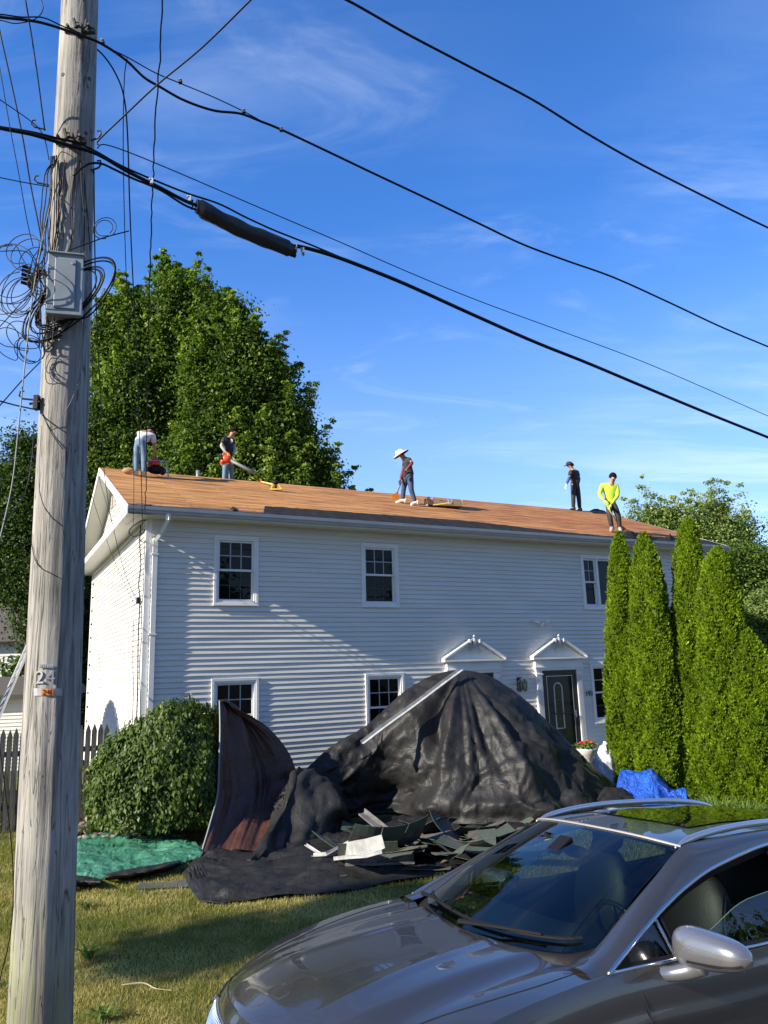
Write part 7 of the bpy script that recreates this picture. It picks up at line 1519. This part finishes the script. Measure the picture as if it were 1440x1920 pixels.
# 4: man in a cap on the ridge
b4 = onroof(1080, 956)
t, P, fd, up, sd = person('man all in black with a cap and blue sleeves standing upright on the ridge', {'pel': (1078, 909, 0), 'ch': (1076, 888, 0), 'hd': (1069, 873, -.02), 'ls': (1070, 885, -.17), 'le': (1067, 897, -.24), 'lh': (1062, 909, -.28), 'rs': (1082, 885, .18), 're': (1086, 898, .20), 'rh': (1084, 910, .10), 'lk': (1075, 932, -.08), 'la': (1075, 953, -.06), 'lt': (1068, 957, -.10), 'rk': (1085, 932, .10), 'ra': (1087, 954, .08), 'rt': (1084, 958, .0)}, b4.y, b4, None, BLKC, mat('blue_sleeve', (.02, .07, .26), .8), False, BLKC, SHOB, GLP, 1.02, (-.9, .1, -.1)); hair(t, P, fd, up, sd)
M = Matrix((fd, sd, up)).transposed().to_4x4(); M.translation = P['hd']; mb = MB(); mb.lathe([(.112, .02), (.112, .06), (.09, .11), (.05, .14), (0, .148)], n=24, M=M); cp_ = mb.build('cap', BLKC, t, smooth=True, solid=.006); mb = MB(); mb.grid([[M@Vector((.09+.10*i/4, -.075+.15*j/6, .035-.008*i/4-.012*abs(-1+2*j/6)**2)) for j in range(7)] for i in range(5)]); mb.build('cap_peak', BLKC, cp_, solid=.008)
# 5: man in yellow
b5 = onroof(1155, 997)
t, P, fd, up, sd = person('man in a yellow-green long-sleeved shirt scraping near the gutter at the right', {'pel': (1144, 943, 0), 'ch': (1143, 916, -.10), 'hd': (1149, 896, -.20), 'ls': (1129, 911, -.10), 'le': (1124, 927, -.16), 'lh': (1134, 940, -.30), 'rs': (1157, 912, -.10), 're': (1158, 930, -.18), 'rh': (1144, 948, -.34), 'lk': (1143, 968, -.06), 'la': (1147, 988, .04), 'lt': (1146, 995, -.12), 'rk': (1159, 966, -.04), 'ra': (1162, 989, .06), 'rt': (1164, 996, -.10)}, b5.y, b5, None, HIV, None, True, BLKT2, SHOG, GLY, 1.0, (.25, -.8, -.55)); hair(t, P, fd, up, sd)
tool('shingle shovel with a yellow handle in the hands of the man in yellow-green', aty(1131, 936, b5.y-.30), onroof(1168, 998, .02), .26, 0, YLH, ORB)
# ---- things lying on the roof
q = onroof(293, 893); t = empty('air_compressor', q, .3, 'red and black air compressor behind the bending man at the left of the ridge', 'compressor')
mb = MB(); mb.ball((0, 0, .16), (.22, .11, .11), 16, 10); mb.build('air_tank', PLAST, t, smooth=True); mb = MB(); mb.cbox((-.02, 0, .34), (.20, .18, .16)); mb.cbox((-.16, 0, .30), (.08, .12, .10)); mb.build('motor_cover', mat('red_cover', (.55, .02, .02), .4), t, bevel=.02)
mb = MB(); mb.tube([(-.25, -.1, 0), (-.25, -.1, .36), (.22, -.1, .36), (.28, -.1, .0)], .013, 6); mb.tube([(-.25, .1, 0), (-.25, .1, .36), (.22, .1, .36), (.28, .1, .0)], .013, 6); mb.build('roll_cage', METAL, t); mb = MB(); mb.lathe([(.07, -.03), (.07, .03)], n=16, M=Matrix.Translation((.14, -.11, .08))@Matrix.Rotation(math.pi/2, 4, 'X'), cap=True); mb.build('wheel', PLAST, t)
q = onroof(241, 888); t = empty('tool_pouch', q, .2, 'small tan leather tool pouch at the left end of the ridge', 'tool bag'); mb = MB(); mb.ball((0, 0, .07), (.15, .08, .08), 14, 8); mb.build('pouch', mat('tan_leather', (.35, .20, .11), .7), t, smooth=True); mb = MB(); mb.tube(catmull([(-.12, 0, .1), (-.16, -.02, .2), (-.24, 0, .12)], 5), .012, 6); mb.build('belt', PLAST, t)
q = hitplane(371, 893, H(0, HW/2+.25, RID), V); q.z = RID-.25*pit; t = empty('vent_pipe', q, 0, 'short grey vent pipe sticking up behind the ridge', 'pipe'); mb = MB(); mb.lathe([(.05, 0), (.05, .34), (.04, .34), (.04, .1)], n=14); mb.build('pipe', METAL, t, smooth=True); mb = MB(); mb.lathe([(.14, -.03), (.055, .06)], n=14); mb.build('collar', METAL, t)
YEL = mat('yellow_black_plastic', (.62, .42, .03), .5)
q = onroof(517, 919); t = empty('nail_gun', q, 0, 'yellow and black nail gun standing on the upper roof', 'nail gun')
mb = MB(); mb.box((-.13, -.05, .0), (.16, .05, .03)); mb.tube([(-.12, 0, .02), (-.04, 0, .20)], .02, 6); mb.tube([(.14, 0, .02), (.05, 0, .20)], .02, 6); mb.build('magazine', YEL, t); mb = MB(); mb.ball((0, 0, .20), (.09, .055, .055), 12, 8); mb.cbox((0, 0, .11), (.05, .05, .12)); mb.build('motor_housing', PLAST, t, smooth=True)
a, b = onroof(490, 903, .05), onroof(511, 908, .12); t = empty('hammer', a, 0, 'hammer with an orange-yellow handle beside the nail gun', 'hammer'); mb = MB(); mb.tube([(0, 0, 0), b-a], .018, 7); mb.build('handle', YLH, t); mb = MB(); mb.tube([Vector((-.02, 0, .08)), Vector((-.01, 0, -.04))], .02, 7); mb.build('head', ORG, t)
q = onroof(832, 950); ang = TH; t = empty('tool_crate', q, ang-.12, 'long open wooden tool crate right of the man with the sun hat', 'crate'); PLY = mat('pale_plywood', (.42, .31, .16), .75, col2=(.30, .21, .11), nscale=8, stretch=(.4, 3, 3))
for nm, A, B in (('front_board', (-.48, -.16, .0), (.48, -.14, .15)), ('rear_board', (-.48, .14, .03), (.48, .16, .20)), ('base_board', (-.48, -.14, .0), (.48, .14, .02)), ('end_board', (-.50, -.17, 0), (-.482, .17, .22)), ('end_board', (.482, -.17, 0), (.50, .17, .18))): mb = MB(); mb.box(A, B); mb.build(nm, PLY, t, bevel=.003)
for k, (px, py, lb) in enumerate([((868), 938, 'left'), (876, 939, 'right')]):
    c = onroof(842+k*6, 945, .2); t = empty('claw_hammer', c, 0, f'{lb} one of two hammers resting head up on the tool crate', 'hammer', 'hammers on the tool crate'); mb = MB(); mb.tube([Vector((-.42, .02, -.01)), Vector((0, 0, .03))], .013, 6); mb.build('handle', YLH, t); mb = MB(); mb.cbox((.0, 0, .06), (.045, .05, .15), rot=Matrix.Rotation(-.25, 3, 'Y')); mb.build('head', METAL, t, bevel=.008)
c = onroof(811, 936, .12); t = empty('chalk_line', c, 0, 'small pink chalk reel on the left end of the tool crate', 'chalk reel'); mb = MB(); mb.ball((0, 0, 0), (.035, .03, .05), 10, 7); mb.build('reel_body', mat('pink_plastic', (.8, .15, .35), .4), t, smooth=True); mb = MB(); mb.tube([(0, 0, .04), (.02, 0, .07)], .008, 5); mb.build('hook', METAL, t)
def flap(label, pts, seed, h=.07):
    P = [onroof(*p, .012) for p in pts]; o = P[0].copy(); rows = []; c = sum((p-o for p in P), Vector())/len(P)
    for f in (1., .66, .33, .02): rows.append([c+(p-o-c)*f+Vector((0, 0, h*(1-f)*(1+.8*noise.noise((i*1.3, seed, f*3))))) for i, p in enumerate(P+[P[0]])])
    mb = MB(); mb.grid(rows); t = empty('felt_flap', o, 0, label, 'felt scrap', 'loose felt scraps on the roof'); mb.build('felt', FELT, t, solid=.01); mb = MB(); mb.tube([rows[0][i] for i in range(len(P))], .008, 5); mb.build('torn_edge', FELT, t); return t
flap('black felt scrap curling up on the ridge right of the man in black', [(1106, 958), (1114, 954), (1134, 958), (1138, 963), (1112, 962)], 1, .08)
flap('crumpled black felt scrap under the yellow-handled shovel', [(1166, 1000), (1178, 996), (1196, 1001), (1190, 1009), (1172, 1008)], 2, .12)
flap('small dark felt scrap near the gutter between the two left arborvitae', [(1196, 1006), (1214, 1003), (1232, 1009), (1222, 1015), (1200, 1013)], 3, .09)
flap('lone dark felt scrap near the gutter right of the arborvitae tip', [(1248, 1007), (1258, 1004), (1266, 1010), (1256, 1013)], 4, .10)
flap('tiny dark felt scrap lying at the gutter left of the middle of the roof', [(432, 954), (437, 950), (444, 957), (438, 958)], 5, .05)
# ------------------------------------------------------------------ grass blades over the lawn and the shade-giving trees beyond the frame
def inpoly(P, poly):
    x, y = P[:, 0], P[:, 1]; c = np.zeros(len(P), bool); n = len(poly); j = n-1
    for i in range(n):
        xi, yi = poly[i]; xj, yj = poly[j]; m = ((yi > y) != (yj > y)) & (x < (xj-xi)*(y-yi)/(yj-yi+1e-12)+xi); c ^= m; j = i
    return c
def gpoly(pts): return [(onground(a, b).x, onground(a, b).y) for a, b in pts]
EXC = [gpoly([(336, 1638), (378, 1696), (470, 1694), (560, 1684), (640, 1678), (720, 1663), (800, 1651), (880, 1630), (960, 1598), (1025, 1552), (1300, 1535), (1440, 1540), (1440, 1420), (600, 1440), (400, 1480), (380, 1560), (120, 1540), (120, 1648), (178, 1645), (275, 1628), (372, 1608)])]
rg = np.random.default_rng(99)
def blades(n, x0, x1, y0, y1, h, w):
    P = np.stack([rg.uniform(x0, x1, n), rg.uniform(y0, y1, n)], 1); keep = ((P-np.array([EDGE.x, EDGE.y]))@np.array([RN.x, RN.y]) > .02)
    for e in EXC: keep &= ~inpoly(P, e)
    keep &= np.hypot(P[:, 0]-p0_.x, P[:, 1]-p0_.y) > .21
    q = P-np.array([HO.x, HO.y]); keep &= ~((q@np.array([U.x, U.y]) > 0)&(q@np.array([V.x, V.y]) > -.05)); P = P[keep]
    f = np.abs(P[:, 0]) < P[:, 1]*.60+1; P = P[f]; n = len(P)
    nz = np.array([noise.noise((x*.55, y*.9, 0))+.55*noise.noise((x*1.9, y*2.6, 4))+.3*noise.noise((x*6, y*7, 8)) for x, y in P]); dry = np.clip(.70+.60*nz+.17*rg.normal(size=n), 0, 1)
    hh = h*(.5+.8*rg.random(n))*(1.15-.45*dry); a = rg.random(n)*2*np.pi; lean = rg.normal(size=(n, 2))*.45*hh[:, None]; ww = w*(.6+.8*rg.random(n)); s = np.stack([np.cos(a), np.sin(a)], 1)*ww[:, None]
    v = np.zeros((n, 4, 3)); v[:, 0, :2] = P-s; v[:, 1, :2] = P+s; v[:, 2, :2] = P+s*.25+lean; v[:, 3, :2] = P-s*.25+lean; v[:, 2, 2] = hh; v[:, 3, 2] = hh; return v, dry
parts = [blades(230000, -5.2, 2.5, 4.3, 8.5, .040, .0026), blades(150000, -8, 3.5, 8.5, 12.2, .045, .004), blades(50000, -9, 9, 12.2, 17, .06, .006)]
Vv = np.concatenate([p[0] for p in parts]).reshape(-1, 3); Tt = np.concatenate([p[1] for p in parts])
GM = leafmat('lawn_grass', (.075, .115, .022), (.27, .245, .085), (.50, .42, .20), transl=.35, rough=.6)
e = GM.node_tree.nodes['Color Ramp'].color_ramp.elements; e[1].position = .62; e[1].color = (.22, .215, .062, 1); 
q = e.new(.85); q.color = (.36, .29, .12, 1)
g_ = fastmesh('lawn_grass', Vv, 4, np.arange(len(Vv)), GM, None, Tt); tag(g_, 'short half-dry grass of the front lawn', 'grass', None, 'stuff')
# trees across the street: they shade the lawn and show in the car's paint
sl = Vector((-LD.x, -LD.y, 0)).normalized(); tn = math.tan(SUNEL)
def shade_tree(label, gx, gy, dist, rx, rz, seed, nc=260, leaf=.16, flat=1.):
    c = Vector((gx, gy, 0))+sl*dist; z = dist*tn; perp = Vector((-sl.y, sl.x, 0)); rs = random.Random(seed); L = []
    for k in range(9): L.append((c.x+perp.x*rs.uniform(-.9, .9)*rx*flat, c.y+perp.y*rs.uniform(-.9, .9)*rx*flat, z+rs.uniform(-.8, .8)*rz, rx*.42, rx*.42, rz*.42))
    return tree('street_tree', label, L, nc, 30, leaf, LF_BIG, (c.x, c.y, 0), .14, seed, 'street trees beyond the frame', csize=.32, shell=.2, top=(c.x, c.y, z), nl=8)
shade_tree('street tree beyond the left edge whose crown shades the middle of the lawn', -.9, 8.25, 15.5, .85, .9, 41, 260, flat=.42)
0 and shade_tree('street tree beyond the left edge whose crown shades the bottom of the lawn', -.1, 4.9, 15, .35, .5, 42, 90)
for k, (x, y, s) in enumerate([(9, -14, 1.), (0, -19, 1.2), (18, -10, 1.1), (27, 2, 1.)]):
    L = [(x+rx_, y+ry_, 5.5*s+rz_, 2.2, 2.2, 1.9) for rx_, ry_, rz_ in ((0, 0, 1.5), (1.8, .5, 0), (-1.7, -.4, .2), (.3, 1.5, -.6), (-.5, -1.5, 2.6))]
    tree('street_tree', ['tree across the street behind the photographer', 'larger tree across the street behind the photographer', 'tree across the street behind the parked car', 'tree down the street beyond the right edge'][k], L, 380, 26, .30, LF_BIG, (x, y, -.11), .25, 60+k, 'street trees beyond the frame', csize=1.0, shell=.3, nl=8)
